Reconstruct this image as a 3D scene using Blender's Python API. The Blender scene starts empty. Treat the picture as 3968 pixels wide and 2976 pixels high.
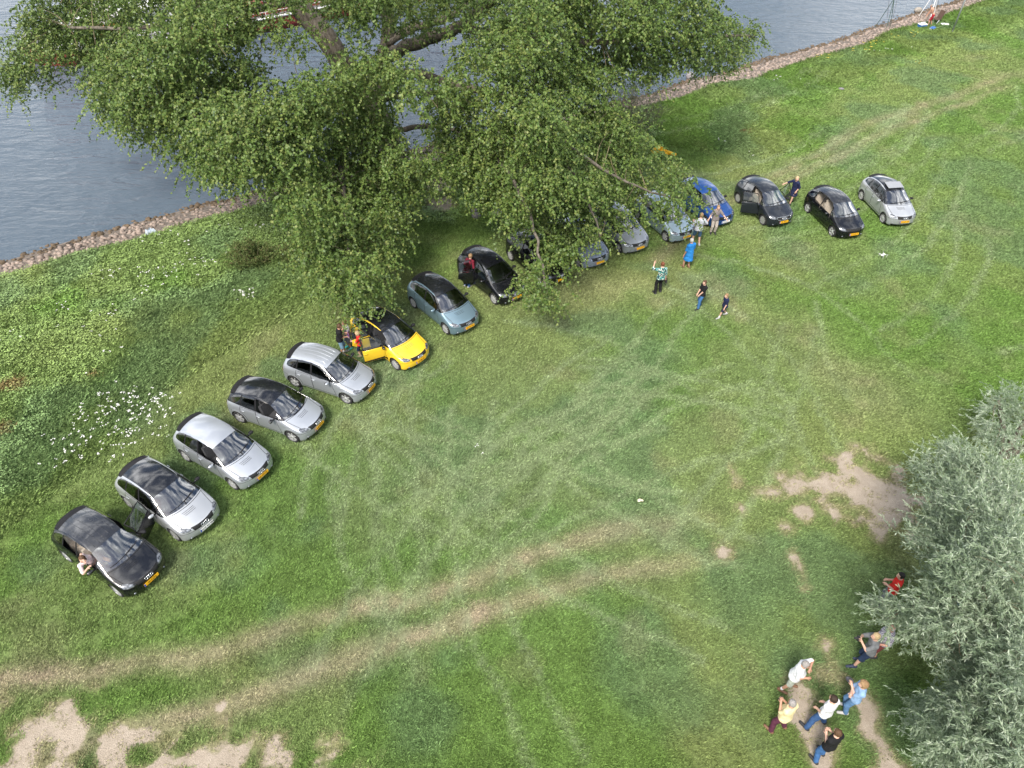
import bpy, math, random
import numpy as np
from mathutils import Matrix, Vector

# ---------------------------------------------------------------- camera, sky, sun, exposure
scene = bpy.context.scene
COL = scene.collection
R = math.radians

cam_data = bpy.data.cameras.new("camera")
cam = bpy.data.objects.new("camera", cam_data)
COL.objects.link(cam)
cam_data.sensor_fit = 'HORIZONTAL'
cam_data.sensor_width = 36.0
cam_data.lens = 36.0 * 2858.0 / 3968.0
cam_data.clip_start = 0.1
cam_data.clip_end = 5000.0
_p, _r = R(44.0), R(1.2)
_f = Vector((0, math.cos(_p), -math.sin(_p))); _u0 = Vector((0, math.sin(_p), math.cos(_p))); _x0 = Vector((1, 0, 0))
_x = _x0 * math.cos(_r) + _u0 * math.sin(_r)
_u = _u0 * math.cos(_r) - _x0 * math.sin(_r)
cam.matrix_world = Matrix(((_x.x, _u.x, -_f.x, 0), (_x.y, _u.y, -_f.y, 0), (_x.z, _u.z, -_f.z, 21.0), (0, 0, 0, 1)))
scene.camera = cam

SUN_AZ, SUN_EL = R(205.0), R(52.0)     # compass-style: direction the light comes from, measured from +Y towards +X
world = bpy.data.worlds.new("World"); scene.world = world
world.use_nodes = True
wn, wl = world.node_tree.nodes, world.node_tree.links
wn.clear()
w_out = wn.new("ShaderNodeOutputWorld"); w_bg = wn.new("ShaderNodeBackground")
sky = wn.new("ShaderNodeTexSky"); sky.sky_type = 'NISHITA'; sky.sun_disc = False
sky.sun_elevation = SUN_EL; sky.sun_rotation = SUN_AZ; sky.air_density = 1.0; sky.dust_density = 2.5; sky.altitude = 10
# broken cloud deck over the whole sky
tc = wn.new("ShaderNodeTexCoord"); mp = wn.new("ShaderNodeMapping"); mp.inputs['Scale'].default_value = (1, 1, 2.2)
cn = wn.new("ShaderNodeTexNoise"); cn.inputs['Scale'].default_value = 3.1; cn.inputs['Detail'].default_value = 9; cn.inputs['Roughness'].default_value = 0.58
cr = wn.new("ShaderNodeValToRGB"); cr.color_ramp.elements[0].position = 0.43; cr.color_ramp.elements[1].position = 0.56
cr2 = wn.new("ShaderNodeValToRGB"); cr2.color_ramp.elements[0].position = 0.53; cr2.color_ramp.elements[1].position = 0.68
cmix = wn.new("ShaderNodeMixRGB"); cmix.inputs[2].default_value = (9.0, 9.3, 9.8, 1)
cmix2 = wn.new("ShaderNodeMixRGB"); cmix2.inputs[2].default_value = (24.0, 24.1, 24.3, 1)
wl.new(tc.outputs['Generated'], mp.inputs[0]); wl.new(mp.outputs[0], cn.inputs['Vector'])
wl.new(cn.outputs['Fac'], cr.inputs[0]); wl.new(cr.outputs[0], cmix.inputs[0]); wl.new(cn.outputs['Fac'], cr2.inputs[0]); wl.new(cr2.outputs[0], cmix2.inputs[0])
wl.new(sky.outputs[0], cmix.inputs[1]); wl.new(cmix.outputs[0], cmix2.inputs[1]); wl.new(cmix2.outputs[0], w_bg.inputs[0])
w_bg.inputs[1].default_value = 0.056
wl.new(w_bg.outputs[0], w_out.inputs[0])

sun_data = bpy.data.lights.new("sun", 'SUN'); sun_data.energy = 1.9; sun_data.angle = R(16.0); sun_data.color = (1.0, 0.93, 0.83)
sun = bpy.data.objects.new("sun", sun_data); COL.objects.link(sun)
_sd = Vector((math.sin(SUN_AZ) * math.cos(SUN_EL), math.cos(SUN_AZ) * math.cos(SUN_EL), math.sin(SUN_EL)))
sun.rotation_euler = _sd.to_track_quat('Z', 'Y').to_euler()
sun.location = (0, 0, 60)

vs = scene.view_settings
vs.view_transform = 'Standard'; vs.look = 'None'; vs.exposure = 1.5; vs.gamma = 1.0; vs.use_curve_mapping = False
scene.cycles.max_bounces = 5; scene.cycles.transparent_max_bounces = 12
scene.cycles.diffuse_bounces = 2; scene.cycles.glossy_bounces = 2; scene.cycles.transmission_bounces = 3
scene.cycles.caustics_reflective = False; scene.cycles.caustics_refractive = False
scene.cycles.use_denoising = True; scene.cycles.use_adaptive_sampling = True; scene.cycles.adaptive_threshold = 0.012

rng = np.random.default_rng(7)
random.seed(7)
# ---------------------------------------------------------------- helpers
def tag(o, label=None, cat=None, group=None, kind=None):
    if label: o["label"] = label
    if cat: o["category"] = cat
    if group: o["group"] = group
    if kind: o["kind"] = kind
    return o

def link(o, parent=None):
    COL.objects.link(o)
    if parent is not None: o.parent = parent
    return o

def empty(name, loc=(0, 0, 0), rz=0.0):
    o = bpy.data.objects.new(name, None); o.empty_display_size = 0.3
    o.location = loc; o.rotation_euler = (0, 0, rz)
    return link(o)

def mesh_from(name, V, F, mats=(), smooth=True, mat_idx=None, quads=False):
    """V (n,3), F (m,3) or (m,4) numpy arrays -> mesh datablock"""
    me = bpy.data.meshes.new(name)
    V = np.asarray(V, np.float32).reshape(-1, 3); F = np.asarray(F, np.int32)
    k = F.shape[1] if F.ndim == 2 else 3
    me.vertices.add(len(V)); me.vertices.foreach_set("co", V.ravel())
    me.loops.add(F.size); me.loops.foreach_set("vertex_index", F.ravel())
    me.polygons.add(len(F))
    me.polygons.foreach_set("loop_start", np.arange(0, F.size, k, dtype=np.int32))
    if smooth: me.polygons.foreach_set("use_smooth", np.ones(len(F), bool))
    for m in mats: me.materials.append(m)
    if mat_idx is not None: me.polygons.foreach_set("material_index", np.asarray(mat_idx, np.int32))
    me.update(calc_edges=True)
    return me

def obj(name, me, parent=None, loc=None):
    o = bpy.data.objects.new(name, me)
    if loc is not None: o.location = loc
    return link(o, parent)

class MB:
    """mesh collector: boxes, tubes, lathes, loose polygons; quads/tris mixed"""
    def __init__(self): self.v = []; self.f = []; self.m = []; self.mi = 0
    def add(self, V, F):
        b = len(self.v); self.v += [tuple(map(float, p)) for p in V]
        for f in F: self.f.append(tuple(b + i for i in f)); self.m.append(self.mi)
    def box(self, c, s, rot=None, taper=1.0):
        x, y, z = s[0] / 2, s[1] / 2, s[2] / 2
        P = [(-x, -y, -z), (x, -y, -z), (x, y, -z), (-x, y, -z), (-x * taper, -y * taper, z), (x * taper, -y * taper, z), (x * taper, y * taper, z), (-x * taper, y * taper, z)]
        P = [Vector(p) for p in P]
        if rot is not None: P = [rot @ p for p in P]
        P = [p + Vector(c) for p in P]
        self.add(P, [(3, 2, 1, 0), (4, 5, 6, 7), (0, 1, 5, 4), (1, 2, 6, 5), (2, 3, 7, 6), (3, 0, 4, 7)])
    def tube(self, pts, r, n=8, caps=True):
        pts = [Vector(p) for p in pts]; rs = r if isinstance(r, (list, tuple)) else [r] * len(pts)
        V = []; F = []; prev = None
        for i, p in enumerate(pts):
            d = (pts[min(i + 1, len(pts) - 1)] - pts[max(i - 1, 0)])
            d = d.normalized() if d.length > 1e-9 else Vector((0, 0, 1))
            a = prev if prev is not None else (Vector((0, 0, 1)) if abs(d.z) < .9 else Vector((1, 0, 0)))
            a = (a - d * a.dot(d)).normalized(); b = d.cross(a); prev = a
            for k in range(n):
                t = 2 * math.pi * k / n; V.append(p + a * (math.cos(t) * rs[i]) + b * (math.sin(t) * rs[i]))
        for i in range(len(pts) - 1):
            for k in range(n):
                k2 = (k + 1) % n; F.append((i * n + k, i * n + k2, (i + 1) * n + k2, (i + 1) * n + k))
        if caps:
            F.append(tuple(range(n - 1, -1, -1))); F.append(tuple(range((len(pts) - 1) * n, len(pts) * n)))
        self.add(V, F)
    def lathe(self, prof, n=24, axis='y', c=(0, 0, 0)):
        """prof: (radius, height along axis)"""
        V = []; F = []
        for r, h in prof:
            for k in range(n):
                t = 2 * math.pi * k / n; a, b = r * math.cos(t), r * math.sin(t)
                p = (a, h, b) if axis == 'y' else ((a, b, h) if axis == 'z' else (h, a, b))
                V.append((p[0] + c[0], p[1] + c[1], p[2] + c[2]))
        for i in range(len(prof) - 1):
            for k in range(n):
                k2 = (k + 1) % n; F.append((i * n + k, i * n + k2, (i + 1) * n + k2, (i + 1) * n + k))
        self.add(V, F)
    def ball(self, c, s, n=10, m=6):
        V = [(c[0], c[1], c[2] - s[2])]; F = []
        for j in range(1, m):
            ph = -math.pi / 2 + math.pi * j / m
            for k in range(n):
                t = 2 * math.pi * k / n
                V.append((c[0] + s[0] * math.cos(ph) * math.cos(t), c[1] + s[1] * math.cos(ph) * math.sin(t), c[2] + s[2] * math.sin(ph)))
        V.append((c[0], c[1], c[2] + s[2])); L = len(V) - 1
        for k in range(n):
            k2 = (k + 1) % n
            F.append((0, 1 + k2, 1 + k)); F.append((L, L - n + k, L - n + k2))
            for j in range(m - 2): F.append((1 + j * n + k, 1 + j * n + k2, 1 + (j + 1) * n + k2, 1 + (j + 1) * n + k))
        self.add(V, F)
    def mesh(self, name, mats, smooth=False):
        me = bpy.data.meshes.new(name); me.from_pydata(self.v, [], self.f)
        for m in (mats if isinstance(mats, (list, tuple)) else [mats]): me.materials.append(m)
        me.polygons.foreach_set("material_index", np.array(self.m, np.int32))
        if smooth: me.polygons.foreach_set("use_smooth", np.ones(len(self.f), bool))
        me.update(); return me
    def build(self, name, mats, parent=None, loc=None, smooth=False):
        return obj(name, self.mesh(name, mats, smooth), parent, loc)

# --- value noise in numpy (terrain colour, placement)
_perm = np.random.default_rng(11).random((256, 256)).astype(np.float32)
def vnoise(x, y):
    xi = np.floor(x).astype(int); yi = np.floor(y).astype(int); fx = x - xi; fy = y - yi
    fx = fx * fx * (3 - 2 * fx); fy = fy * fy * (3 - 2 * fy)
    a = _perm[xi & 255, yi & 255]; b = _perm[(xi + 1) & 255, yi & 255]; c = _perm[xi & 255, (yi + 1) & 255]; d = _perm[(xi + 1) & 255, (yi + 1) & 255]
    return (a * (1 - fx) + b * fx) * (1 - fy) + (c * (1 - fx) + d * fx) * fy
def fbm(x, y, s=1.0, o=4, seed=0.0):
    x = np.asarray(x, float) / s + 17.3 + seed * 31.7; y = np.asarray(y, float) / s + 41.1 + seed * 13.9; t = 0; a = 0.5; n = 0
    for i in range(o):
        t = t + a * vnoise(x, y); n += a; a *= .5; x = x * 2.03 + 5.1; y = y * 2.03 + 9.7
    return t / n
def sstep(a, b, x):
    t = np.clip((np.asarray(x, float) - a) / (b - a), 0, 1); return t * t * (3 - 2 * t)

def poly_dist(x, y, pts):
    """unsigned distance to an open polyline and the signed side (left of travel = +)"""
    x = np.asarray(x, float); y = np.asarray(y, float); best = np.full(x.shape, 1e9); side = np.zeros(x.shape); tt = np.zeros(x.shape)
    for i, ((x0, y0), (x1, y1)) in enumerate(zip(pts[:-1], pts[1:])):
        dx, dy = x1 - x0, y1 - y0; L = dx * dx + dy * dy
        t = np.clip(((x - x0) * dx + (y - y0) * dy) / L, 0, 1)
        ex, ey = x - x0 - t * dx, y - y0 - t * dy; d = np.hypot(ex, ey); c = dx * (y - y0) - dy * (x - x0)
        k = d < best; best = np.where(k, d, best); side = np.where(k, np.sign(c), side); tt = np.where(k, i + t, tt)
    return best, side, tt
def poly_sdf(x, y, pts):
    """signed distance to a closed polygon (negative inside)"""
    x = np.asarray(x, float); y = np.asarray(y, float); best = np.full(x.shape, 1e9); ins = np.zeros(x.shape, bool); n = len(pts)
    for i in range(n):
        x0, y0 = pts[i]; x1, y1 = pts[(i + 1) % n]; dx, dy = x1 - x0, y1 - y0
        t = np.clip(((x - x0) * dx + (y - y0) * dy) / (dx * dx + dy * dy + 1e-12), 0, 1)
        best = np.minimum(best, np.hypot(x - x0 - t * dx, y - y0 - t * dy))
        if abs(dy) > 1e-12:
            c = ((y0 > y) != (y1 > y)) & (x < dx * (y - y0) / dy + x0); ins ^= c
    return np.where(ins, -best, best)
def spline(pts, n=8, closed=False):
    P = [np.array(p, float) for p in pts]; out = []; N = len(P)
    for i in range(N if closed else N - 1):
        if closed: a, b, c, d = P[i - 1], P[i], P[(i + 1) % N], P[(i + 2) % N]
        else: a, b, c, d = P[max(i - 1, 0)], P[i], P[i + 1], P[min(i + 2, N - 1)]
        for k in range(n):
            t = k / n; out.append(.5 * ((2 * b) + (c - a) * t + (2 * a - 5 * b + 4 * c - d) * t * t + (3 * b - a - 3 * c + d) * t ** 3))
    if not closed: out.append(P[-1])
    return [tuple(p) for p in out]

# --- implicit surfaces: surface nets + Newton projection
def smax(a, b, k): h = np.clip(.5 + .5 * (a - b) / k, 0, 1); return b + (a - b) * h + k * h * (1 - h)
def smin(a, b, k): return -smax(-a, -b, k)
def surface_nets(fn, lo, hi, h, newton=2):
    lo = np.array(lo, float); n = np.ceil((np.array(hi) - lo) / h).astype(int) + 1
    X, Y, Z = np.meshgrid(*[lo[i] + h * np.arange(n[i]) for i in range(3)], indexing='ij')
    F = fn(X, Y, Z); S = F < 0
    cs = [(i, j, k) for i in (0, 1) for j in (0, 1) for k in (0, 1)]
    def sl(A, c): return A[c[0]:n[0] - 1 + c[0], c[1]:n[1] - 1 + c[1], c[2]:n[2] - 1 + c[2]]
    cnt = sum(sl(S, c).astype(np.int8) for c in cs); act = (cnt > 0) & (cnt < 8)
    idx = -np.ones(act.shape, int); I = np.argwhere(act); idx[act] = np.arange(len(I))
    acc = np.zeros((len(I), 3)); num = np.zeros(len(I))
    fv = {c: sl(F, c)[act] for c in cs}
    for a in cs:
        for ax in range(3):
            if a[ax] == 0:
                b = list(a); b[ax] = 1; b = tuple(b); fa, fb = fv[a], fv[b]; m = (fa < 0) != (fb < 0)
                t = np.where(m, fa / np.where(m, fa - fb, 1), 0); p = np.tile(np.array(a, float), (len(I), 1)); p[:, ax] = t
                acc += p * m[:, None]; num += m
    V = lo + h * (I + acc / num[:, None]); Q = []
    for ax in range(3):
        u, v = [(1, 2), (2, 0), (0, 1)][ax]
        A = S; B = np.roll(S, -1, ax); m = A != B
        s = [slice(None)] * 3; s[ax] = slice(0, n[ax] - 1); s[u] = slice(1, n[u] - 1); s[v] = slice(1, n[v] - 1)
        off = np.array([x.start or 0 for x in s]); P = np.argwhere(m[tuple(s)]) + off; ins = A[tuple(P.T)]
        def g(du, dv):
            q = P.copy(); q[:, u] -= du; q[:, v] -= dv; return idx[tuple(q.T)]
        q = np.stack([g(1, 1), g(0, 1), g(0, 0), g(1, 0)], 1); q[~ins] = q[~ins][:, ::-1]; Q.append(q)
    Q = np.concatenate(Q); Q = Q[(Q >= 0).all(1)]
    e = h * .02
    for _ in range(newton):
        f0 = fn(V[:, 0], V[:, 1], V[:, 2])
        G = np.stack([fn(V[:, 0] + (e if i == 0 else 0), V[:, 1] + (e if i == 1 else 0), V[:, 2] + (e if i == 2 else 0)) - f0 for i in range(3)], 1) / e
        V = V - np.clip(f0 / np.maximum((G * G).sum(1), .2), -h * .6, h * .6)[:, None] * G
    return V, Q
def tris(Q): return np.concatenate([Q[:, [0, 1, 2]], Q[:, [0, 2, 3]]])
def cut(V, T, fn):
    """split triangles along fn(V)=0"""
    g = fn(V[:, 0], V[:, 1], V[:, 2]); g = np.where(np.abs(g) < 1e-6, 1e-6, g)
    s = g[T] > 0; k = s.sum(1); mix = (k == 1) | (k == 2)
    if not mix.any(): return V, T
    keep = T[~mix]; M = T[mix]; sm = s[mix]; odd = np.where(sm.sum(1) == 1, sm.argmax(1), (~sm).argmax(1))
    r = np.arange(len(M)); a = M[r, odd]; b = M[r, (odd + 1) % 3]; c = M[r, (odd + 2) % 3]
    N = len(V); E = np.concatenate([np.stack([a, b], 1), np.stack([a, c], 1)]); Es = np.sort(E, 1)
    key = Es[:, 0] * N + Es[:, 1]; uk, inv = np.unique(key, return_inverse=True); p, q = uk // N, uk % N
    t = (g[p] / (g[p] - g[q]))[:, None]; NV = V[p] + (V[q] - V[p]) * t
    ab = N + inv[:len(M)]; ac = N + inv[len(M):]
    T2 = np.concatenate([keep, np.stack([a, ab, ac], 1), np.stack([ab, b, c], 1), np.stack([ab, c, ac], 1)])
    return np.concatenate([V, NV]), T2
def sub(V, T, mask):
    t = T[mask]; u, inv = np.unique(t, return_inverse=True); return V[u], inv.reshape(-1, 3)

# --- materials
MATS = {}
def mat(name, color=(.5, .5, .5), rough=.6, metal=0.0, spec=.5, coat=0.0, noise=0.0, nscale=6.0, bump=0.0, bscale=40.0, nmix=None):
    if name in MATS: return MATS[name]
    m = bpy.data.materials.new(name); m.use_nodes = True; nt = m.node_tree; b = nt.nodes["Principled BSDF"]
    b.inputs['Base Color'].default_value = (*color, 1); b.inputs['Roughness'].default_value = rough; b.inputs['Metallic'].default_value = metal
    b.inputs['Specular IOR Level'].default_value = spec; b.inputs['Coat Weight'].default_value = coat; b.inputs['Coat Roughness'].default_value = .05
    if noise or bump:
        tcn = nt.nodes.new("ShaderNodeTexCoord")
    if noise:
        n = nt.nodes.new("ShaderNodeTexNoise"); n.inputs['Scale'].default_value = nscale; n.inputs['Detail'].default_value = 5
        rp = nt.nodes.new("ShaderNodeMapRange"); rp.inputs[1].default_value = .3; rp.inputs[2].default_value = .7
        mx = nt.nodes.new("ShaderNodeMixRGB"); c2 = nmix or tuple(max(0, v * (1 - noise)) for v in color); c1 = color if nmix else tuple(min(1, v * (1 + noise * .6)) for v in color)
        mx.inputs[1].default_value = (*c1, 1); mx.inputs[2].default_value = (*c2, 1)
        nt.links.new(tcn.outputs['Object'], n.inputs['Vector']); nt.links.new(n.outputs['Fac'], rp.inputs[0]); nt.links.new(rp.outputs[0], mx.inputs[0]); nt.links.new(mx.outputs[0], b.inputs['Base Color'])
    if bump:
        n2 = nt.nodes.new("ShaderNodeTexNoise"); n2.inputs['Scale'].default_value = bscale; n2.inputs['Detail'].default_value = 4
        bp = nt.nodes.new("ShaderNodeBump"); bp.inputs['Strength'].default_value = bump; bp.inputs['Distance'].default_value = .02
        nt.links.new(tcn.outputs['Object'], n2.inputs['Vector']); nt.links.new(n2.outputs['Fac'], bp.inputs['Height']); nt.links.new(bp.outputs[0], b.inputs['Normal'])
    MATS[name] = m; return m
# ---------------------------------------------------------------- terrain: meadow, bank, river
WATER_Z = -1.3
SHORE = [(-330, -140), (-60, 10), (-26.56, 31.4), (-24.94, 32.75), (-22.81, 34.33), (-20.92, 35.59), (-18.79, 37.02), (-16.5, 38.32), (-14.65, 39.66), (-6.91, 44.81), (9.79, 54.36), (12.5, 56.9), (15.25, 58.2), (17.6, 59.94), (19.89, 61.81), (23.31, 63.94), (25.97, 65.52), (28.54, 67.65), (32.59, 70.78), (36.8, 74.12), (41.5, 77.34), (60, 92), (120, 140), (420, 380)]  # visible stretch, like the ground outlines below, unprojected from image pixels
TURF = [(-60, 8), (-24.96, 29.15), (-23.16, 30.15), (-22.03, 31.07), (-19.85, 31.93), (-18.63, 32.99), (-16.76, 34.28), (-14.92, 35.4), (-13.41, 36.2), (-5.65, 40.47), (9.12, 50.0), (11.06, 51.07), (14.28, 53.98), (17.55, 54.58), (19.28, 56.41), (21.05, 57.62), (24.37, 60.12), (28.38, 62.53), (32.09, 66.73), (35.79, 68.3), (42.85, 74.25), (60, 88), (120, 136)]
RUTS = [([(-15.99, 8.26), (-14.35, 8.82), (-11.41, 9.7), (-8.19, 10.27), (-5.59, 11.07), (-2.86, 12.0), (0.04, 13.07), (3.14, 14.39), (5.76, 15.12), (8.6, 15.9)], .42, .95),
        ([(-12.29, 7.24), (-9.72, 8.02), (-7.25, 8.84), (-4.69, 9.99), (-2.05, 11.07), (0.78, 12.08), (3.8, 13.07), (6.15, 13.6), (8.4, 14.2)], .40, .95),
        ([(7.13, 30.93), (11.32, 35.96), (15.99, 40.34), (21.74, 45.46), (28.1, 50.35), (37.67, 56.15), (47.12, 61.35)], .5, .55),
        ([(15.3, 38.67), (19.2, 41.91), (25.26, 46.97), (31.7, 51.3), (41.28, 57.23)], .35, .55),
        ([(0.43, 28.39), (3.69, 27.78), (8.49, 27.94), (11.94, 26.0), (13.54, 22.98), (15.7, 20.87), (17.65, 18.95)], 1.6, .30)]
FAINT = [[(-3.57, 15.57), (-1.69, 16.64), (0.3, 17.78), (3.29, 18.79), (6.03, 19.46)], [(-5.86, 19.74), (-3.45, 17.46), (-1.6, 15.22)], [(-4.51, 19.04), (-1.8, 18.41), (1.36, 19.21), (4.15, 20.53)],
         [(-0.87, 13.04), (0.8, 14.9), (2.18, 17.61), (3.63, 21.04)], [(-3.75, 20.3), (1.67, 17.6), (6.54, 16.03)], [(-7.93, 18.47), (-4.89, 15.73), (-1.52, 13.91)], [(8.99, 31.0), (13.26, 29.59), (15.53, 26.12), (16.88, 22.52)],
         [(14.01, 27.43), (13.29, 24.15), (13.8, 21.34)], [(-0.18, 25.6), (3.88, 24.47), (7.47, 21.68)], [(-4.03, 15.36), (-0.86, 16.66), (2.57, 18.53)], [(0.03, 13.59), (4.97, 16.61), (10.57, 18.99)]]
_rf = np.random.default_rng(40)
for _ in range(15):
    cx0, cy0 = _rf.uniform(-6, 12), _rf.uniform(12, 27); a = _rf.uniform(0, 3.14); L0 = _rf.uniform(4, 9); bend = _rf.uniform(-.25, .25)
    pts = [(cx0 + math.cos(a + bend * t) * L0 * t, cy0 + math.sin(a + bend * t) * L0 * t) for t in (-1, -.5, 0, .5, 1)]; FAINT.append(pts)
    FAINT.append([(x - math.sin(a) * 1.42, y + math.cos(a) * 1.42) for x, y in pts])
for _ in range(9):
    cx0, cy0 = _rf.uniform(14, 34), _rf.uniform(26, 52); a = _rf.uniform(.5, .9); L0 = _rf.uniform(5, 10)
    pts = [(cx0 + math.cos(a + .15 * t) * L0 * t, cy0 + math.sin(a + .15 * t) * L0 * t) for t in (-1, -.5, 0, .5, 1)]; FAINT.append(pts); FAINT.append([(x - math.sin(a) * 1.42, y + math.cos(a) * 1.42) for x, y in pts])
BARE = [[(-18, 7.2), (-14.38, 7.43), (-13.76, 7.69), (-12.93, 8.33), (-12.07, 8.73), (-10.5, 8.38), (-9.45, 8.34), (-8.61, 8.16), (-7.0, 7.89), (-5.9, 7.6), (-4.6, 6.9), (-7.02, 6.2), (-13.65, 5.0), (-18, 5)],
        [(9.0, 16.9), (9.6, 17.3), (11.48, 17.5), (13.17, 18.25), (14.37, 17.72), (14.82, 16.87), (15.83, 16.27), (15.33, 15.46), (13.75, 15.13), (12.82, 15.2), (11.84, 15.67), (10.9, 16.35)]]
PATHS = [([(9.43, 10.88), (9.57, 10.15), (9.70, 9.66)], .15), ([(8.50, 9.35), (8.60, 8.6), (8.64, 7.65), (8.75, 6.3)], .30), ([(10.09, 9.2), (10.1, 8.42), (10.27, 7.81), (10.4, 6.8)], .26), ([(9.36, 14.83), (9.76, 13.65), (9.46, 12.28), (9.43, 10.88)], -.22)]
SPOTS = [(7.12, 13.89, .30), (8.16, 15.67, .16), (9.54, 14.93, .2), (-4.03, 35.83, .8), (-4.4, 38.2, .9), (10.3, 15.6, .35), (9.2, 9.75, .2)]

def inland(x, y):
    d, s, _ = poly_dist(x, y, SHORE); return -s * d
def ground_z(x, y, s=None):
    x = np.asarray(x, float); y = np.asarray(y, float)
    if s is None: s = inland(x, y)
    z = np.where(s < 0, WATER_Z - .05 + np.maximum(s * .3, -3.0), WATER_Z - .05 + 1.0 * np.minimum(s, 4.2) / 4.2 + .35 * sstep(4.2, 9, s))
    return z + sstep(5, 12, s) * (.10 * (fbm(x, y, 9, 3, 2) - .5) + .0)
def gz(x, y): return float(ground_z(np.array([x]), np.array([y]))[0])

def near_dist(x, y, p):
    xs = [q[0] for q in p]; ys = [q[1] for q in p]; d = np.full(x.shape, 9.0); k = (x > min(xs) - 1) & (x < max(xs) + 1) & (y > min(ys) - 1) & (y < max(ys) + 1)
    if k.any(): d[k] = poly_dist(x[k], y[k], spline(p, 2))[0]
    return d
def ground_fields(x, y, s):
    """colour (n,3), bare 0..1, tall 0..1 for the turf at x, y"""
    n1 = fbm(x, y, 6, 4, 1); n2 = fbm(x, y, 1.6, 4, 2); n3 = fbm(x, y, 14, 3, 3); n4 = fbm(x, y, .5, 3, 4)
    ddry = np.zeros(x.shape); faint = np.zeros(x.shape)
    wx = x + 1.0 * (fbm(x, y, 3, 3, 7) - .5); wyy = y + 1.0 * (fbm(x, y, 3, 3, 8) - .5)
    for p, w, a in RUTS:
        sp_ = spline(p, 4); d, _, tt = poly_dist(wx, wyy, sp_); ddry = np.maximum(ddry, a * (1 - sstep(.72, 1.0, tt / (len(sp_) - 1))) * np.exp(-(d / w) ** 2) * np.clip(.50 + .75 * n2 + .6 * (n4 - .5), 0, 1.15))
    for p in FAINT:
        d = near_dist(wx, wyy, p); faint = np.maximum(faint, np.exp(-(d / .12) ** 2) * np.clip(2.2 * n1 - .2, .1, 1))
    bare = np.full(x.shape, -9.0)
    for p, ka, kb, kc in zip(BARE, (1.0, 1.35), (.60, .52), (6.0, 4.6)): bare = np.maximum(bare, -poly_sdf(x + .8 * (n2 - .5), y + .8 * (n4 - .5), p) * ka + (fbm(x, y, .62, 4, 5) - kb) * kc)
    for p, w in PATHS:
        d, _, _ = poly_dist(x + 1.0 * (n2 - .5), y + .8 * (n4 - .5), spline(p, 3)); bare = np.maximum(bare, (w - d) * 3.0 + (n4 - .5) * 3.4 + (n2 - .5) * 3.6)
    for sx, sy, r in SPOTS: bare = np.maximum(bare, (r - np.hypot(x - sx + .3 * (n4 - .5), y - sy + .3 * (n2 - .5))) * 4)
    bare = np.clip(bare * .5 + .5, 0, 1)
    # tall meadow: left of the car row and the strip by the bank
    meadow = [(-70, 20), (-30.57, 10.6), (-17.05, 13.0), (-15.82, 15.45), (-14.59, 18.05), (-13.45, 20.79), (-11.99, 22.77), (-10.05, 25.28), (-8.2, 28.1), (-8.0, 32.44), (-5.76, 37.34), (-4.76, 60), (-70, 60)]
    tall = np.maximum(1 - sstep(-1.2, .4, poly_sdf(x + 1.6 * (n1 - .5), y, meadow)), (1 - sstep(2.5, 7.0, s - 4.3 + 3 * (n1 - .5))) * (x > 6))
    tall = np.maximum(tall, 1 - sstep(2.0, 5.5, np.hypot((x - 14) * .6, y - 46) + 2 * (n1 - .5)))
    # palette (albedo)
    lush = np.array([.122, .216, .046]); mid = np.array([.168, .236, .078]); yel = np.array([.222, .262, .094]); dry = np.array([.345, .280, .200]); blue = np.array([.122, .198, .090])
    def mixc(a, b, t): return a * (1 - t[:, None]) + b * t[:, None]
    # right half is fresher, the trampled centre is olive
    fresh = sstep(9, 20, x - .12 * y + 5 * (n3 - .5)) * (1 - .6 * sstep(40, 60, y)) 
    c = mixc(np.tile(mid, (len(x), 1)), yel, np.clip(sstep(.42, .68, n1) * .6, 0, 1))
    c = mixc(c, lush, np.clip(sstep(.50, .66, fbm(x, y, 4.5, 4, 9)) * .8 + fresh * .45 + tall * .18, 0, .92))
    c = mixc(c, blue, np.clip(sstep(.52, .70, fbm(x, y, 3.2, 3, 12)) * .6 + .55 * np.exp(-((x - 1) / 8) ** 2 - ((y - 18) / 6) ** 2), 0, .8))
    c = mixc(c, dry, np.clip(ddry * .80 + sstep(.60, .75, n2) * .16 * (1 - tall), 0, .9))
    c = mixc(c, np.array([.255, .320, .170]), np.clip(faint, 0, 1) * .75)
    c = mixc(c, np.array([.30, .27, .155]), np.clip(sstep(.12, .5, bare) * .8, 0, 1))
    brown = np.array([.16, .075, .04])
    for bx, by, r in ((-20.2, 21.0, .9), (-19.5, 18.6, .7), (-20.9, 19.4, .6), (-17.2, 21.6, .3), (14.5, 45.3, .5)):
        c = mixc(c, brown, np.clip((1 - sstep(.3, 1.0, np.hypot(x - bx, (y - by) * 1.4) / r + (n4 - .5))) * .75, 0, 1))
    c = c * (.80 + .42 * n4)[:, None]
    return c, bare, tall, ddry

def axis(lo, hi, h, far, k=1.35):
    a = list(np.arange(lo, hi + h, h)); s = h
    L = [lo]; 
    while L[-1] > -far: s *= k; L.append(L[-1] - s)
    s = h; U = [a[-1]]
    while U[-1] < far: s *= k; U.append(U[-1] + s)
    return np.array(L[:0:-1] + a + U[1:])
gxs = axis(-48, 56, .24, 1600); gys = axis(2, 84, .24, 1600)
GX, GY = np.meshgrid(gxs, gys, indexing='ij'); gx = GX.ravel(); gy = GY.ravel()
gs = inland(gx, gy); gzv = ground_z(gx, gy, gs); gc, gb, gt, gd = ground_fields(gx, gy, gs)
ny = len(gys); ii, jj = np.meshgrid(np.arange(len(gxs) - 1), np.arange(ny - 1), indexing='ij'); q0 = (ii * ny + jj).ravel()

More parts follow.
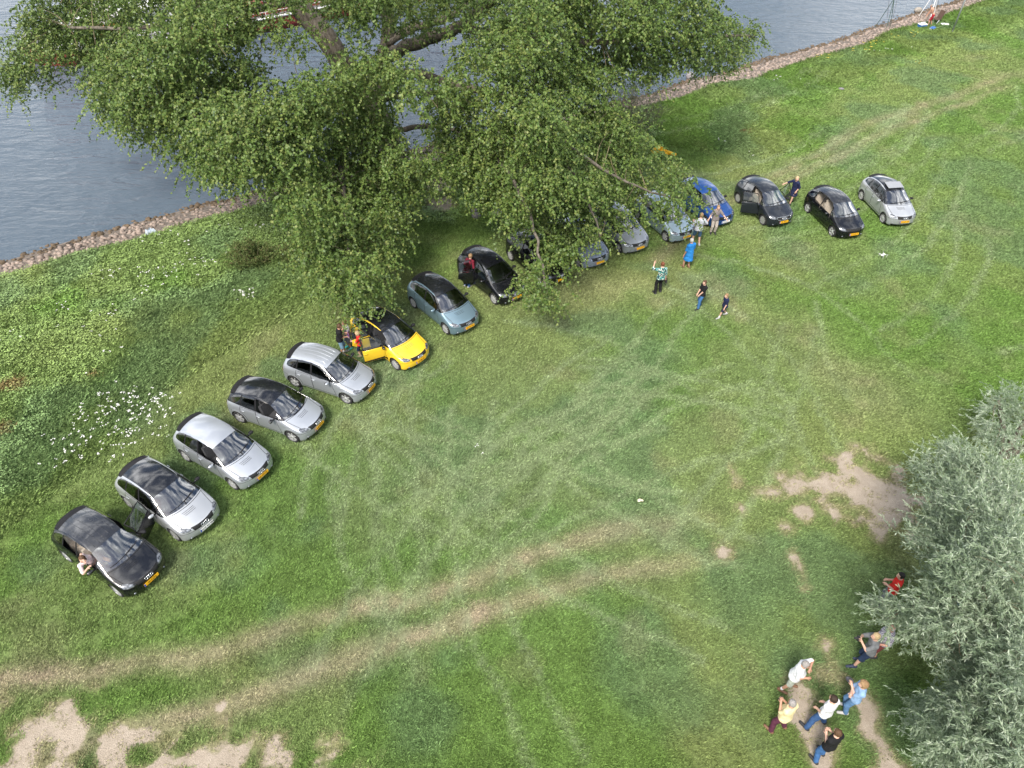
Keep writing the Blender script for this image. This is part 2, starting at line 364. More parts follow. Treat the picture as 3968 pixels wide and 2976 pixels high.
def turf_material():
    m = bpy.data.materials.new("turf"); m.use_nodes = True; nt = m.node_tree; N = nt.nodes; L = nt.links; b = N["Principled BSDF"]; b.inputs['Roughness'].default_value = .9; b.inputs['Specular IOR Level'].default_value = .15
    a = N.new("ShaderNodeAttribute"); a.attribute_name = "gcol"; ab = N.new("ShaderNodeAttribute"); ab.attribute_name = "bare"
    geo = N.new("ShaderNodeNewGeometry")
    def noise(sc, det=5, rough=.6):
        n = N.new("ShaderNodeTexNoise"); n.inputs['Scale'].default_value = sc; n.inputs['Detail'].default_value = det; n.inputs['Roughness'].default_value = rough; L.new(geo.outputs['Position'], n.inputs['Vector']); return n
    n1 = noise(9, 6, .7); n2 = noise(30, 3, .7); n3 = noise(2.2, 6, .65); n4 = noise(60, 3, .6)
    r1 = N.new("ShaderNodeMapRange"); r1.inputs[1].default_value = .3; r1.inputs[2].default_value = .7; r1.inputs[3].default_value = .55; r1.inputs[4].default_value = 1.35; L.new(n1.outputs[0], r1.inputs[0])
    mu = N.new("ShaderNodeMixRGB"); mu.blend_type = 'MULTIPLY'; mu.inputs[0].default_value = 1; L.new(a.outputs['Color'], mu.inputs[1]); L.new(r1.outputs[0], mu.inputs[2])
    soil = N.new("ShaderNodeMixRGB"); soil.inputs[1].default_value = (.44, .375, .305, 1); soil.inputs[2].default_value = (.34, .285, .225, 1)
    r3 = N.new("ShaderNodeMapRange"); r3.inputs[1].default_value = .35; r3.inputs[2].default_value = .70; L.new(n3.outputs[0], r3.inputs[0]); L.new(r3.outputs[0], soil.inputs[0])
    soil2 = N.new("ShaderNodeMixRGB"); soil2.blend_type = 'MULTIPLY'; soil2.inputs[0].default_value = .85; L.new(soil.outputs[0], soil2.inputs[1])
    r4 = N.new("ShaderNodeMapRange"); r4.inputs[1].default_value = .3; r4.inputs[2].default_value = .7; r4.inputs[3].default_value = .6; r4.inputs[4].default_value = 1.25; L.new(n4.outputs[0], r4.inputs[0]); L.new(r4.outputs[0], soil2.inputs[2])
    a0 = N.new("ShaderNodeMath"); a0.operation = 'MULTIPLY_ADD'; a0.inputs[1].default_value = 1.0; L.new(n3.outputs[0], a0.inputs[0]); L.new(ab.outputs['Fac'], a0.inputs[2])
    ad = N.new("ShaderNodeMath"); ad.operation = 'MULTIPLY_ADD'; ad.inputs[1].default_value = .5; L.new(n1.outputs[0], ad.inputs[0]); L.new(a0.outputs[0], ad.inputs[2])
    th = N.new("ShaderNodeMapRange"); th.inputs[1].default_value = 1.20; th.inputs[2].default_value = 1.44; L.new(ad.outputs[0], th.inputs[0])
    mx = N.new("ShaderNodeMixRGB"); L.new(th.outputs[0], mx.inputs[0]); L.new(mu.outputs[0], mx.inputs[1]); L.new(soil2.outputs[0], mx.inputs[2]); L.new(mx.outputs[0], b.inputs['Base Color'])
    bp = N.new("ShaderNodeBump"); bp.inputs['Strength'].default_value = .8; bp.inputs['Distance'].default_value = .05; L.new(n2.outputs[0], bp.inputs['Height']); L.new(bp.outputs[0], b.inputs['Normal'])
    return m
me = mesh_from('meadow', np.stack([gx, gy, gzv], 1), np.stack([q0, q0 + ny, q0 + ny + 1, q0 + 1], 1), [turf_material()])
at = me.attributes.new('gcol', 'FLOAT_COLOR', 'POINT'); at.data.foreach_set('color', np.concatenate([gc * .82, np.ones((len(gc), 1))], 1).astype(np.float32).ravel())
at = me.attributes.new('bare', 'FLOAT', 'POINT'); at.data.foreach_set('value', gb.astype(np.float32))
tag(obj('meadow', me), 'mown green river meadow with wheel tracks and bare patches', kind='structure')

# river ---------------------------------------------------------------
def water_material():
    m = bpy.data.materials.new("river_water"); m.use_nodes = True; nt = m.node_tree; N = nt.nodes; L = nt.links; b = N["Principled BSDF"]
    b.inputs['Base Color'].default_value = (.08, .11, .14, 1); b.inputs['Roughness'].default_value = .09; b.inputs['IOR'].default_value = 1.333; b.inputs['Specular IOR Level'].default_value = .33
    geo = N.new("ShaderNodeNewGeometry"); mp = N.new("ShaderNodeMapping"); mp.inputs['Rotation'].default_value = (0, 0, R(-24)); mp.inputs['Scale'].default_value = (.55, 1.5, 1); L.new(geo.outputs['Position'], mp.inputs[0])
    h = None
    for sc, amp, det in ((1.5, .55, 4), (.30, 1.3, 3), (5.0, .16, 3)):
        n = N.new("ShaderNodeTexNoise"); n.inputs['Scale'].default_value = sc; n.inputs['Detail'].default_value = det; n.inputs['Distortion'].default_value = .4; L.new(mp.outputs[0], n.inputs['Vector'])
        k = N.new("ShaderNodeMath"); k.operation = 'MULTIPLY_ADD'; k.inputs[1].default_value = amp; L.new(n.outputs[0], k.inputs[0])
        if h is None: k.inputs[2].default_value = 0
        else: L.new(h.outputs[0], k.inputs[2])
        h = k
    bp = N.new("ShaderNodeBump"); bp.inputs['Strength'].default_value = .85; bp.inputs['Distance'].default_value = .22; L.new(h.outputs[0], bp.inputs['Height']); L.new(bp.outputs[0], b.inputs['Normal'])
    n = N.new("ShaderNodeTexNoise"); n.inputs['Scale'].default_value = .05; n.inputs['Detail'].default_value = 4; L.new(geo.outputs['Position'], n.inputs['Vector'])
    mx = N.new("ShaderNodeMixRGB"); mx.inputs[1].default_value = (.066, .098, .138, 1); mx.inputs[2].default_value = (.095, .118, .140, 1); L.new(n.outputs[0], mx.inputs[0]); L.new(mx.outputs[0], b.inputs['Base Color'])
    return m
b = MB(); b.add([(-1600, -1600, WATER_Z), (1600, -1600, WATER_Z), (1600, 1600, WATER_Z), (-1600, 1600, WATER_Z)], [(0, 1, 2, 3)])
tag(b.build('river', water_material()), 'grey-blue rippled river water', kind='structure')

# stone revetment -----------------------------------------------------
def stone_material(name, c1, c2):
    m = bpy.data.materials.new(name); m.use_nodes = True; nt = m.node_tree; N = nt.nodes; L = nt.links; b = N["Principled BSDF"]; b.inputs['Roughness'].default_value = .85; b.inputs['Specular IOR Level'].default_value = .25
    oi = N.new("ShaderNodeObjectInfo"); geo = N.new("ShaderNodeNewGeometry"); ad = N.new("ShaderNodeMath"); ad.operation = 'ADD'; L.new(oi.outputs['Random'], ad.inputs[0]); L.new(geo.outputs['Random Per Island'], ad.inputs[1])
    fr = N.new("ShaderNodeMath"); fr.operation = 'FRACT'; L.new(ad.outputs[0], fr.inputs[0])
    mx = N.new("ShaderNodeMixRGB"); mx.inputs[1].default_value = (*c1, 1); mx.inputs[2].default_value = (*c2, 1); L.new(fr.outputs[0], mx.inputs[0])
    n = N.new("ShaderNodeTexNoise"); n.inputs['Scale'].default_value = 9; n.inputs['Detail'].default_value = 5; L.new(geo.outputs['Position'], n.inputs['Vector'])
    r = N.new("ShaderNodeMapRange"); r.inputs[1].default_value = .3; r.inputs[2].default_value = .7; r.inputs[3].default_value = .65; r.inputs[4].default_value = 1.2; L.new(n.outputs[0], r.inputs[0])
    mu = N.new("ShaderNodeMixRGB"); mu.blend_type = 'MULTIPLY'; mu.inputs[0].default_value = 1; L.new(mx.outputs[0], mu.inputs[1]); L.new(r.outputs[0], mu.inputs[2]); L.new(mu.outputs[0], b.inputs['Base Color'])
    return m
M_stone = stone_material("quarry_stone", (.37, .295, .25), (.22, .18, .155)); M_wet = stone_material("algae_stone", (.10, .075, .05), (.17, .125, .085))
ph = (1 + 5 ** .5) / 2
ICO_V = np.array([(-1, ph, 0), (1, ph, 0), (-1, -ph, 0), (1, -ph, 0), (0, -1, ph), (0, 1, ph), (0, -1, -ph), (0, 1, -ph), (ph, 0, -1), (ph, 0, 1), (-ph, 0, -1), (-ph, 0, 1)]) / 1.9
ICO_F = np.array([(0, 11, 5), (0, 5, 1), (0, 1, 7), (0, 7, 10), (0, 10, 11), (1, 5, 9), (5, 11, 4), (11, 10, 2), (10, 7, 6), (7, 1, 8), (3, 9, 4), (3, 4, 2), (3, 2, 6), (3, 6, 8), (3, 8, 9), (4, 9, 5), (2, 4, 11), (6, 2, 10), (8, 6, 7), (9, 8, 1)])
rs = np.random.default_rng(21)
ROCKS = []
for k in range(10):
    ROCKS.append(ICO_V * rs.uniform(.72, 1.15, (12, 1)) * np.array([1, rs.uniform(.65, .95), rs.uniform(.5, .75)]))
sx = rs.uniform(-31, 52, 90000); sy = rs.uniform(26, 88, 90000); ss = inland(sx, sy)
dT, sT, _ = poly_dist(sx, sy, TURF); edge = sT * dT      # + = river side of the turf line
ok = (ss > -.75) & (edge > -.25 + .7 * (fbm(sx, sy, 1.2, 3, 4) - .5)) & (edge < 40)
sx, sy, ss, edge = sx[ok], sy[ok], ss[ok], edge[ok]
acc = {}; keep = []
siz = rs.uniform(.14, .32, len(sx)) * np.where(rs.random(len(sx)) < .08, 1.35, 1) * np.where(edge < .7, .7, 1)
for i in range(len(sx)):
    cxx, cyy = int(sx[i] / .5), int(sy[i] / .5); good = True
    for a in (-1, 0, 1):
        for bb in (-1, 0, 1):
            for j in acc.get((cxx + a, cyy + bb), ()):
                if (sx[i] - sx[j]) ** 2 + (sy[i] - sy[j]) ** 2 < (.37 * (siz[i] + siz[j])) ** 2: good = False; break
            if not good: break
        if not good: break
    if good: acc.setdefault((cxx, cyy), []).append(i); keep.append(i)
keep = np.array(keep); sx, sy, ss, siz = sx[keep], sy[keep], ss[keep], siz[keep]
sz = ground_z(sx, sy, ss) + siz * .10; wet = (ss < .80 + .8 * (fbm(sx, sy, 2, 2, 3) - .5))
# how large each shows from the camera; those under the big crown are hidden
dist = np.sqrt(sx ** 2 + sy ** 2 + (21 - sz) ** 2); vis = siz / dist; hidden = (sx > -13.5) & (sx < 9.0)
order = np.argsort(-(vis - hidden * 1.0 - (sx < -27) * 1.0)); single = order[:300]; rest = order[300:]
_sp = [p for p in spline(SHORE[1:-2], 8) if -40 < p[0] < 58]; BV = []; BF = []
for i, (px, py) in enumerate(_sp):
    qx, qy = _sp[min(i + 1, len(_sp) - 1)]; rx, ry = _sp[max(i - 1, 0)]; dx, dy = qx - rx, qy - ry; L_ = math.hypot(dx, dy); nx_, ny_ = dy / L_, -dx / L_
    wd = max(1.5, float(poly_dist(np.array([px]), np.array([py]), TURF)[0][0]) - .1)
    for t_ in np.linspace(-.25, 1, 8):
        x_, y_ = px + nx_ * wd * t_, py + ny_ * wd * t_; BV.append((x_, y_, gz(x_, y_) + .02))
for i in range(len(_sp) - 1):
    for j in range(7): BF.append((i * 8 + j, (i + 1) * 8 + j, (i + 1) * 8 + j + 1, i * 8 + j + 1))
bank = tag(obj('stone_bank', mesh_from('stone_bank', np.array(BV), np.array(BF), [mat("bank_gravel", (.17, .14, .115), .95, noise=.6, nscale=5, bump=.8, bscale=12)])), 'pale quarry stone revetment along the river edge', kind='structure')
ROCK_ME = [[mesh_from('stone', r, ICO_F, [mm], smooth=False) for r in ROCKS] for mm in (M_stone, M_wet)]
for i in single:
    o = bpy.data.objects.new('stone', ROCK_ME[int(wet[i])][int(rs.integers(10))]); o.location = (sx[i], sy[i], sz[i]); o.scale = (siz[i] * .62,) * 3; o.rotation_euler = (rs.uniform(-.4, .4), rs.uniform(-.4, .4), rs.uniform(0, 6.3)); link(o, bank)
VV = []; FF = []; MI = []
for n_, i in enumerate(rest):
    a = rs.uniform(0, 6.3); ca, sa = math.cos(a), math.sin(a); t = rs.uniform(-.4, .4); ct, st = math.cos(t), math.sin(t); v = ROCKS[int(rs.integers(10))] * siz[i] * .62
    v = v @ np.array([[1, 0, 0], [0, ct, st], [0, -st, ct]]) @ np.array([[ca, sa, 0], [-sa, ca, 0], [0, 0, 1]]); VV.append(v + (sx[i], sy[i], sz[i])); FF.append(ICO_F + 12 * n_); MI.append(np.full(20, int(wet[i])))
tag(obj('stone_fill', mesh_from('stone_fill', np.concatenate(VV), np.concatenate(FF), [M_stone, M_wet], False, np.concatenate(MI)), bank), kind='stuff')

# scatter on points with geometry nodes -------------------------------
def scatter(name, pts, col, rz, scl, tilt, protos, label):
    me = bpy.data.meshes.new(name); n = len(pts); me.vertices.add(n); me.vertices.foreach_set('co', np.asarray(pts, np.float32).ravel())
    me.attributes.new('gcol', 'FLOAT_COLOR', 'POINT').data.foreach_set('color', np.concatenate([col, np.ones((n, 1))], 1).astype(np.float32).ravel())
    me.attributes.new('rot', 'FLOAT_VECTOR', 'POINT').data.foreach_set('vector', np.stack([tilt[:, 0], tilt[:, 1], rz], 1).astype(np.float32).ravel())
    me.attributes.new('scl', 'FLOAT_VECTOR', 'POINT').data.foreach_set('vector', np.asarray(scl, np.float32).ravel())
    me.attributes.new('pick', 'INT', 'POINT').data.foreach_set('value', np.random.default_rng(3).integers(0, len(protos), n).astype(np.int32))
    c = bpy.data.collections.new(name + '_sources')
    for i, p in enumerate(protos): c.objects.link(bpy.data.objects.new('%s_source_%02d' % (name, i), p))
    ng = bpy.data.node_groups.new(name, 'GeometryNodeTree'); ng.interface.new_socket('Geometry', in_out='INPUT', socket_type='NodeSocketGeometry'); ng.interface.new_socket('Geometry', in_out='OUTPUT', socket_type='NodeSocketGeometry')
    N = ng.nodes; L = ng.links; gi = N.new('NodeGroupInput'); go = N.new('NodeGroupOutput'); ci = N.new('GeometryNodeCollectionInfo'); ci.inputs[0].default_value = c; ci.inputs[1].default_value = True; ci.inputs[2].default_value = True
    ip = N.new('GeometryNodeInstanceOnPoints'); ip.inputs['Pick Instance'].default_value = True
    def na(nm, tp):
        a = N.new('GeometryNodeInputNamedAttribute'); a.data_type = tp; a.inputs[0].default_value = nm; return a.outputs[0]
    L.new(gi.outputs[0], ip.inputs['Points']); L.new(ci.outputs[0], ip.inputs['Instance']); L.new(na('pick', 'INT'), ip.inputs['Instance Index']); L.new(na('rot', 'FLOAT_VECTOR'), ip.inputs['Rotation']); L.new(na('scl', 'FLOAT_VECTOR'), ip.inputs['Scale']); L.new(ip.outputs[0], go.inputs[0])
    o = obj(name, me); md = o.modifiers.new('scatter', 'NODES'); md.node_group = ng
    return tag(o, label, kind='stuff')

def blade_material(name, tint=(1, 1, 1), var=.35, transl=0.0):
    m = bpy.data.materials.new(name); m.use_nodes = True; nt = m.node_tree; N = nt.nodes; L = nt.links; N.clear(); out = N.new("ShaderNodeOutputMaterial")
    a = N.new("ShaderNodeAttribute"); a.attribute_type = 'INSTANCER'; a.attribute_name = 'gcol'; geo = N.new("ShaderNodeNewGeometry")
    r = N.new("ShaderNodeMapRange"); r.inputs[3].default_value = 1 - var; r.inputs[4].default_value = 1 + var; L.new(geo.outputs['Random Per Island'], r.inputs[0])
    mu = N.new("ShaderNodeMixRGB"); mu.blend_type = 'MULTIPLY'; mu.inputs[0].default_value = 1; L.new(a.outputs['Color'], mu.inputs[1]); L.new(r.outputs[0], mu.inputs[2])
    m2 = N.new("ShaderNodeMixRGB"); m2.blend_type = 'MULTIPLY'; m2.inputs[0].default_value = 1; m2.inputs[2].default_value = (*tint, 1); L.new(mu.outputs[0], m2.inputs[1])
    d = N.new("ShaderNodeBsdfPrincipled"); d.inputs['Roughness'].default_value = .55; d.inputs['Specular IOR Level'].default_value = .25; t = N.new("ShaderNodeBsdfTranslucent"); mx = N.new("ShaderNodeMixShader"); mx.inputs[0].default_value = transl
    L.new(m2.outputs[0], d.inputs['Base Color']); L.new(m2.outputs[0], t.inputs[0]); L.new(d.outputs[0], mx.inputs[1]); L.new(t.outputs[0], mx.inputs[2]); L.new((mx if transl else d).outputs[0], out.inputs[0]); return m
M_blade = blade_material("grass_blade", var=.5); M_weed = blade_material("weed_leaf", var=.45)
def tuft(n, rad, hgt, wid, lean, seed, m):
    r = np.random.default_rng(seed); a = r.uniform(0, 6.283, n); q = rad * np.sqrt(r.random(n)); x = q * np.cos(a); y = q * np.sin(a); d = r.uniform(0, 6.283, n); h = hgt * r.uniform(.55, 1.2, n); ln = lean * h * r.uniform(.5, 1.4, n); w = wid * r.uniform(.7, 1.3, n)
    px, py = -np.sin(d) * w / 2, np.cos(d) * w / 2; dx, dy = np.cos(d) * ln, np.sin(d) * ln
    V = np.stack([np.stack([x - px, y - py, 0 * h - .01], 1), np.stack([x + px, y + py, 0 * h - .01], 1), np.stack([x + dx * .4 + px * .8, y + dy * .4 + py * .8, h * .65], 1), np.stack([x + dx, y + dy, h], 1)], 1)
    i = np.arange(n)[:, None] * 4; return mesh_from('tuft', V.reshape(-1, 3), np.concatenate([i + [[0, 1, 2]], i + [[0, 2, 3]]]), [m], False)
def weed(n, rad, hgt, leaf, seed, m):
    r = np.random.default_rng(seed); a = r.uniform(0, 6.283, n); q = rad * np.sqrt(r.random(n)); h = hgt * r.random(n) ** .6 * (1 - .5 * (q / rad) ** 2); c = np.stack([q * np.cos(a), q * np.sin(a), h], 1); d = r.uniform(0, 6.283, n); L = leaf * r.uniform(.6, 1.3, n); dn = r.uniform(-.5, .35, n)
    u = np.stack([np.cos(d), np.sin(d), dn], 1) * L[:, None]; s = np.stack([-np.sin(d), np.cos(d), r.uniform(-.3, .3, n)], 1) * (L * .30)[:, None]
    V = np.stack([c, c + u * .5 + s, c + u, c + u * .5 - s], 1); i = np.arange(n)[:, None] * 4; return mesh_from('weed', V.reshape(-1, 3), np.concatenate([i + [[0, 1, 2]], i + [[0, 2, 3]]]), [m], False)

def seen(x, y, margin=1.06):
    """inside the camera's view of the ground"""
    P = np.stack([x, y, np.zeros_like(x) - 21.0], 1); dz = P @ np.array(_f); return (dz > 1) & (np.abs(P @ np.array(_x) / dz) < 1984 / 2858 * margin + .03) & (np.abs(P @ np.array(_u) / dz) < 1488 / 2858 * margin + .03)
# short turf: density falls with distance
N0 = 400000
tx = rs.uniform(-46, 52, N0); ty = 5 + 78 * rs.random(N0) ** 1.25; tsn = inland(tx, ty); dT, sT, _ = poly_dist(tx, ty, TURF)
k = seen(tx, ty) & (sT * dT < .1) & (tsn > 1); tx, ty, tsn = tx[k], ty[k], tsn[k]
tcol, tbare, ttall, tdry = ground_fields(tx, ty, tsn)
k = rs.random(len(tx)) < .09 + .91 * (1 - sstep(.20, .62, tbare + .5 * (fbm(tx, ty, .45, 3, 6) - .5))); tx, ty, tsn, tcol, ttall, tdry = tx[k], ty[k], tsn[k], tcol[k], ttall[k], tdry[k]
def emit(name, k, protos, base, col, label):
    n = int(k.sum()); f = 1 + .012 * np.maximum(ty[k] - 10, 0)
    s = np.stack([f * base[0], f * base[0], base[1] * (1 - .45 * tdry[k])], 1) * rs.uniform(.8, 1.25, (n, 1))
    return scatter(name, np.stack([tx[k], ty[k], ground_z(tx[k], ty[k], tsn[k])], 1), col[k], rs.uniform(0, 6.28, n), s, rs.normal(0, .08, (n, 2)), protos, label)
short = [tuft(24, .16, .062, .012, 1.1, 30 + i, M_blade) for i in range(6)]; tallp = [tuft(34, .21, .17, .0085, .9, 50 + i, M_blade) for i in range(6)]
weeds = [weed(30, .22, .30, .065, 70 + i, M_weed) for i in range(6)]
pick = rs.random(len(tx)); nearbank = (tx < 9) & (tsn < 10.5 + 3 * (fbm(tx, ty, 4, 3, 5) - .5) + 2.5 * (tx < -17)) | ((tx < -15) & (ty < 24.5 - .0 * tx) & (tx < -17.2 - .18 * (ty - 15) + 2.2 * (fbm(tx, ty, 3, 3, 15) - .5)))
isweed = nearbank & (pick < .28); istall = (ttall > .5) & ~isweed
emit('meadow_grass', ~isweed & ~istall, short, (1, 1), tcol * 1.12, 'short mown meadow grass with dry wheel tracks')
emit('tall_grass', istall, tallp, (1, 1), tcol * 1.24, 'taller uncut grass behind the cars and along the bank')
emit('bank_weeds', isweed & (pick < .8), weeds, (1, 1), tcol * np.array([1.0, 1.0, .95]) * 1.38, 'leafy nettles and weeds growing above the stone bank')
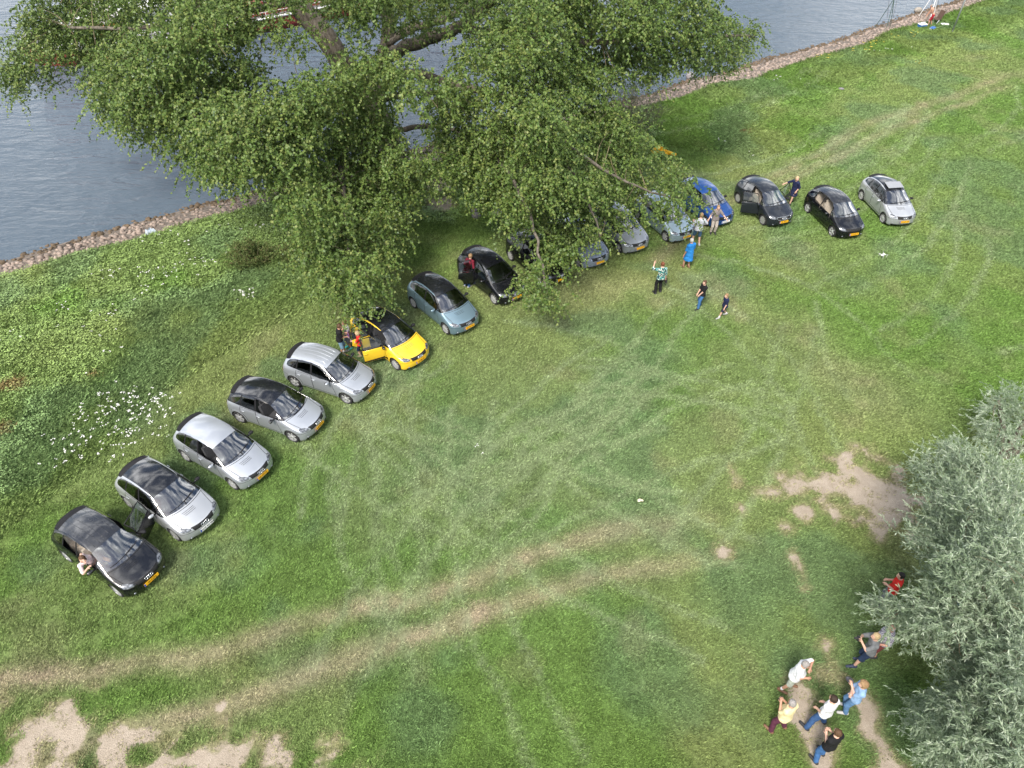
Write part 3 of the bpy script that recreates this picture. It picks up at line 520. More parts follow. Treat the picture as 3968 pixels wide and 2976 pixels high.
# branch-end positions of the crowns, decimetres (x,y,z); like LIMBS, image pixels set at chosen depths along camera rays
POPLAR = "-234,341,76 -255,372,64 -234,342,73 -255,372,61 -230,342,80 -236,352,74 -247,369,68 -235,347,71 -258,381,57 -233,340,67 -257,375,53 -225,359,92 -237,378,86 -230,362,84 -261,410,67 -229,354,81 -247,381,71 -225,344,83 -247,378,70 -226,345,79 -231,346,71 -251,376,60 -220,365,102 -225,374,95 -223,363,95 -236,384,89 -224,358,90 -225,358,89 -227,365,82 -242,389,73 -217,343,84 -239,378,71 -213,333,82 -224,348,72 -220,378,100 -218,373,99 -222,374,89 -240,403,80 -222,368,87 -237,392,79 -225,371,82 -237,390,75 -218,355,84 -243,395,70 -215,350,82 -230,376,73 -213,340,79 -219,345,68 -219,383,98 -247,431,84 -224,386,95 -219,381,91 -239,415,80 -214,367,91 -220,369,82 -212,379,98 -226,406,90 -213,377,94 -212,375,93 -232,411,82 -211,364,88 -230,396,77 -215,366,83 -241,410,68 -209,357,80 -235,401,64 -211,355,80 -227,381,70 -202,373,103 -218,402,94 -201,370,97 -205,375,92 -216,396,86 -205,364,89 -216,385,82 -208,366,83 -223,392,74 -207,364,80 -207,362,77 -220,386,68 -205,350,77 -194,332,76 -210,360,65 -191,364,105 -208,396,96 -200,367,93 -216,395,84 -195,356,92 -197,359,85 -205,375,80 -197,356,85 -214,385,75 -201,361,76 -224,401,61 -194,347,79 -192,332,76 -182,314,78 -187,359,109 -182,354,106 -200,390,95 -191,363,90 -196,362,85 -216,398,73 -194,356,85 -215,395,72 -189,346,83 -214,390,67 -176,321,84 -199,362,68 -182,328,81 -195,350,72 -171,305,82 -173,302,78 -185,323,69 -173,301,77 -192,335,62 -176,351,111 -185,369,106 -169,343,112 -192,388,99 -178,349,106 -196,384,95 -182,355,97 -196,383,88 -185,361,90 -208,408,74 -188,359,87 -172,329,92 -194,370,77 -168,315,92 -165,308,93 -191,357,74 -166,308,85 -178,329,76 -164,301,86 -183,336,72 -160,293,83 -179,328,68 -162,291,78 -171,306,71 -168,342,112 -163,331,109 -174,354,102 -176,351,98 -183,364,92 -172,336,94 -192,375,80 -166,328,94 -177,350,87 -159,305,96 -160,307,90 -161,303,87 -171,322,79 -156,293,88 -158,298,83 -159,289,81 -158,288,79 -154,322,117 -154,322,114 -160,335,106 -183,383,91 -172,354,95 -189,388,84 -170,345,94 -160,324,96 -152,300,99 -161,318,93 -152,301,92 -176,349,73 -159,306,87 -181,348,69 -148,288,89 -158,307,81 -152,294,83 -170,330,67 -153,289,82 -178,338,60 -158,298,73 -172,324,60 -159,296,71 -178,333,53 -152,324,114 -140,295,106 -153,322,96 -148,300,98 -149,300,94 -141,289,95 -154,316,85 -145,293,90 -151,294,82 -167,325,69 -152,296,78 -162,317,69 -154,301,72 -174,340,54 -155,298,67 -173,331,51 -148,328,114 -148,328,110 -165,364,99 -137,293,105 -135,287,106 -151,321,93 -140,295,93 -153,321,83 -141,292,88 -156,323,76 -144,298,84 -158,327,72 -153,312,72 -167,340,60 -153,308,69 -162,326,60 -149,293,64 -161,317,52 -144,326,111 -139,306,106 -161,352,90 -130,293,107 -140,315,99 -135,296,100 -148,325,89 -130,288,102 -149,328,86 -138,296,94 -136,294,90 -149,323,78 -144,302,79 -156,327,68 -145,306,75 -153,314,67 -136,327,119 -134,324,117 -146,352,109 -136,319,112 -157,369,97 -131,310,113 -138,326,107 -132,308,110 -131,300,109 -129,297,106 -144,332,93 -131,294,104 -134,296,96 -136,303,90 -136,297,87 -157,343,68 -134,293,83 -148,325,69 -139,299,79 -149,320,70 -136,289,75 -159,338,52 -137,285,76 -151,314,62 -136,289,69 -135,284,67 -148,311,53 -135,332,114 -154,378,100 -138,340,108 -145,357,103 -126,310,114 -145,358,99 -123,298,114 -132,320,107 -123,290,112 -136,319,102 -128,303,105 -131,305,98 -131,302,96 -148,341,81 -137,313,86 -156,357,69 -136,303,85 -143,320,78 -134,301,82 -146,329,69 -126,280,85 -146,326,65 -126,278,83 -135,299,74 -130,281,77 -151,328,55 -133,284,70 -132,287,65 -142,308,54 -129,332,118 -141,362,109 -133,338,111 -135,337,110 -148,370,100 -120,300,115 -127,319,109 -113,287,116 -128,323,104 -127,315,99 -137,338,87 -153,377,73 -133,323,87 -153,372,68 -133,309,86 -142,331,78 -134,314,80 -148,345,67 -131,307,80 -122,281,87 -133,305,77 -122,276,83 -140,316,64 -120,270,81 -139,313,60 -126,284,68 -126,278,69 -137,300,58 -127,278,65 -150,327,39 -123,270,63 -135,296,50 -128,343,110 -140,375,101 -131,340,110 -147,381,98 -121,318,111 -137,360,98 -111,284,116 -121,311,107 -122,311,103 -122,313,101 -129,330,95 -131,320,87 -151,369,69 -129,321,82 -143,355,68 -125,310,81 -142,351,64 -126,303,81 -135,325,72 -109,263,93 -110,262,91 -116,278,84 -113,266,85 -129,303,67 -120,277,75 -120,274,68 -134,307,51 -120,272,66 -137,311,46 -117,270,65 -122,338,113 -125,342,109 -140,382,98 -120,321,111 -133,357,100 -113,299,114 -121,319,108 -118,316,101 -121,316,85 -119,303,83 -125,318,77 -117,292,84 -130,324,71 -109,266,92 -108,267,87 -119,294,74 -108,265,85 -113,272,76 -122,293,66 -118,282,69 -114,265,70 -122,285,60 -117,270,62 -134,310,40 -118,337,112 -131,374,101 -119,337,108 -134,381,94 -116,335,107 -116,320,107 -113,317,103 -116,319,99 -122,335,94 -114,308,98 -114,309,90 -125,339,78 -115,306,87 -117,314,83 -129,346,70 -114,295,85 -111,289,82 -129,337,61 -108,274,85 -116,295,76 -103,259,86 -110,277,77 -107,272,76 -115,291,67 -106,259,78 -105,259,73 -123,303,49 -103,256,73 -118,294,53 -115,339,113 -111,326,112 -119,341,97 -126,361,90 -118,335,98 -131,372,85 -110,307,91 -120,333,81 -110,304,91 -112,313,83 -120,334,74 -107,290,85 -105,281,87 -114,305,77 -102,278,84 -113,308,70 -105,276,80 -117,308,65 -97,254,83 -111,289,66 -97,257,81 -109,288,65 -103,260,74 -113,284,61 -106,329,114 -116,361,104 -108,334,112 -111,336,100 -108,323,100 -101,292,87 -95,272,89 -108,307,73 -95,266,88 -105,292,76 -101,274,82 -109,295,72 -99,265,80 -98,267,73 -109,297,58 -96,262,73 -97,261,69 -109,293,52 -102,332,116 -102,334,111 -97,308,106 -102,325,100 -98,285,87 -96,283,83 -109,320,66 -93,277,85 -106,318,67 -98,283,78 -93,271,76 -108,313,55 -91,263,75 -105,302,55 -94,265,69 -101,285,59 -96,321,116 -104,349,108 -100,330,112 -109,360,103 -94,310,105 -91,278,92 -97,297,84 -89,282,87 -101,319,71 -94,280,81 -93,276,79 -93,274,77 -94,272,73 -101,291,63 -90,267,68 -94,268,66 -100,285,57 -93,268,59 -103,295,43 -90,255,58 -105,297,33 -90,317,119 -101,356,108 -90,314,99 -83,275,95 -98,323,75 -89,283,86 -94,300,79 -90,288,80 -96,309,70 -87,276,80 -86,271,76 -92,290,67 -90,273,69 -88,270,71 -97,296,57 -86,265,65 -85,264,64 -93,287,51 -82,250,66 -91,277,50 -82,240,67 -90,264,54 -89,255,38 -88,326,117 -88,314,101 -82,285,96 -81,286,93 -95,336,72 -83,291,87 -85,287,81 -96,325,64 -87,286,79 -85,283,76 -92,306,65 -84,285,72 -89,302,64 -86,287,63 -100,337,38 -87,278,65 -86,279,57 -85,269,61 -95,303,42 -80,243,68 -94,286,43 -77,244,63 -83,260,47 -87,260,39 -81,246,43 -87,262,31 -85,336,115 -96,380,102 -78,285,92 -81,285,88 -94,331,69 -79,291,80 -83,289,78 -92,323,62 -82,285,77 -93,324,59 -86,303,61 -100,352,37 -84,293,60 -84,286,61 -94,318,44 -86,287,55 -85,279,55 -80,259,60 -90,289,42 -75,240,64 -79,253,54 -86,277,40 -80,257,48 -84,258,38 -79,251,38 -84,347,111 -84,344,109 -90,365,103 -79,299,86 -78,300,82 -90,349,62 -80,295,78 -79,301,71 -87,331,58 -82,304,65 -87,326,55 -83,314,55 -84,310,53 -91,332,42 -87,308,48 -97,345,29 -78,279,52 -89,315,31 -80,275,51 -91,313,30 -76,257,57 -85,288,38 -72,253,54 -75,259,45 -77,263,37 -77,264,34 -75,249,37 -73,238,39 -75,243,28 -73,335,117 -79,362,109 -80,345,106 -88,377,96 -76,332,108 -81,356,101 -68,291,99 -79,335,83 -75,301,90 -75,303,88 -81,326,78 -72,299,84 -77,321,75 -75,311,73 -81,336,62 -76,306,70 -86,345,53 -76,307,66 -81,327,57 -81,315,57 -90,349,40 -80,315,52 -79,314,45 -82,313,43 -79,302,41 -77,295,42 -70,255,59 -67,247,59 -76,280,38 -72,258,46 -75,265,35 -71,248,39 -69,243,37 -71,244,36 -72,250,21 -70,241,27 -69,330,119 -72,334,116 -81,375,105 -74,342,111 -78,360,105 -71,332,107 -78,365,96 -71,321,107 -78,349,98 -66,298,97 -66,301,92 -74,334,79 -71,313,84 -69,306,82 -73,325,74 -70,310,75 -75,310,71 -82,342,57 -72,305,67 -83,349,46 -76,312,60 -77,321,47 -81,336,39 -76,312,48 -79,309,42 -74,307,41 -72,283,47 -68,266,46 -72,283,35 -70,263,43 -69,268,34 -67,259,32 -63,242,41 -64,235,39 -69,248,23 -66,241,26 -66,238,22 -68,334,113 -68,333,112 -75,368,102 -65,332,106 -70,356,99 -66,336,102 -68,329,100 -62,306,95 -68,337,83 -67,313,86 -76,358,68 -69,311,78 -77,351,62 -68,314,71 -77,359,52 -67,311,66 -71,329,58 -68,313,63 -74,339,51 -72,316,57 -80,351,41 -69,312,50 -74,336,38 -74,315,43 -81,344,28 -69,296,52 -68,299,44 -69,289,44 -64,268,44 -65,275,38 -67,273,32 -64,266,32 -61,240,41 -56,228,46 -59,241,30 -63,241,27 -59,321,118 -62,337,114 -60,317,118 -68,359,106 -62,342,103 -66,345,97 -59,303,98 -65,337,85 -60,302,94 -65,329,84 -59,311,90 -65,344,77 -65,319,64 -61,308,65 -71,355,42 -64,315,57 -65,304,57 -75,352,32 -64,315,47 -64,308,46 -69,331,34 -63,296,46 -67,316,35 -65,290,41 -62,281,40 -59,276,38 -63,275,35 -60,272,34 -57,255,38 -57,250,34 -55,239,38 -56,248,28 -56,321,117 -65,370,103 -55,333,110 -59,332,109 -63,356,102 -53,306,95 -60,346,79 -60,320,83 -68,364,65 -58,320,82 -60,315,75 -59,312,71 -64,337,60 -60,324,65 -64,343,56 -60,318,63 -68,357,45 -64,323,55 -68,345,44 -60,307,54 -66,339,38 -59,304,52 -66,343,31 -62,308,45 -69,340,28 -61,297,43 -58,301,36 -58,287,39 -60,284,37 -59,278,32 -57,265,36 -56,262,33 -58,256,21 -53,326,118 -51,338,110 -57,378,98 -48,303,93 -54,338,80 -53,308,86 -51,309,81 -54,306,59 -60,340,42 -49,290,64 -53,301,55 -61,347,32 -53,306,46 -55,303,41 -55,297,40 -55,295,35 -54,288,35 -54,285,28 -46,337,114 -46,331,114 -52,379,100 -52,352,102 -56,385,92 -53,359,93 -54,365,90 -57,386,83 -43,294,96 -46,297,91 -50,321,81 -49,304,51 -53,331,37 -50,313,43 -54,338,30 -52,312,38 -49,302,36 -51,289,31 -45,361,95 -39,285,92 -40,292,89 -43,298,55 -49,341,32 -46,315,42 -49,317,34 -37,338,114 -43,356,98 -45,376,91 -44,360,92 -36,301,81 -36,307,67 -40,293,60 -43,311,43 -40,304,40 -34,350,113 -36,345,110 -38,367,104 -35,352,101 -38,378,93 -35,339,101 -29,288,93 -30,301,85 -35,342,68 -33,316,73 -36,338,64 -33,316,68 -34,309,64 -37,343,48 -32,313,60 -37,358,39 -32,306,58 -36,343,40 -32,303,55 -37,350,31 -34,294,51 -31,354,112 -33,382,104 -30,348,107 -32,372,100 -32,339,106 -28,299,87 -31,326,76 -30,309,80 -26,310,77 -28,325,70 -32,318,67 -35,354,50 -28,315,64 -28,308,63 -28,305,59 -32,351,36 -27,301,55 -28,317,47 -26,295,51 -29,322,36 -26,350,114 -27,345,107 -30,386,95 -25,331,108 -24,320,90 -27,354,77 -22,310,91 -25,301,81 -27,330,69 -25,312,75 -23,316,69 -26,351,54 -24,318,59 -26,352,43 -23,314,58 -25,303,56 -25,297,58 -21,295,53 -23,314,43 -23,362,107 -20,360,105 -22,397,94 -19,343,105 -22,390,91 -22,328,97 -24,366,84 -17,311,97 -19,337,87 -18,301,86 -19,323,76 -20,306,79 -19,316,68 -20,311,63 -22,346,46 -20,310,61 -18,296,59 -21,345,35 -18,292,59 -19,300,49 -21,332,32 -17,292,48 -18,309,38 -15,362,106 -17,396,96 -16,344,105 -18,374,96 -14,317,101 -14,304,100 -15,295,101 -14,300,68 -15,342,48 -16,302,65 -17,327,52 -15,303,59 -14,306,50 -15,325,40 -15,293,54 -16,315,42 -13,299,46 -14,319,34 -13,362,104 -15,409,90 -9,334,106 -8,326,104 -9,347,98 -11,301,105 -13,341,91 -11,303,103 -13,352,85 -8,297,99 -9,330,87 -7,290,99 -7,306,93 -8,287,94 -11,294,78 -8,299,70 -8,303,63 -10,299,59 -10,321,48 -11,298,57 -8,297,51 -9,330,33 -10,294,47 -11,295,42 -8,285,44 -8,371,106 -7,363,105 -8,340,105 -7,335,102 -8,370,91 -5,320,104 -6,357,91 -6,302,107 -7,342,93 -6,289,105 -6,306,99 -3,289,102 -5,288,92 -6,308,84 -4,285,90 -5,326,73 -2,284,88 -4,290,78 -5,321,64 -6,294,75 -6,322,62 -6,298,64 -7,319,53 -6,294,65 -6,302,54 -6,338,35 -6,300,51 -7,338,31 -5,292,49 -6,326,30 -2,287,46 -5,279,48 -6,304,33 -5,273,44 -1,346,111 -1,365,106 -1,345,109 1,320,111 -3,322,108 1,315,104 2,360,89 -1,309,104 -2,336,94 -2,300,98 -2,318,91 -1,303,86 -1,330,75 -2,290,88 2,287,87 -2,285,82 -2,302,74 2,281,78 3,322,58 -2,292,67 1,288,66 0,286,63 2,271,59 2,285,47 2,317,28 0,275,50 1,277,43 4,333,116 4,377,104 3,345,110 5,314,113 6,364,98 2,311,112 2,359,97 4,305,111 4,292,108 4,322,98 4,294,100 5,341,82 5,310,88 6,348,73 5,302,88 5,334,75 5,285,90 6,324,73 4,271,91 4,268,89 4,278,81 3,293,70 4,282,67 4,303,56 4,274,68 5,306,51 7,272,63 8,320,37 3,277,57 3,302,43 7,286,47 4,287,43 8,285,39 7,283,32 6,259,28 6,254,27 7,256,22 6,329,118 7,356,110 6,327,114 7,364,103 6,303,116 8,304,112 9,327,104 7,292,113 8,310,107 6,302,104 7,350,88 9,289,108 10,311,100 8,311,93 9,351,77 11,306,93 11,302,87 8,288,89 6,278,88 7,304,76 8,273,87 10,319,67 9,269,86 10,305,69 11,279,75 13,327,51 11,285,70 12,315,55 11,281,67 9,271,67 10,271,63 12,271,57 12,304,32 13,291,36 9,290,30 11,281,29 12,280,20 10,267,24 9,251,33 12,243,29 15,335,118 14,327,115 15,360,105 11,307,115 12,339,105 15,324,107 17,357,96 15,317,99 14,309,100 14,312,95 15,332,88 15,305,94 15,309,87 17,352,70 15,309,83 12,280,89 12,269,88 14,307,71 11,270,85 13,309,67 15,279,77 16,295,69 12,282,70 14,318,52 12,274,68 12,291,59 12,277,64 14,302,51 14,272,61 16,308,41 13,272,57 15,307,37 14,300,32 17,295,30 17,292,26 17,281,28 15,282,24 18,278,21 13,241,30 13,245,24 15,330,121 17,378,108 16,332,116 16,348,112 15,332,114 18,329,109 20,358,100 17,327,107 18,328,103 15,314,102 17,319,94 19,359,80 19,319,91 17,316,86 19,349,73 17,307,86 18,327,78 16,297,84 19,297,81 22,332,66 16,285,82 20,296,72 22,337,53 18,287,72 19,307,62 19,291,67 21,314,56 21,289,62 23,322,45 17,277,62 18,295,52 18,270,61 19,285,52 22,288,47 24,322,27 21,307,28 21,297,27 21,292,27 19,282,27 21,274,27 21,268,27 22,331,117 24,357,110 24,335,113 25,356,107 23,339,107 26,386,92 24,344,102 26,378,91 22,337,98 23,357,92 25,339,93 27,368,83 23,331,89 25,365,77 25,331,85 29,379,67 26,324,85 29,360,71 21,309,88 24,344,74 25,320,74 24,310,74 26,347,58 24,302,73 27,345,54 22,295,74 22,297,67 24,324,54 22,286,63 25,319,45 23,276,62 23,279,56 27,325,31 26,278,54 28,304,39 25,307,30 29,308,25 28,289,31 23,275,29 24,275,27 24,333,120 25,348,116 26,331,120 28,353,114 25,333,114 27,344,104 28,359,99 27,338,104 26,335,101 28,362,93 28,338,92 31,372,80 28,347,86 31,386,72 29,336,84 32,360,75 29,323,84 30,313,87 34,361,68 30,321,78 31,322,73 28,313,70 32,354,52 29,291,59 30,289,58 30,280,57 32,300,47 30,302,36 30,306,28 30,296,29 33,285,29 32,338,115 31,340,110 34,371,100 31,343,104 32,334,105 34,353,100 34,339,97 37,349,88 37,346,84 33,331,86 37,369,72 34,318,80 36,336,73 32,318,78 36,318,72 39,348,59 36,322,66 37,318,61 42,359,42 35,308,62 38,332,50 33,303,57 37,335,41 37,303,52 35,287,55 39,324,36 32,286,51 33,294,41 38,300,34 34,296,31 35,277,34 39,354,110 35,338,113 36,321,107 36,328,104 42,348,91 45,373,83 40,355,82 44,391,70 38,347,81 39,323,83 40,313,74 38,316,70 42,350,55 39,305,67 44,348,47 41,313,61 47,359,39 39,307,57 45,354,33 39,308,51 42,297,45 45,320,32 41,301,38 41,304,31 40,296,32 39,288,32 39,338,119 44,383,107 43,352,111 50,402,98 44,354,108 40,324,110 40,329,107 46,379,91 42,335,98 46,346,94 48,359,82 52,391,70 46,354,79 51,398,63 42,321,86 45,350,75 42,314,71 44,332,63 42,310,69 47,345,53 45,319,60 42,309,56 47,310,50 51,336,37 46,317,31 46,291,36 48,350,114 54,389,103 49,347,110 46,326,110 51,360,100 45,326,108 51,370,94 46,327,103 48,342,98 52,351,90 53,363,81 52,350,81 59,399,63 50,312,64 56,348,47 50,318,57 54,338,47 49,313,55 48,302,57 52,328,44 53,310,46 51,319,35 54,300,34 52,344,115 54,362,110 53,343,109 57,368,102 51,333,108 51,325,105 58,369,91 52,328,102 58,366,90 53,340,96 56,360,89 59,354,83 61,370,77 57,339,83 53,335,83 52,312,65 55,330,57 55,327,54 58,321,52 62,340,42 56,316,50 62,348,34 56,310,41 59,330,30 54,344,117 58,370,110 56,351,112 63,396,99 54,339,111 60,376,100 54,336,109 52,322,108 54,330,101 61,372,87 58,346,91 59,349,86 62,346,81 69,388,65 59,337,81 58,293,41 65,361,113 62,353,114 66,371,109 62,349,109 67,373,102 60,333,108 59,332,106 60,330,100 67,365,88 63,344,91 67,351,87 72,374,79 65,344,81 69,364,73 69,314,46 74,341,32 69,312,40 73,332,30 65,287,45 65,294,36 66,358,112 75,405,99 69,353,108 69,352,105 78,402,91 65,339,103 67,333,102 72,361,93 70,347,92 76,373,83 70,356,85 78,393,72 73,351,82 71,320,42 78,350,26 69,303,45 73,321,35 69,288,46 75,358,110 75,361,106 84,403,94 73,356,105 74,344,101 77,360,96 75,345,97 76,348,94 81,371,86 77,353,86 85,391,72 74,308,44 75,294,47 83,327,29 75,305,40 77,298,35 80,360,113 77,356,110 78,354,105 77,347,102 78,345,97 83,360,87 82,356,81 86,374,75 88,363,75 95,391,64 83,361,101 87,376,96 86,357,99 84,343,98 90,367,90 92,369,82 86,356,85 98,402,68 90,360,96 99,395,85 89,356,96 95,383,87 97,372,82 106,407,69 98,379,76 98,373,71 103,394,63 96,360,94 107,399,81 108,389,76 121,436,59 108,384,73 105,381,72 116,418,59 109,382,86 118,411,77 110,386,80 111,389,72 117,391,78 128,431,64"
WILLOW = "100,102,32 109,111,16 97,96,38 104,103,26 98,95,40 104,101,29 96,93,42 108,104,22 100,95,41 112,106,21 96,91,45 104,111,52 118,125,31 101,94,44 99,90,46 111,101,26 102,90,39 113,101,20 104,77,24 112,83,8 133,154,32 149,172,11 125,146,40 124,143,38 133,153,26 121,134,42 132,147,26 115,121,44 128,134,26 112,115,44 106,108,52 117,118,36 110,110,46 118,118,34 101,92,50 109,100,37 99,90,49 106,96,38 101,89,45 111,98,28 102,90,41 115,101,20 103,89,39 111,97,25 108,78,18 114,82,8 137,157,32 131,146,35 146,164,14 126,142,38 135,151,26 125,137,40 131,145,30 114,120,47 121,127,37 118,122,40 118,120,41 132,135,20 113,114,43 123,124,29 108,104,51 102,92,51 116,104,31 99,88,53 97,84,56 109,94,37 98,84,53 104,87,41 107,78,28 114,84,15 106,76,29 119,85,8 109,78,18 115,82,8 103,71,29 109,76,18 101,65,28 109,70,14 101,63,28 107,67,18 135,150,39 149,166,22 129,142,41 145,159,19 125,136,45 139,151,27 121,130,48 129,138,38 118,125,51 124,131,42 117,120,51 128,131,37 113,116,54 123,125,40 121,121,42 135,136,21 119,117,43 131,129,25 118,116,42 126,123,31 113,109,48 126,121,30 114,108,42 122,115,31 117,110,35 131,123,15 116,106,37 126,116,22 101,90,59 106,95,51 102,91,53 111,99,40 96,83,61 107,93,43 98,84,58 100,85,53 108,92,40 105,87,44 113,93,32 107,77,28 116,84,14 102,72,41 114,81,19 104,71,34 99,67,40 105,71,29 99,65,38 105,68,28 100,64,37 110,70,21 104,66,27 114,72,10 101,61,31 110,67,14 101,60,29 136,150,40 144,159,30 131,144,46 144,158,31 129,138,46 144,154,28 129,136,45 144,152,25 118,124,53 124,131,45 115,119,57 116,119,54 118,117,50 130,129,34 119,117,48 126,124,39 121,117,44 131,127,29 114,108,53 126,120,35 113,107,50 119,113,42 110,102,52 119,110,41 108,97,55 116,105,43 107,95,56 120,107,38 106,93,54 102,88,60 112,98,44 99,86,60 112,97,40 95,79,66 105,88,50 101,83,56 114,93,38 110,89,38 120,97,23 114,88,33 123,95,18 108,78,33 114,82,23 106,76,36 103,71,39 110,77,26 101,69,42 108,73,31 99,67,42 108,73,27 98,64,43 101,64,36 107,68,26 101,63,36 104,63,27 114,69,8 132,144,46 132,139,47 143,151,33 128,134,50 137,143,39 127,131,47 139,144,31 119,119,57 127,127,46 113,113,63 129,129,42 112,109,63 118,115,50 129,125,36 116,111,54 125,119,42 111,104,57 122,114,43 103,93,68 110,100,59 106,96,61 121,109,41 101,89,68 115,101,47 100,88,68 111,97,53 100,86,67 105,88,57 118,98,38 104,87,58 96,79,65 103,84,55 107,84,50 108,85,48 116,91,36 114,88,37 127,98,17 112,84,39 125,94,19 107,79,42 117,86,27 107,78,41 117,85,25 112,80,32 119,86,20 107,75,38 117,82,21 98,66,52 107,72,37 99,66,48 111,74,28 93,60,58 103,66,41 94,59,54 106,67,34 95,59,50 105,66,33 101,60,39 105,63,30 116,70,11 102,59,35 110,63,21 128,135,53 145,153,33 128,134,52 136,142,43 127,130,54 142,144,36 131,130,48 145,145,30 118,117,60 133,132,41 111,107,69 118,114,59 110,106,68 121,116,55 115,108,59 131,123,38 121,113,52 108,98,65 118,108,51 104,93,69 117,105,51 100,89,72 110,97,58 99,86,72 100,85,72 110,94,58 106,90,60 119,101,42 108,89,56 116,95,44 104,84,61 113,91,49 100,79,64 109,87,49 105,81,57 116,90,39 109,84,48 117,90,38 112,85,43 120,91,30 112,82,40 126,93,18 111,79,42 116,83,34 108,76,43 119,84,25 106,74,44 112,78,33 101,68,51 100,67,52 97,63,54 106,68,40 99,63,51 105,67,41 94,58,58 102,63,46 95,57,54 106,64,36 99,58,48 110,65,30 99,58,43 112,66,21 133,134,53 143,145,40 131,131,49 148,148,28 128,125,55 145,142,34 116,112,67 124,120,56 114,110,65 122,117,56 114,108,66 123,116,55 116,108,60 127,118,46 117,107,57 126,115,46 106,94,71 120,106,53 104,91,72 117,102,55 103,90,70 102,88,72 105,87,66 113,94,55 106,88,64 115,96,51 111,91,56 126,103,35 104,82,64 113,89,52 105,82,61 119,93,41 104,81,60 117,91,41 110,83,50 118,89,37 112,82,47 122,89,32 110,79,48 111,80,44 121,87,29 109,75,46 122,84,26 104,71,50 117,79,31 106,71,47 112,75,38 102,67,51 108,71,41 101,65,53 102,64,49 110,69,37 96,58,55 109,66,35 97,58,55 103,61,45 100,57,49 108,61,37 98,56,50 108,61,34 99,54,48 111,61,27 135,133,52 147,145,38 137,134,49 155,152,27 127,121,58 138,131,45 120,114,64 119,113,65 115,106,66 114,104,66 111,100,69 127,114,48 107,94,72 113,100,64 100,87,78 109,95,66 106,90,71 117,99,58 112,93,61 125,104,44 112,91,61 128,104,40 106,87,66 123,100,45 110,89,59 120,97,45 109,85,58 121,95,41 108,82,62 119,91,46 107,81,57 113,86,49 104,77,61 115,85,45 106,77,57 112,82,49 106,74,58 114,80,47 109,75,51 110,75,49 119,81,36 106,72,52 114,77,41 103,68,54 117,78,33 102,65,57 103,64,54 113,71,37 103,63,50 117,71,28 102,62,50 116,70,29 101,59,51 102,58,49 112,63,33 99,54,51 112,61,31 98,53,53 107,58,37 133,129,55 151,147,34 121,114,67 139,131,46 127,118,58 137,128,46 125,115,60 141,130,41 116,105,67 114,101,70 130,115,51 107,93,79 117,102,66 106,92,77 120,104,59 103,87,78 104,87,77 115,95,60 126,104,45 119,96,53 130,105,40 112,90,62 128,102,42 109,84,64 125,96,43 112,86,59 126,97,39 110,83,58 109,81,61 115,85,53 104,74,65 112,80,54 103,73,66 104,72,64 115,80,49 111,75,52 124,84,34 107,71,54 121,81,32 102,67,60 109,72,49 101,64,62 107,69,52 105,66,54 119,74,33 105,65,52 116,72,36 104,62,52 113,67,37 103,61,51 112,65,39 103,59,53 113,65,37 101,56,55 111,62,40 102,55,52 112,61,37 136,130,55 155,148,33 133,122,58 145,134,43 134,121,55 147,134,39 127,115,58 134,121,50 120,107,65 113,99,73 127,112,56 111,96,75 106,90,80 109,90,75 127,105,53 111,91,71 122,100,57 118,95,59 129,103,46 119,95,58 129,103,44 114,89,62 130,102,41 108,83,67 118,90,54 111,84,61 122,92,46 110,82,62 116,87,54 108,79,63 123,89,43 106,75,65 103,72,68 117,82,50 106,73,61 112,77,53 105,70,61 105,68,63 118,77,44 104,66,62 103,65,60 104,63,60 114,70,46 102,61,59 110,65,48 103,61,56 117,69,36 103,59,56 117,67,35 104,59,52 102,55,55 108,58,45 101,54,56 115,61,35 99,52,57 110,57,41 147,138,45 159,149,32 150,140,43 163,152,28 144,130,48 158,143,32 140,126,51 149,135,40 127,113,63 138,123,51 121,104,69 129,111,59 122,106,66 132,115,54 108,91,80 120,101,66 109,90,77 124,103,59 113,91,73 130,105,53 105,85,80 120,97,62 120,95,58 135,107,40 117,91,61 133,104,41 115,87,65 123,93,54 109,82,69 112,81,65 126,91,47 108,77,69 116,83,58 111,79,62 124,89,44 107,76,65 102,70,70 110,76,59 102,69,71 102,67,68 110,73,57 101,65,71 111,71,57 102,65,66 103,64,62 119,74,40 104,64,61 113,69,48 100,59,66 110,64,52 104,59,61 99,56,65 114,65,43 100,55,63 110,61,49 97,52,65 109,58,48 96,51,65 106,56,51 101,52,57 112,57,41 110,77,66 109,75,66 119,82,53 103,70,72 116,79,56 100,64,74 95,60,80 107,68,64 108,64,58 121,71,41 102,60,65 115,68,46 102,58,64 100,55,65 97,52,68 109,59,50 97,52,67 111,59,47 97,49,66 102,52,57"
WILLOW_FAR = "169,185,25 181,198,12 161,172,26 162,171,26 174,183,12 164,177,32 181,195,13 164,175,27 178,191,11 165,174,26 180,191,8 156,160,34 174,186,28 190,204,10 179,189,22 192,203,8 179,186,18 189,195,8 162,168,31 181,188,10 159,161,34 186,198,20 196,209,10 178,187,26 192,201,11 178,183,24 178,185,21 187,194,12 174,177,22 183,186,13 161,160,35 169,167,27 181,188,26 192,199,15 186,188,20 196,199,10 181,180,23 196,195,8 179,177,23 193,191,8 171,167,28 188,193,22"
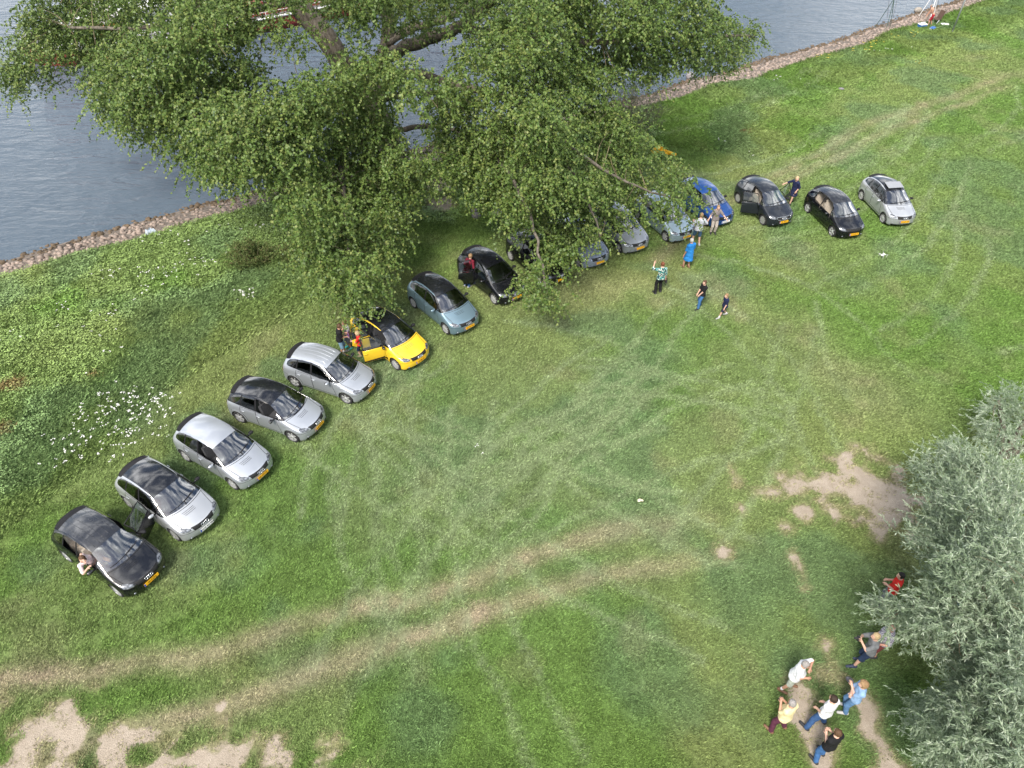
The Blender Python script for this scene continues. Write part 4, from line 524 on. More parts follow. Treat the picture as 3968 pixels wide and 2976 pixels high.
LIMBS = [(0.62,0.50,[(-8.18,40.00,3.48),(-8.81,40.00,4.55),(-9.92,40.00,6.84),(-11.27,40.00,8.94),(-12.59,40.00,11.38),(-12.85,40.00,13.99)]),
 (0.42,0.30,[(-8.18,40.00,3.48),(-7.60,40.30,4.96),(-7.04,40.30,6.43),(-6.74,40.30,8.50),(-6.57,40.00,11.50),(-6.12,40.00,13.75)]),
 (0.36,0.20,[(-7.02,40.20,6.11),(-5.95,39.00,7.04),(-4.44,37.50,8.04),(-2.98,36.50,8.89),(-1.75,36.00,9.92),(-0.09,36.00,11.10)]),
 (0.24,0.14,[(-6.94,40.00,7.01),(-5.43,41.00,7.40),(-4.03,42.00,7.57),(-2.83,43.00,8.21),(-1.12,44.00,9.78)]),
 (0.26,0.12,[(-7.49,40.00,5.08),(-5.67,38.00,6.19),(-4.32,36.50,6.62),(-2.34,34.00,7.13),(-0.49,32.00,7.47),(1.61,30.50,7.45)]),
 (0.20,0.10,[(-7.82,40.00,3.93),(-5.76,38.00,5.09),(-3.85,36.00,6.01),(-1.69,33.50,6.48)]),
 (0.16,0.04,[(-7.26,40.00,1.94),(-5.41,38.00,3.34),(-3.61,35.00,4.74),(-1.38,31.00,5.67),(0.10,28.50,5.04),(0.92,26.50,3.81),(1.44,24.60,2.35)]),
 (0.30,0.08,[(-8.81,40.00,4.55),(-10.13,37.00,5.15),(-11.02,33.00,6.39),(-12.77,31.00,7.23),(-15.29,31.00,7.48),(-18.45,33.00,7.61)]),
 (0.20,0.03,[(-8.44,40.00,3.48),(-8.58,37.00,4.34),(-8.10,32.00,4.80),(-7.39,28.50,4.65),(-6.95,26.00,3.94),(-6.62,24.20,1.97)]),
 (0.24,0.06,[(-9.10,40.00,4.29),(-9.75,35.00,4.97),(-10.14,30.00,6.18),(-10.96,28.00,6.33),(-11.51,27.00,6.03)]),
 (0.20,0.06,[(-2.98,36.50,8.89),(0.58,34.00,9.44),(3.65,34.00,9.30),(7.07,36.00,8.89),(11.84,39.00,7.96)]),
 (0.10,0.03,[(-0.49,32.00,7.47),(2.63,29.50,6.29),(4.76,29.50,5.04),(7.79,30.30,3.51)]),
 (0.09,0.03,[(-1.69,33.50,6.48),(1.62,29.00,6.52),(3.07,28.00,4.74),(3.82,27.80,3.04)]),
 (0.18,0.06,[(-11.27,40.00,8.94),(-13.24,36.00,9.50),(-15.72,34.00,9.50),(-20.70,35.50,8.91)])]
# ---------------------------------------------------------------- trees and shrubs
def unpack(s): return np.array([[int(v) for v in t.split(',')] for t in s.split()], float) / 10
def leaf_material(name, ramp, rough=.45, spec=.4, transl=.22, back=None):
    m = bpy.data.materials.new(name); m.use_nodes = True; nt = m.node_tree; N = nt.nodes; L = nt.links; N.clear(); out = N.new("ShaderNodeOutputMaterial")
    a = N.new("ShaderNodeAttribute"); a.attribute_name = 'lv'; r = N.new("ShaderNodeValToRGB"); el = r.color_ramp.elements
    while len(el) < len(ramp): el.new(.5)
    for e, (p, c) in zip(el, ramp): e.position = p; e.color = (*c, 1)
    L.new(a.outputs['Fac'], r.inputs[0]); src = r.outputs[0]
    if back:
        geo = N.new("ShaderNodeNewGeometry"); mx0 = N.new("ShaderNodeMixRGB"); mx0.inputs[2].default_value = (*back, 1); k = N.new("ShaderNodeMath"); k.operation = 'MULTIPLY'; k.inputs[1].default_value = .7; L.new(geo.outputs['Backfacing'], k.inputs[0]); L.new(k.outputs[0], mx0.inputs[0]); L.new(src, mx0.inputs[1]); src = mx0.outputs[0]
    d = N.new("ShaderNodeBsdfPrincipled"); d.inputs['Roughness'].default_value = rough; d.inputs['Specular IOR Level'].default_value = spec; t = N.new("ShaderNodeBsdfTranslucent"); mx = N.new("ShaderNodeMixShader"); mx.inputs[0].default_value = transl
    L.new(src, d.inputs['Base Color']); L.new(src, t.inputs[0]); L.new(d.outputs[0], mx.inputs[1]); L.new(t.outputs[0], mx.inputs[2]); L.new(mx.outputs[0], out.inputs[0]); return m
def nrm(a): return a / (np.linalg.norm(a, axis=1)[:, None] + 1e-9)
def leaf_mesh(name, C, U, Nn, length, width, lv, m, tip=.42):
    """C base points, U leaf direction, Nn approximate normal"""
    U = nrm(U); S_ = nrm(np.cross(U, Nn)); Nn = nrm(np.cross(S_, U)); L = length[:, None]; Wd = width[:, None]
    V = np.stack([C, C + U * L * tip + S_ * Wd * .5 + Nn * L * .06, C + U * L - Nn * L * .08, C + U * L * tip - S_ * Wd * .5 + Nn * L * .06], 1); n = len(C); i = np.arange(n)[:, None] * 4
    me = mesh_from(name, V.reshape(-1, 3), np.concatenate([i + [[0, 1, 2]], i + [[0, 2, 3]]]), [m], False)
    me.attributes.new('lv', 'FLOAT', 'POINT').data.foreach_set('value', np.repeat(lv, 4).astype(np.float32)); return me
rt = np.random.default_rng(77)
def sprays(anchor, nspray, nleaf, spread, length, droop, out_c, outw=.6):
    """leaf bases and directions along drooping shoots round every anchor"""
    A = np.repeat(anchor, nspray, 0); n = len(A); d = rt.normal(0, 1, (n, 3)) * np.array([1, 1, .45]) + nrm(A - out_c) * outw; d = nrm(d)
    base = A + rt.normal(0, spread, (n, 3)) * np.array([1, 1, .8]); Ls = length * rt.uniform(.5, 1.25, n)
    t = (np.arange(nleaf) + rt.uniform(0, 1, (n, nleaf))) / nleaf
    P = base[:, None] + d[:, None] * (t * Ls[:, None])[..., None]; P[..., 2] -= droop * (t ** 2) * Ls[:, None]
    T = d[:, None] + 0 * P; T = T.copy(); T[..., 2] -= 2 * droop * t
    return P.reshape(-1, 3), nrm(T.reshape(-1, 3)), np.repeat(np.arange(n) // nspray, nleaf), t.ravel()
def branch_tree(name_parent, anchors, limbs, m, r_twig=.022, name='twigs', frac=1.0):
    LP = np.concatenate([np.array(spline(p, 6)) for _, _, p in limbs]); V = []; F = []; b = 0
    for a in anchors[rt.random(len(anchors)) < frac]:
        d = np.linalg.norm(LP - a, axis=1) + np.where(LP[:, 2] > a[2] + 1.5, 1.5, 0); q = LP[d.argmin()]
        if np.linalg.norm(a - q) > 2.2: q = a + (q - a) * (1.2 / np.linalg.norm(a - q))
        mid = (q + a) / 2 + np.array([rt.normal(0, .15), rt.normal(0, .15), .10 * np.linalg.norm(a - q)]); e = a + nrm((a - q)[None])[0] * .35 - np.array([0, 0, .18])
        pts = spline([q, mid, a, e], 3); n = len(pts); L = np.linalg.norm(a - q)
        for i, p in enumerate(pts):
            r = (r_twig * .5 + .007 * L) * (1 - .85 * i / (n - 1))
            for k in range(3): V.append((p[0] + r * math.cos(2.1 * k), p[1] + r * math.sin(2.1 * k), p[2] + r * .6 * math.cos(2.1 * k + 1)))
        for i in range(n - 1):
            for k in range(3): k2 = (k + 1) % 3; F.append((b + i * 3 + k, b + i * 3 + k2, b + i * 3 + 3 + k2, b + i * 3 + 3 + k))
        b += n * 3
    return tag(obj(name, mesh_from(name, np.array(V), np.array(F), [m]), name_parent), kind='stuff')
def bark(name, c1, c2):
    m = bpy.data.materials.new(name); m.use_nodes = True; nt = m.node_tree; N = nt.nodes; L = nt.links; b = N["Principled BSDF"]; b.inputs['Roughness'].default_value = .9; b.inputs['Specular IOR Level'].default_value = .15
    geo = N.new("ShaderNodeNewGeometry"); n = N.new("ShaderNodeTexNoise"); n.inputs['Scale'].default_value = 3.5; n.inputs['Detail'].default_value = 7; n.inputs['Roughness'].default_value = .7; mp = N.new("ShaderNodeMapping"); mp.inputs['Scale'].default_value = (2.2, 2.2, .7); L.new(geo.outputs['Position'], mp.inputs[0]); L.new(mp.outputs[0], n.inputs['Vector'])
    r = N.new("ShaderNodeValToRGB"); r.color_ramp.elements[0].position = .35; r.color_ramp.elements[1].position = .68; r.color_ramp.elements[0].color = (*c1, 1); r.color_ramp.elements[1].color = (*c2, 1); L.new(n.outputs[0], r.inputs[0]); L.new(r.outputs[0], b.inputs['Base Color'])
    bp = N.new("ShaderNodeBump"); bp.inputs['Strength'].default_value = 1; bp.inputs['Distance'].default_value = .06; L.new(n.outputs[0], bp.inputs['Height']); L.new(bp.outputs[0], b.inputs['Normal']); return m
M_bark = bark("poplar_bark", (.070, .060, .049), (.25, .22, .18)); M_twig = mat("twig_bark", (.20, .16, .10), .9, noise=.4, nscale=3)

# the big poplar by the bank
pop = empty('poplar_tree', (-7.2, 40.1, gz(-7.2, 40.1) - .05)); tag(pop, 'huge poplar with spreading drooping boughs between the river and the cars', 'tree')
PB = np.array([-7.2, 40.1, gz(-7.2, 40.1) - .05])
def loc_(p): return [tuple(np.array(q) - PB) for q in p]
b = MB(); tp = spline([(-7.0, 40.1, -.7), (-7.2, 40.1, .0), (-7.5, 40.05, 1.6), (-8.0, 40.0, 3.2), (-8.4, 40.0, 4.2)], 4); b.tube(loc_(tp), [1.35 - .55 * min(1, i / 5) - .10 * i / len(tp) for i in range(len(tp))], 16); b.build('trunk', M_bark, pop, smooth=True)
for r0, r1, p in LIMBS:
    sp = spline(p, 5); nn = len(sp); sp = [np.array(q) + rt.normal(0, .04, 3) * (0 < i < nn - 1) for i, q in enumerate(sp)]; b = MB(); b.tube(loc_(sp), [r0 + (r1 - r0) * i / (nn - 1) for i in range(nn)], 10); b.build('limb', M_bark, pop, smooth=True)
A = unpack(POPLAR) - PB; CC = np.array([.5, 2, 5.0])
branch_tree(pop, A, [(a_, b_, loc_(p)) for a_, b_, p in LIMBS], M_twig, frac=.42)
C, T, ci, tt_ = sprays(A, 16, 19, .40, .80, .60, CC); n = len(C)
U = nrm(T * .5 + rt.normal(0, .8, (n, 3)) + np.array([0, 0, -.45])); NN = nrm(rt.normal(0, .55, (n, 3)) + np.array([0, 0, .8]) + nrm(C - CC) * .35)
cv = rt.uniform(0, 1, len(A)); lv = np.clip(.25 * cv[ci] + .55 * rt.random(n) + .22 * tt_, 0, 1); ln = rt.uniform(.07, .13, n)
M_pleaf = leaf_material("poplar_leaf", [(0, (.058, .112, .025)), (.35, (.106, .178, .040)), (.65, (.162, .230, .054)), (.86, (.230, .262, .074)), (.94, (.19, .28, .13)), (1, (.30, .39, .26))], .48, .4, .28, (.11, .15, .07))
cr_ = obj('crown', leaf_mesh('crown', C, U, NN, ln, ln * rt.uniform(.85, 1.05, n), lv, M_pleaf, .36), pop); tag(cr_, kind='stuff')
# upper crown, above the picture's top edge
up = []
while len(up) < 420:
    p = rt.normal(0, 1, 3); p = p / np.linalg.norm(p) * rt.uniform(.75, 1) ; q = np.array([-.5, 0, 13]) + p * np.array([15, 13, 9.0])
    w_ = q + PB; dd = np.array([w_[0], w_[1], w_[2] - 21]); dz = dd @ np.array(_f)
    if dz > 1 and (dd @ np.array(_u)) / dz < 1488 / 2858 + .11: continue
    up.append(q)
C, T, ci, tt_ = sprays(np.array(up), 7, 10, .8, 1.4, .4, np.array([0, 0, 12.])); n = len(C); ln = rt.uniform(.16, .24, n)
o = obj('upper_crown', leaf_mesh('upper_crown', C, nrm(T * .5 + rt.normal(0, .8, (n, 3))), nrm(rt.normal(0, .6, (n, 3)) + np.array([0, 0, .8])), ln, ln, rt.random(n) * .9, M_pleaf, .36), pop); tag(o, kind='stuff')

# silver willows at the right edge
M_wleaf = leaf_material("willow_leaf", [(0, (.09, .14, .070)), (.4, (.19, .26, .155)), (.75, (.32, .39, .27)), (1, (.50, .56, .45))], .5, .35, .15, (.28, .35, .27))
def willow(label, anchors, base, stems, nspray=11, nleaf=22):
    o = empty('willow_tree', (base[0], base[1], 0)); tag(o, label, 'tree'); B = np.array([base[0], base[1], 0.0]); A = anchors - B; limbs = []
    for p in stems: sp = spline([(0, 0, -.1)] + p, 5); limbs.append((.14, .03, sp[::3])); b = MB(); b.tube(sp, [.17 - .14 * i / len(sp) for i in range(len(sp))], 8); b.build('trunk', M_bark, o, smooth=True)
    branch_tree(o, A, limbs, M_twig, .012, frac=.35)
    C, T, ci, t = sprays(A, nspray, nleaf, .20, .52, .14, np.array([0, 0, 1.5]), .9); n = len(C); U = nrm(T + rt.normal(0, .42, (n, 3))); ln = rt.uniform(.075, .13, n); cv = rt.uniform(0, 1, len(A)); h = C[:, 2] / A[:, 2].max()
    lv = np.clip(.35 * cv[ci] + .6 * rt.random(n) + .12 * t, 0, 1)
    c = obj('crown', leaf_mesh('crown', C, U, nrm(rt.normal(0, .6, (n, 3)) + np.array([0, 0, .9])), ln, ln * .22, lv, M_wleaf, .5), o); tag(c, kind='stuff'); return o
willow('silver-leaved willow filling the lower right edge beside the onlookers', unpack(WILLOW), (13.2, 9.6), [[(-.6, .2, 2), (-1.6, .8, 3.6)], [(.4, -.5, 2.4), (.6, -1.5, 5)], [(.5, 1.0, 2.5), (.3, 3.0, 5.2)], [(1.0, .6, 2.6), (2.2, 3.5, 5.8)], [(-.4, -.8, 1.8), (-1.8, -1.8, 3.0)], [(.2, 1.5, 1.5), (-.6, 4.2, 3.4)]])
willow('smaller grey willow further up the right edge behind the bare patch', unpack(WILLOW_FAR), (18.6, 18.4), [[(-.5, .2, 1.2), (-1.3, .3, 2.6)], [(.3, .4, 1.4), (.6, 1.0, 2.8)], [(.2, -.5, 1.2), (.1, -1.3, 2.4)]])

# shrubs
M_sleaf = leaf_material("osier_leaf", [(0, (.07, .085, .05)), (.5, (.12, .14, .085)), (1, (.20, .22, .15))], .6, .2, .15)
M_bleaf = leaf_material("bramble_leaf", [(0, (.075, .12, .035)), (.5, (.13, .18, .055)), (.9, (.18, .19, .07)), (1, (.20, .15, .08))], .6, .25, .15)
def shrub(label, base, rad, hgt, nst, m, name='shrub', leaf=.09, ratio=.25):
    z0 = gz(*base); o = empty(name, (base[0], base[1], z0)); tag(o, label, 'shrub'); b = MB(); A = []
    for k in range(nst):
        a = rt.uniform(0, 6.28); q = rad * math.sqrt(rt.random()); h = hgt * (1 - .45 * (q / rad) ** 2) * rt.uniform(.75, 1.1); x, y = q * math.cos(a), q * math.sin(a)
        b.tube([(x * .3, y * .3, -.05), (x * .75, y * .75, h * .5), (x, y, h)], [.02, .013, .005], 4, False)
        for t in np.linspace(.35, 1.0, 6): A.append((x * (.3 + .7 * t), y * (.3 + .7 * t), h * t))
    b.build('stems', M_twig, o); A = np.array(A); C, T, ci, t = sprays(A, 3, 12, .10, .32, .1, np.array([0, 0, 0.]), .4); n = len(C); U = nrm(T * .6 + rt.normal(0, .5, (n, 3)) + np.array([0, 0, .5])); ln = rt.uniform(leaf * .7, leaf * 1.3, n)
    tag(obj('crown', leaf_mesh('crown', C, U, nrm(rt.normal(0, 1, (n, 3))), ln, ln * ratio, rt.random(n), m, .5), o), kind='stuff'); return o
shrub('tall grey osier bush under the right side of the poplar', (7.0, 44.6), 2.3, 3.6, 70, M_sleaf)
shrub('low olive bramble bush left of the poplar crown', (-12.9, 29.9), 1.1, .95, 45, M_bleaf, leaf=.08, ratio=.5)
shrub('small brownish bramble bush tucked under the poplar leaves', (-10.7, 30.2), .8, .75, 32, M_bleaf, leaf=.08, ratio=.5)
shrub('dark green brambles at the foot of the poplar', (-8.6, 36.0), 2.0, 1.6, 60, M_bleaf, leaf=.10, ratio=.5)
# ---------------------------------------------------------------- cars (compact one-box hatchback, all sharing panel meshes)
class Table2D:
    def __init__(self, pts, lo, hi, h):
        self.lo = np.array(lo); self.h = h
        gx = np.arange(lo[0], hi[0] + h, h); gy = np.arange(lo[1], hi[1] + h, h)
        A, B = np.meshgrid(gx, gy, indexing='ij'); self.t = poly_sdf(A, B, pts)
    def __call__(self, x, y):
        u = np.clip((x - self.lo[0]) / self.h, 0, self.t.shape[0] - 1.001); v = np.clip((y - self.lo[1]) / self.h, 0, self.t.shape[1] - 1.001)
        i = u.astype(int); j = v.astype(int); a = u - i; b = v - j; t = self.t
        return (t[i, j] * (1 - a) + t[i + 1, j] * a) * (1 - b) + (t[i, j + 1] * (1 - a) + t[i + 1, j + 1] * a) * b

SIDE = spline([(1.72, .20), (1.85, .24), (1.90, .34), (1.912, .48), (1.895, .60), (1.82, .705), (1.62, .795), (1.38, .88), (1.14, .985), (.90, 1.125), (.62, 1.285), (.33, 1.425), (.05, 1.512), (-.25, 1.55), (-.60, 1.535), (-1.0, 1.47), (-1.35, 1.38), (-1.57, 1.305), (-1.66, 1.23), (-1.745, 1.07), (-1.83, .90), (-1.90, .72), (-1.925, .52), (-1.90, .34), (-1.78, .23), (-1.6, .20), (-.8, .19), (0, .19), (.8, .19)], 6, True)
_pl = []
for _x in np.linspace(-1.945, 1.925, 120):
    _w = .845
    if _x > .9: _w *= max(0, 1 - ((_x - .9) / 1.03) ** 4.2) ** .45
    if _x < -1.0: _w *= max(0, 1 - ((-_x - 1.0) / .95) ** 4.5) ** .40
    _pl.append((_x, _w))
PLAN = [(x, w) for x, w in _pl] + [(x, -w) for x, w in _pl[::-1]]
T_side = Table2D(SIDE, (-2.3, -.1), (2.4, 1.9), .02); T_plan = Table2D(PLAN, (-2.3, -1.1), (2.3, 1.1), .02)
_hz = [.1, .20, .28, .42, .60, .76, .88, .95, 1.05, 1.20, 1.35, 1.45, 1.70]; _hw = [.74, .775, .80, .815, .822, .815, .797, .775, .736, .675, .61, .568, .46]
WX = (1.20, -1.205); WZ = .293
DLO = [(1.03, .99), (.80, 1.125), (.52, 1.275), (.25, 1.38), (0, 1.428), (-.35, 1.45), (-.75, 1.425), (-1.10, 1.352), (-1.36, 1.265), (-1.46, 1.18), (-1.48, 1.07), (-1.40, 1.03), (-.5, .985), (.3, .955), (.93, .945)]
T_dlo = Table2D(DLO, (-2.2, 0), (2.2, 1.8), .01)
def bow(x, y): return x + (.36 * sstep(-.15, .75, x) - .22 * sstep(.6, 1.5, -x)) * y * y
def car_f(x, y, z):
    ay = np.abs(y); xb = bow(x, y)
    f = T_side(xb, z + .055 * (ay / .6) ** 2 * sstep(1.0, 1.3, z) + .03 * (ay / .6) ** 2)
    r = np.minimum(np.hypot(x - WX[0], z - WZ), np.hypot(x - WX[1], z - WZ))
    fl = .020 * (1 - sstep(.375, .43, r)) - .006 * np.exp(-((z - .40) / .03) ** 2) * (np.abs(x) < .78)
    hw = np.interp(z, _hz, _hw) + fl - .075 * sstep(.85, 1.3, z) * sstep(.7, 1.7, -x) - .03 * sstep(.9, 1.3, z) * sstep(.3, 1.0, x)
    f = smax(f, T_plan(x, y), .10); f = smax(f, (ay - hw) * .96, .09)
    # nose: soft recess for the grille
    well = np.maximum(.325 - np.minimum(np.hypot(x - WX[0], z - WZ), np.hypot(x - WX[1], z - WZ)), ay * 0 - 9)
    return smax(f, np.minimum(well, (ay - .52)), .02)

def surf_z(x, y):
    lo, hi = .55, 1.7
    for _ in range(22):
        m = (lo + hi) / 2
        if float(car_f(np.array([x]), np.array([y]), np.array([m]))[0]) < 0: lo = m
        else: hi = m
    return lo

carV, carQ = surface_nets(car_f, (-2.02, -.95, .10), (2.0, .95, 1.66), .023)
carT = tris(carQ)
def wy(xb): return .535 + np.clip(xb - .36, 0, 1) * .17
f_wind = lambda x, y, z: np.maximum.reduce([.85 - z, bow(x, y) - 1.115, .36 - bow(x, y), np.abs(y) - wy(bow(x, y))])
f_roof = lambda x, y, z: np.maximum.reduce([bow(x, y) - .36, -1.43 - bow(x, y), np.abs(y) - .525 + .03 * np.clip(-x, 0, 2), 1.1 - z])
f_rearw = lambda x, y, z: np.maximum.reduce([1.0 - z, bow(x, y) + 1.44, np.abs(y) - .55 + .06 * (1.3 - z)])
f_dlo = lambda x, y, z: np.maximum(T_dlo(x, z), .50 - np.abs(y))
def side_iv(a, b, ka, kb): return lambda x, y, z: np.maximum(f_dlo(x, y, z), np.maximum(a - (x + ka * (z - 1)), (x + kb * (z - 1)) - b))
f_w = {'quarter': side_iv(.63, 9, .25, 0), 'front': side_iv(-.275, .585, .06, .25), 'rear': side_iv(-.985, -.345, -.12, .06), 'rearq': side_iv(-9, -1.045, 0, -.12)}
_top = lambda x, z: np.minimum(z - .955, T_dlo(x, z) - .014)
def f_door(a, b, ka, kb, arch):
    def f(x, y, z):
        d = np.maximum.reduce([a - (x + ka * (z - 1)), (x + kb * (z - 1)) - b, .315 - z, _top(x, z), .5 - np.abs(y)])
        if arch: d = np.maximum(d, .415 - np.hypot(x - WX[1], z - WZ))
        return d
    return f
f_fd = f_door(-.31, .605, .06, .25, False); f_rd = f_door(-1.015, -.32, -.12, .06, True)
f_hood = lambda x, y, z: np.maximum.reduce([bow(x, y) - 1.835, 1.16 - bow(x, y), np.abs(y) - (.60 + (1.83 - bow(x, y)) * .13), .5 - z])
GR = [(-.38, .565), (.38, .565), (.425, .70), (-.425, .70)]
HLp = [(.46, .615), (.465, .685), (.54, .72), (.65, .735), (.72, .71), (.725, .65), (.67, .61), (.55, .60)]
TLp = [(.50, .72), (.52, .98), (.62, 1.03), (.90, 1.02), (.90, .74), (.7, .70)]
f_gr = lambda x, y, z: np.maximum(poly_sdf(y, z, GR), 1.45 - x)
f_hl = lambda x, y, z: np.maximum(poly_sdf(np.abs(y), z, HLp), 1.42 - x)
f_tl = lambda x, y, z: np.maximum(poly_sdf(np.abs(y), z, TLp), x + 1.66)
f_lip = lambda x, y, z: np.maximum.reduce([z - .265, np.abs(y) - .62, 1.5 - x])
f_fb = lambda x, y, z: np.maximum.reduce([z - .555, 1.585 - bow(x, y)])
f_rb = lambda x, y, z: np.maximum.reduce([z - .64, bow(x, y) + 1.62])
f_under = lambda x, y, z: np.maximum(z - .212, np.abs(y) - .72)
G = .0085
seamf = [lambda x, y, z, f=f: np.abs(f(x, y, z)) - G for f in (f_fd, f_rd, f_hood)] + [lambda x, y, z, f=f: np.abs(f(x, y, z)) - .006 for f in (f_fb, f_rb)]
_bands = [lambda x, y, z, f=f, g=g: f(x, y, z) - g for f, w in ((f_fd, G), (f_rd, G), (f_hood, G), (f_fb, .006), (f_rb, .006)) for g in (-w, 0, w)]
f_belt = lambda x, y, z: .972 + .02 * np.clip(-x, 0, 2) - z
allcuts = [f_belt, f_wind, f_roof, f_rearw, f_dlo, *f_w.values(), f_gr, f_hl, f_tl, f_lip, f_under, *_bands]
for _fn in allcuts: carV, carT = cut(carV, carT, _fn)
_e = 1e-3
carN = np.stack([car_f(carV[:, 0] + _e * (i == 0), carV[:, 1] + _e * (i == 1), carV[:, 2] + _e * (i == 2)) - car_f(carV[:, 0] - _e * (i == 0), carV[:, 1] - _e * (i == 1), carV[:, 2] - _e * (i == 2)) for i in range(3)], 1)
carN /= np.linalg.norm(carN, axis=1)[:, None] + 1e-9
_c = carV[carT].mean(1); cx_, cy_, cz_ = _c.T
left_ = np.zeros(len(_c), bool) | (cy_ > 0)
cls = np.full(len(_c), 'body', dtype='U16')
def setc(f, name, only=None):
    m = f(cx_, cy_, cz_) < 0
    if only is not None: m &= only
    cls[m] = name
setc(f_under, 'underbody')
setc(f_fb, 'front_bumper'); setc(f_rb, 'rear_bumper'); setc(f_hood, 'hood')
setc(f_fd, 'front_door'); setc(f_rd, 'rear_door')
for _s in seamf: setc(_s, 'seam')
cls[(cz_ > .96) & (cls == 'seam') & (np.abs(cy_) > .5) & (cx_ < .9)] = 'body'
setc(f_dlo, 'pillar')
for _k, _a, _b in (('pillar_a', .3, 9), ('pillar_b', -.6, .3), ('pillar_c', -9, -.6)): cls[(cls == 'pillar') & (cx_ > _a) & (cx_ <= _b)] = _k
for _k, _f in f_w.items(): setc(_f, 'win_' + _k)
setc(f_wind, 'windscreen'); setc(f_roof, 'roof_panel'); setc(f_rearw, 'rear_window')
setc(f_gr, 'grille'); setc(f_hl, 'headlight'); setc(f_tl, 'tail_light'); setc(f_lip, 'lower_lip')
_in_arch = (np.abs(cy_) < .80) & ((np.hypot(cx_ - WX[0], cz_ - WZ) < .338) | (np.hypot(cx_ - WX[1], cz_ - WZ) < .338))
cls[_in_arch] = 'arch'
cls[((cls == 'front_door') | (cls == 'rear_door')) & (cz_ > .962)] = 'body'
cls[(cls == 'body') & (f_belt(cx_, cy_, cz_) < 0) & (cx_ < 1.2)] = 'rail'
# frames of the doors above the belt that fall to 'pillar' stay with the car body; door skins keep their own frame strip

def panel(name, mask, off=0.0, origin=(0, 0, 0), mats=1):
    u = np.unique(carT[mask]); remap = -np.ones(len(carV), int); remap[u] = np.arange(len(u))
    V = carV[u] + carN[u] * off - np.array(origin); me = mesh_from(name, V, remap[carT[mask]], [None] * 0)
    for _ in range(mats): me.materials.append(None)
    me.normals_split_custom_set_from_vertices([tuple(n) for n in carN[u]])
    return me

def paint_mat(name, color, metal=.0, rough=.35, flake=0.0):
    if name in MATS: return MATS[name]
    m = bpy.data.materials.new(name); m.use_nodes = True; nt = m.node_tree; b = nt.nodes["Principled BSDF"]
    b.inputs['Base Color'].default_value = (*color, 1); b.inputs['Metallic'].default_value = metal; b.inputs['Roughness'].default_value = rough
    b.inputs['Coat Weight'].default_value = 1.0; b.inputs['Coat Roughness'].default_value = .04
    tcn = nt.nodes.new("ShaderNodeTexCoord"); n = nt.nodes.new("ShaderNodeTexNoise"); n.inputs['Scale'].default_value = 3.0; n.inputs['Detail'].default_value = 6
    rp = nt.nodes.new("ShaderNodeMapRange"); rp.inputs[1].default_value = .35; rp.inputs[2].default_value = .75; rp.inputs[3].default_value = rough * .9; rp.inputs[4].default_value = rough * 1.25
    nt.links.new(tcn.outputs['Object'], n.inputs['Vector']); nt.links.new(n.outputs['Fac'], rp.inputs[0]); nt.links.new(rp.outputs[0], b.inputs['Roughness'])
    inner = nt.nodes.new("ShaderNodeBsdfDiffuse"); inner.inputs[0].default_value = (.03, .03, .033, 1)
    geo = nt.nodes.new("ShaderNodeNewGeometry"); mx = nt.nodes.new("ShaderNodeMixShader"); out = nt.nodes["Material Output"]
    nt.links.new(geo.outputs['Backfacing'], mx.inputs[0]); nt.links.new(b.outputs[0], mx.inputs[1]); nt.links.new(inner.outputs[0], mx.inputs[2]); nt.links.new(mx.outputs[0], out.inputs[0])
    MATS[name] = m; return m

def glass_mat(name, tint, trans=.6):
    if name in MATS: return MATS[name]
    m = bpy.data.materials.new(name); m.use_nodes = True; nt = m.node_tree; nt.nodes.clear()
    out = nt.nodes.new("ShaderNodeOutputMaterial"); tr = nt.nodes.new("ShaderNodeBsdfTransparent"); tr.inputs[0].default_value = (*tint, 1)
    gl = nt.nodes.new("ShaderNodeBsdfGlossy"); gl.inputs['Roughness'].default_value = .012; gl.inputs[0].default_value = (1, 1, 1, 1)
    fr = nt.nodes.new("ShaderNodeFresnel"); fr.inputs[0].default_value = 1.62; mx = nt.nodes.new("ShaderNodeMixShader")
    mul = nt.nodes.new("ShaderNodeMath"); mul.operation = 'MULTIPLY'; mul.inputs[1].default_value = trans; mul.use_clamp = True
    nt.links.new(fr.outputs[0], mul.inputs[0]); nt.links.new(mul.outputs[0], mx.inputs[0]); nt.links.new(tr.outputs[0], mx.inputs[1]); nt.links.new(gl.outputs[0], mx.inputs[2]); nt.links.new(mx.outputs[0], out.inputs[0])
    MATS[name] = m; return m

M_glass = glass_mat("car_glass", (.36, .42, .40), 5.0)
M_dglass = glass_mat("car_side_glass", (.18, .22, .21), 2.4)
M_clear = glass_mat("car_clear_glass", (.62, .70, .68), 1.2)
M_blackroof = paint_mat("black_glass_roof", (.012, .013, .016), 0, .12); M_blackroof.node_tree.nodes["Principled BSDF"].inputs["Coat IOR"].default_value = 1.5
M_seam = mat("panel_gap", (.012, .012, .013), .7)
M_black = mat("black_plastic", (.014, .014, .016), .6, spec=.2, noise=.3, nscale=30)
M_rubber = mat("tyre_rubber", (.022, .022, .023), .85, noise=.4, nscale=15, bump=.3)
M_alloy = mat("alloy", (.72, .73, .75), .34, .55)
M_steel = mat("steel_rim", (.50, .51, .52), .4, .5)
M_chrome = mat("chrome", (.82, .83, .85), .12, 1.0)
M_lamp = mat("headlamp_reflector", (.22, .235, .26), .18, .5, coat=1.0, noise=.9, nscale=13)
M_red = mat("tail_lamp_red", (.35, .015, .015), .15, coat=1.0)
M_trim = mat("cabin_trim", (.045, .046, .05), .8, noise=.3, nscale=9)
M_seat = mat("seat_fabric", (.05, .052, .058), .9, noise=.4, nscale=25)
M_seat2 = mat("seat_fabric_beige", (.42, .37, .31), .9, noise=.3, nscale=25)
M_plate_y = mat("plate_yellow", (.80, .42, .012), .45)
M_plate_w = mat("plate_white", (.80, .80, .78), .45)
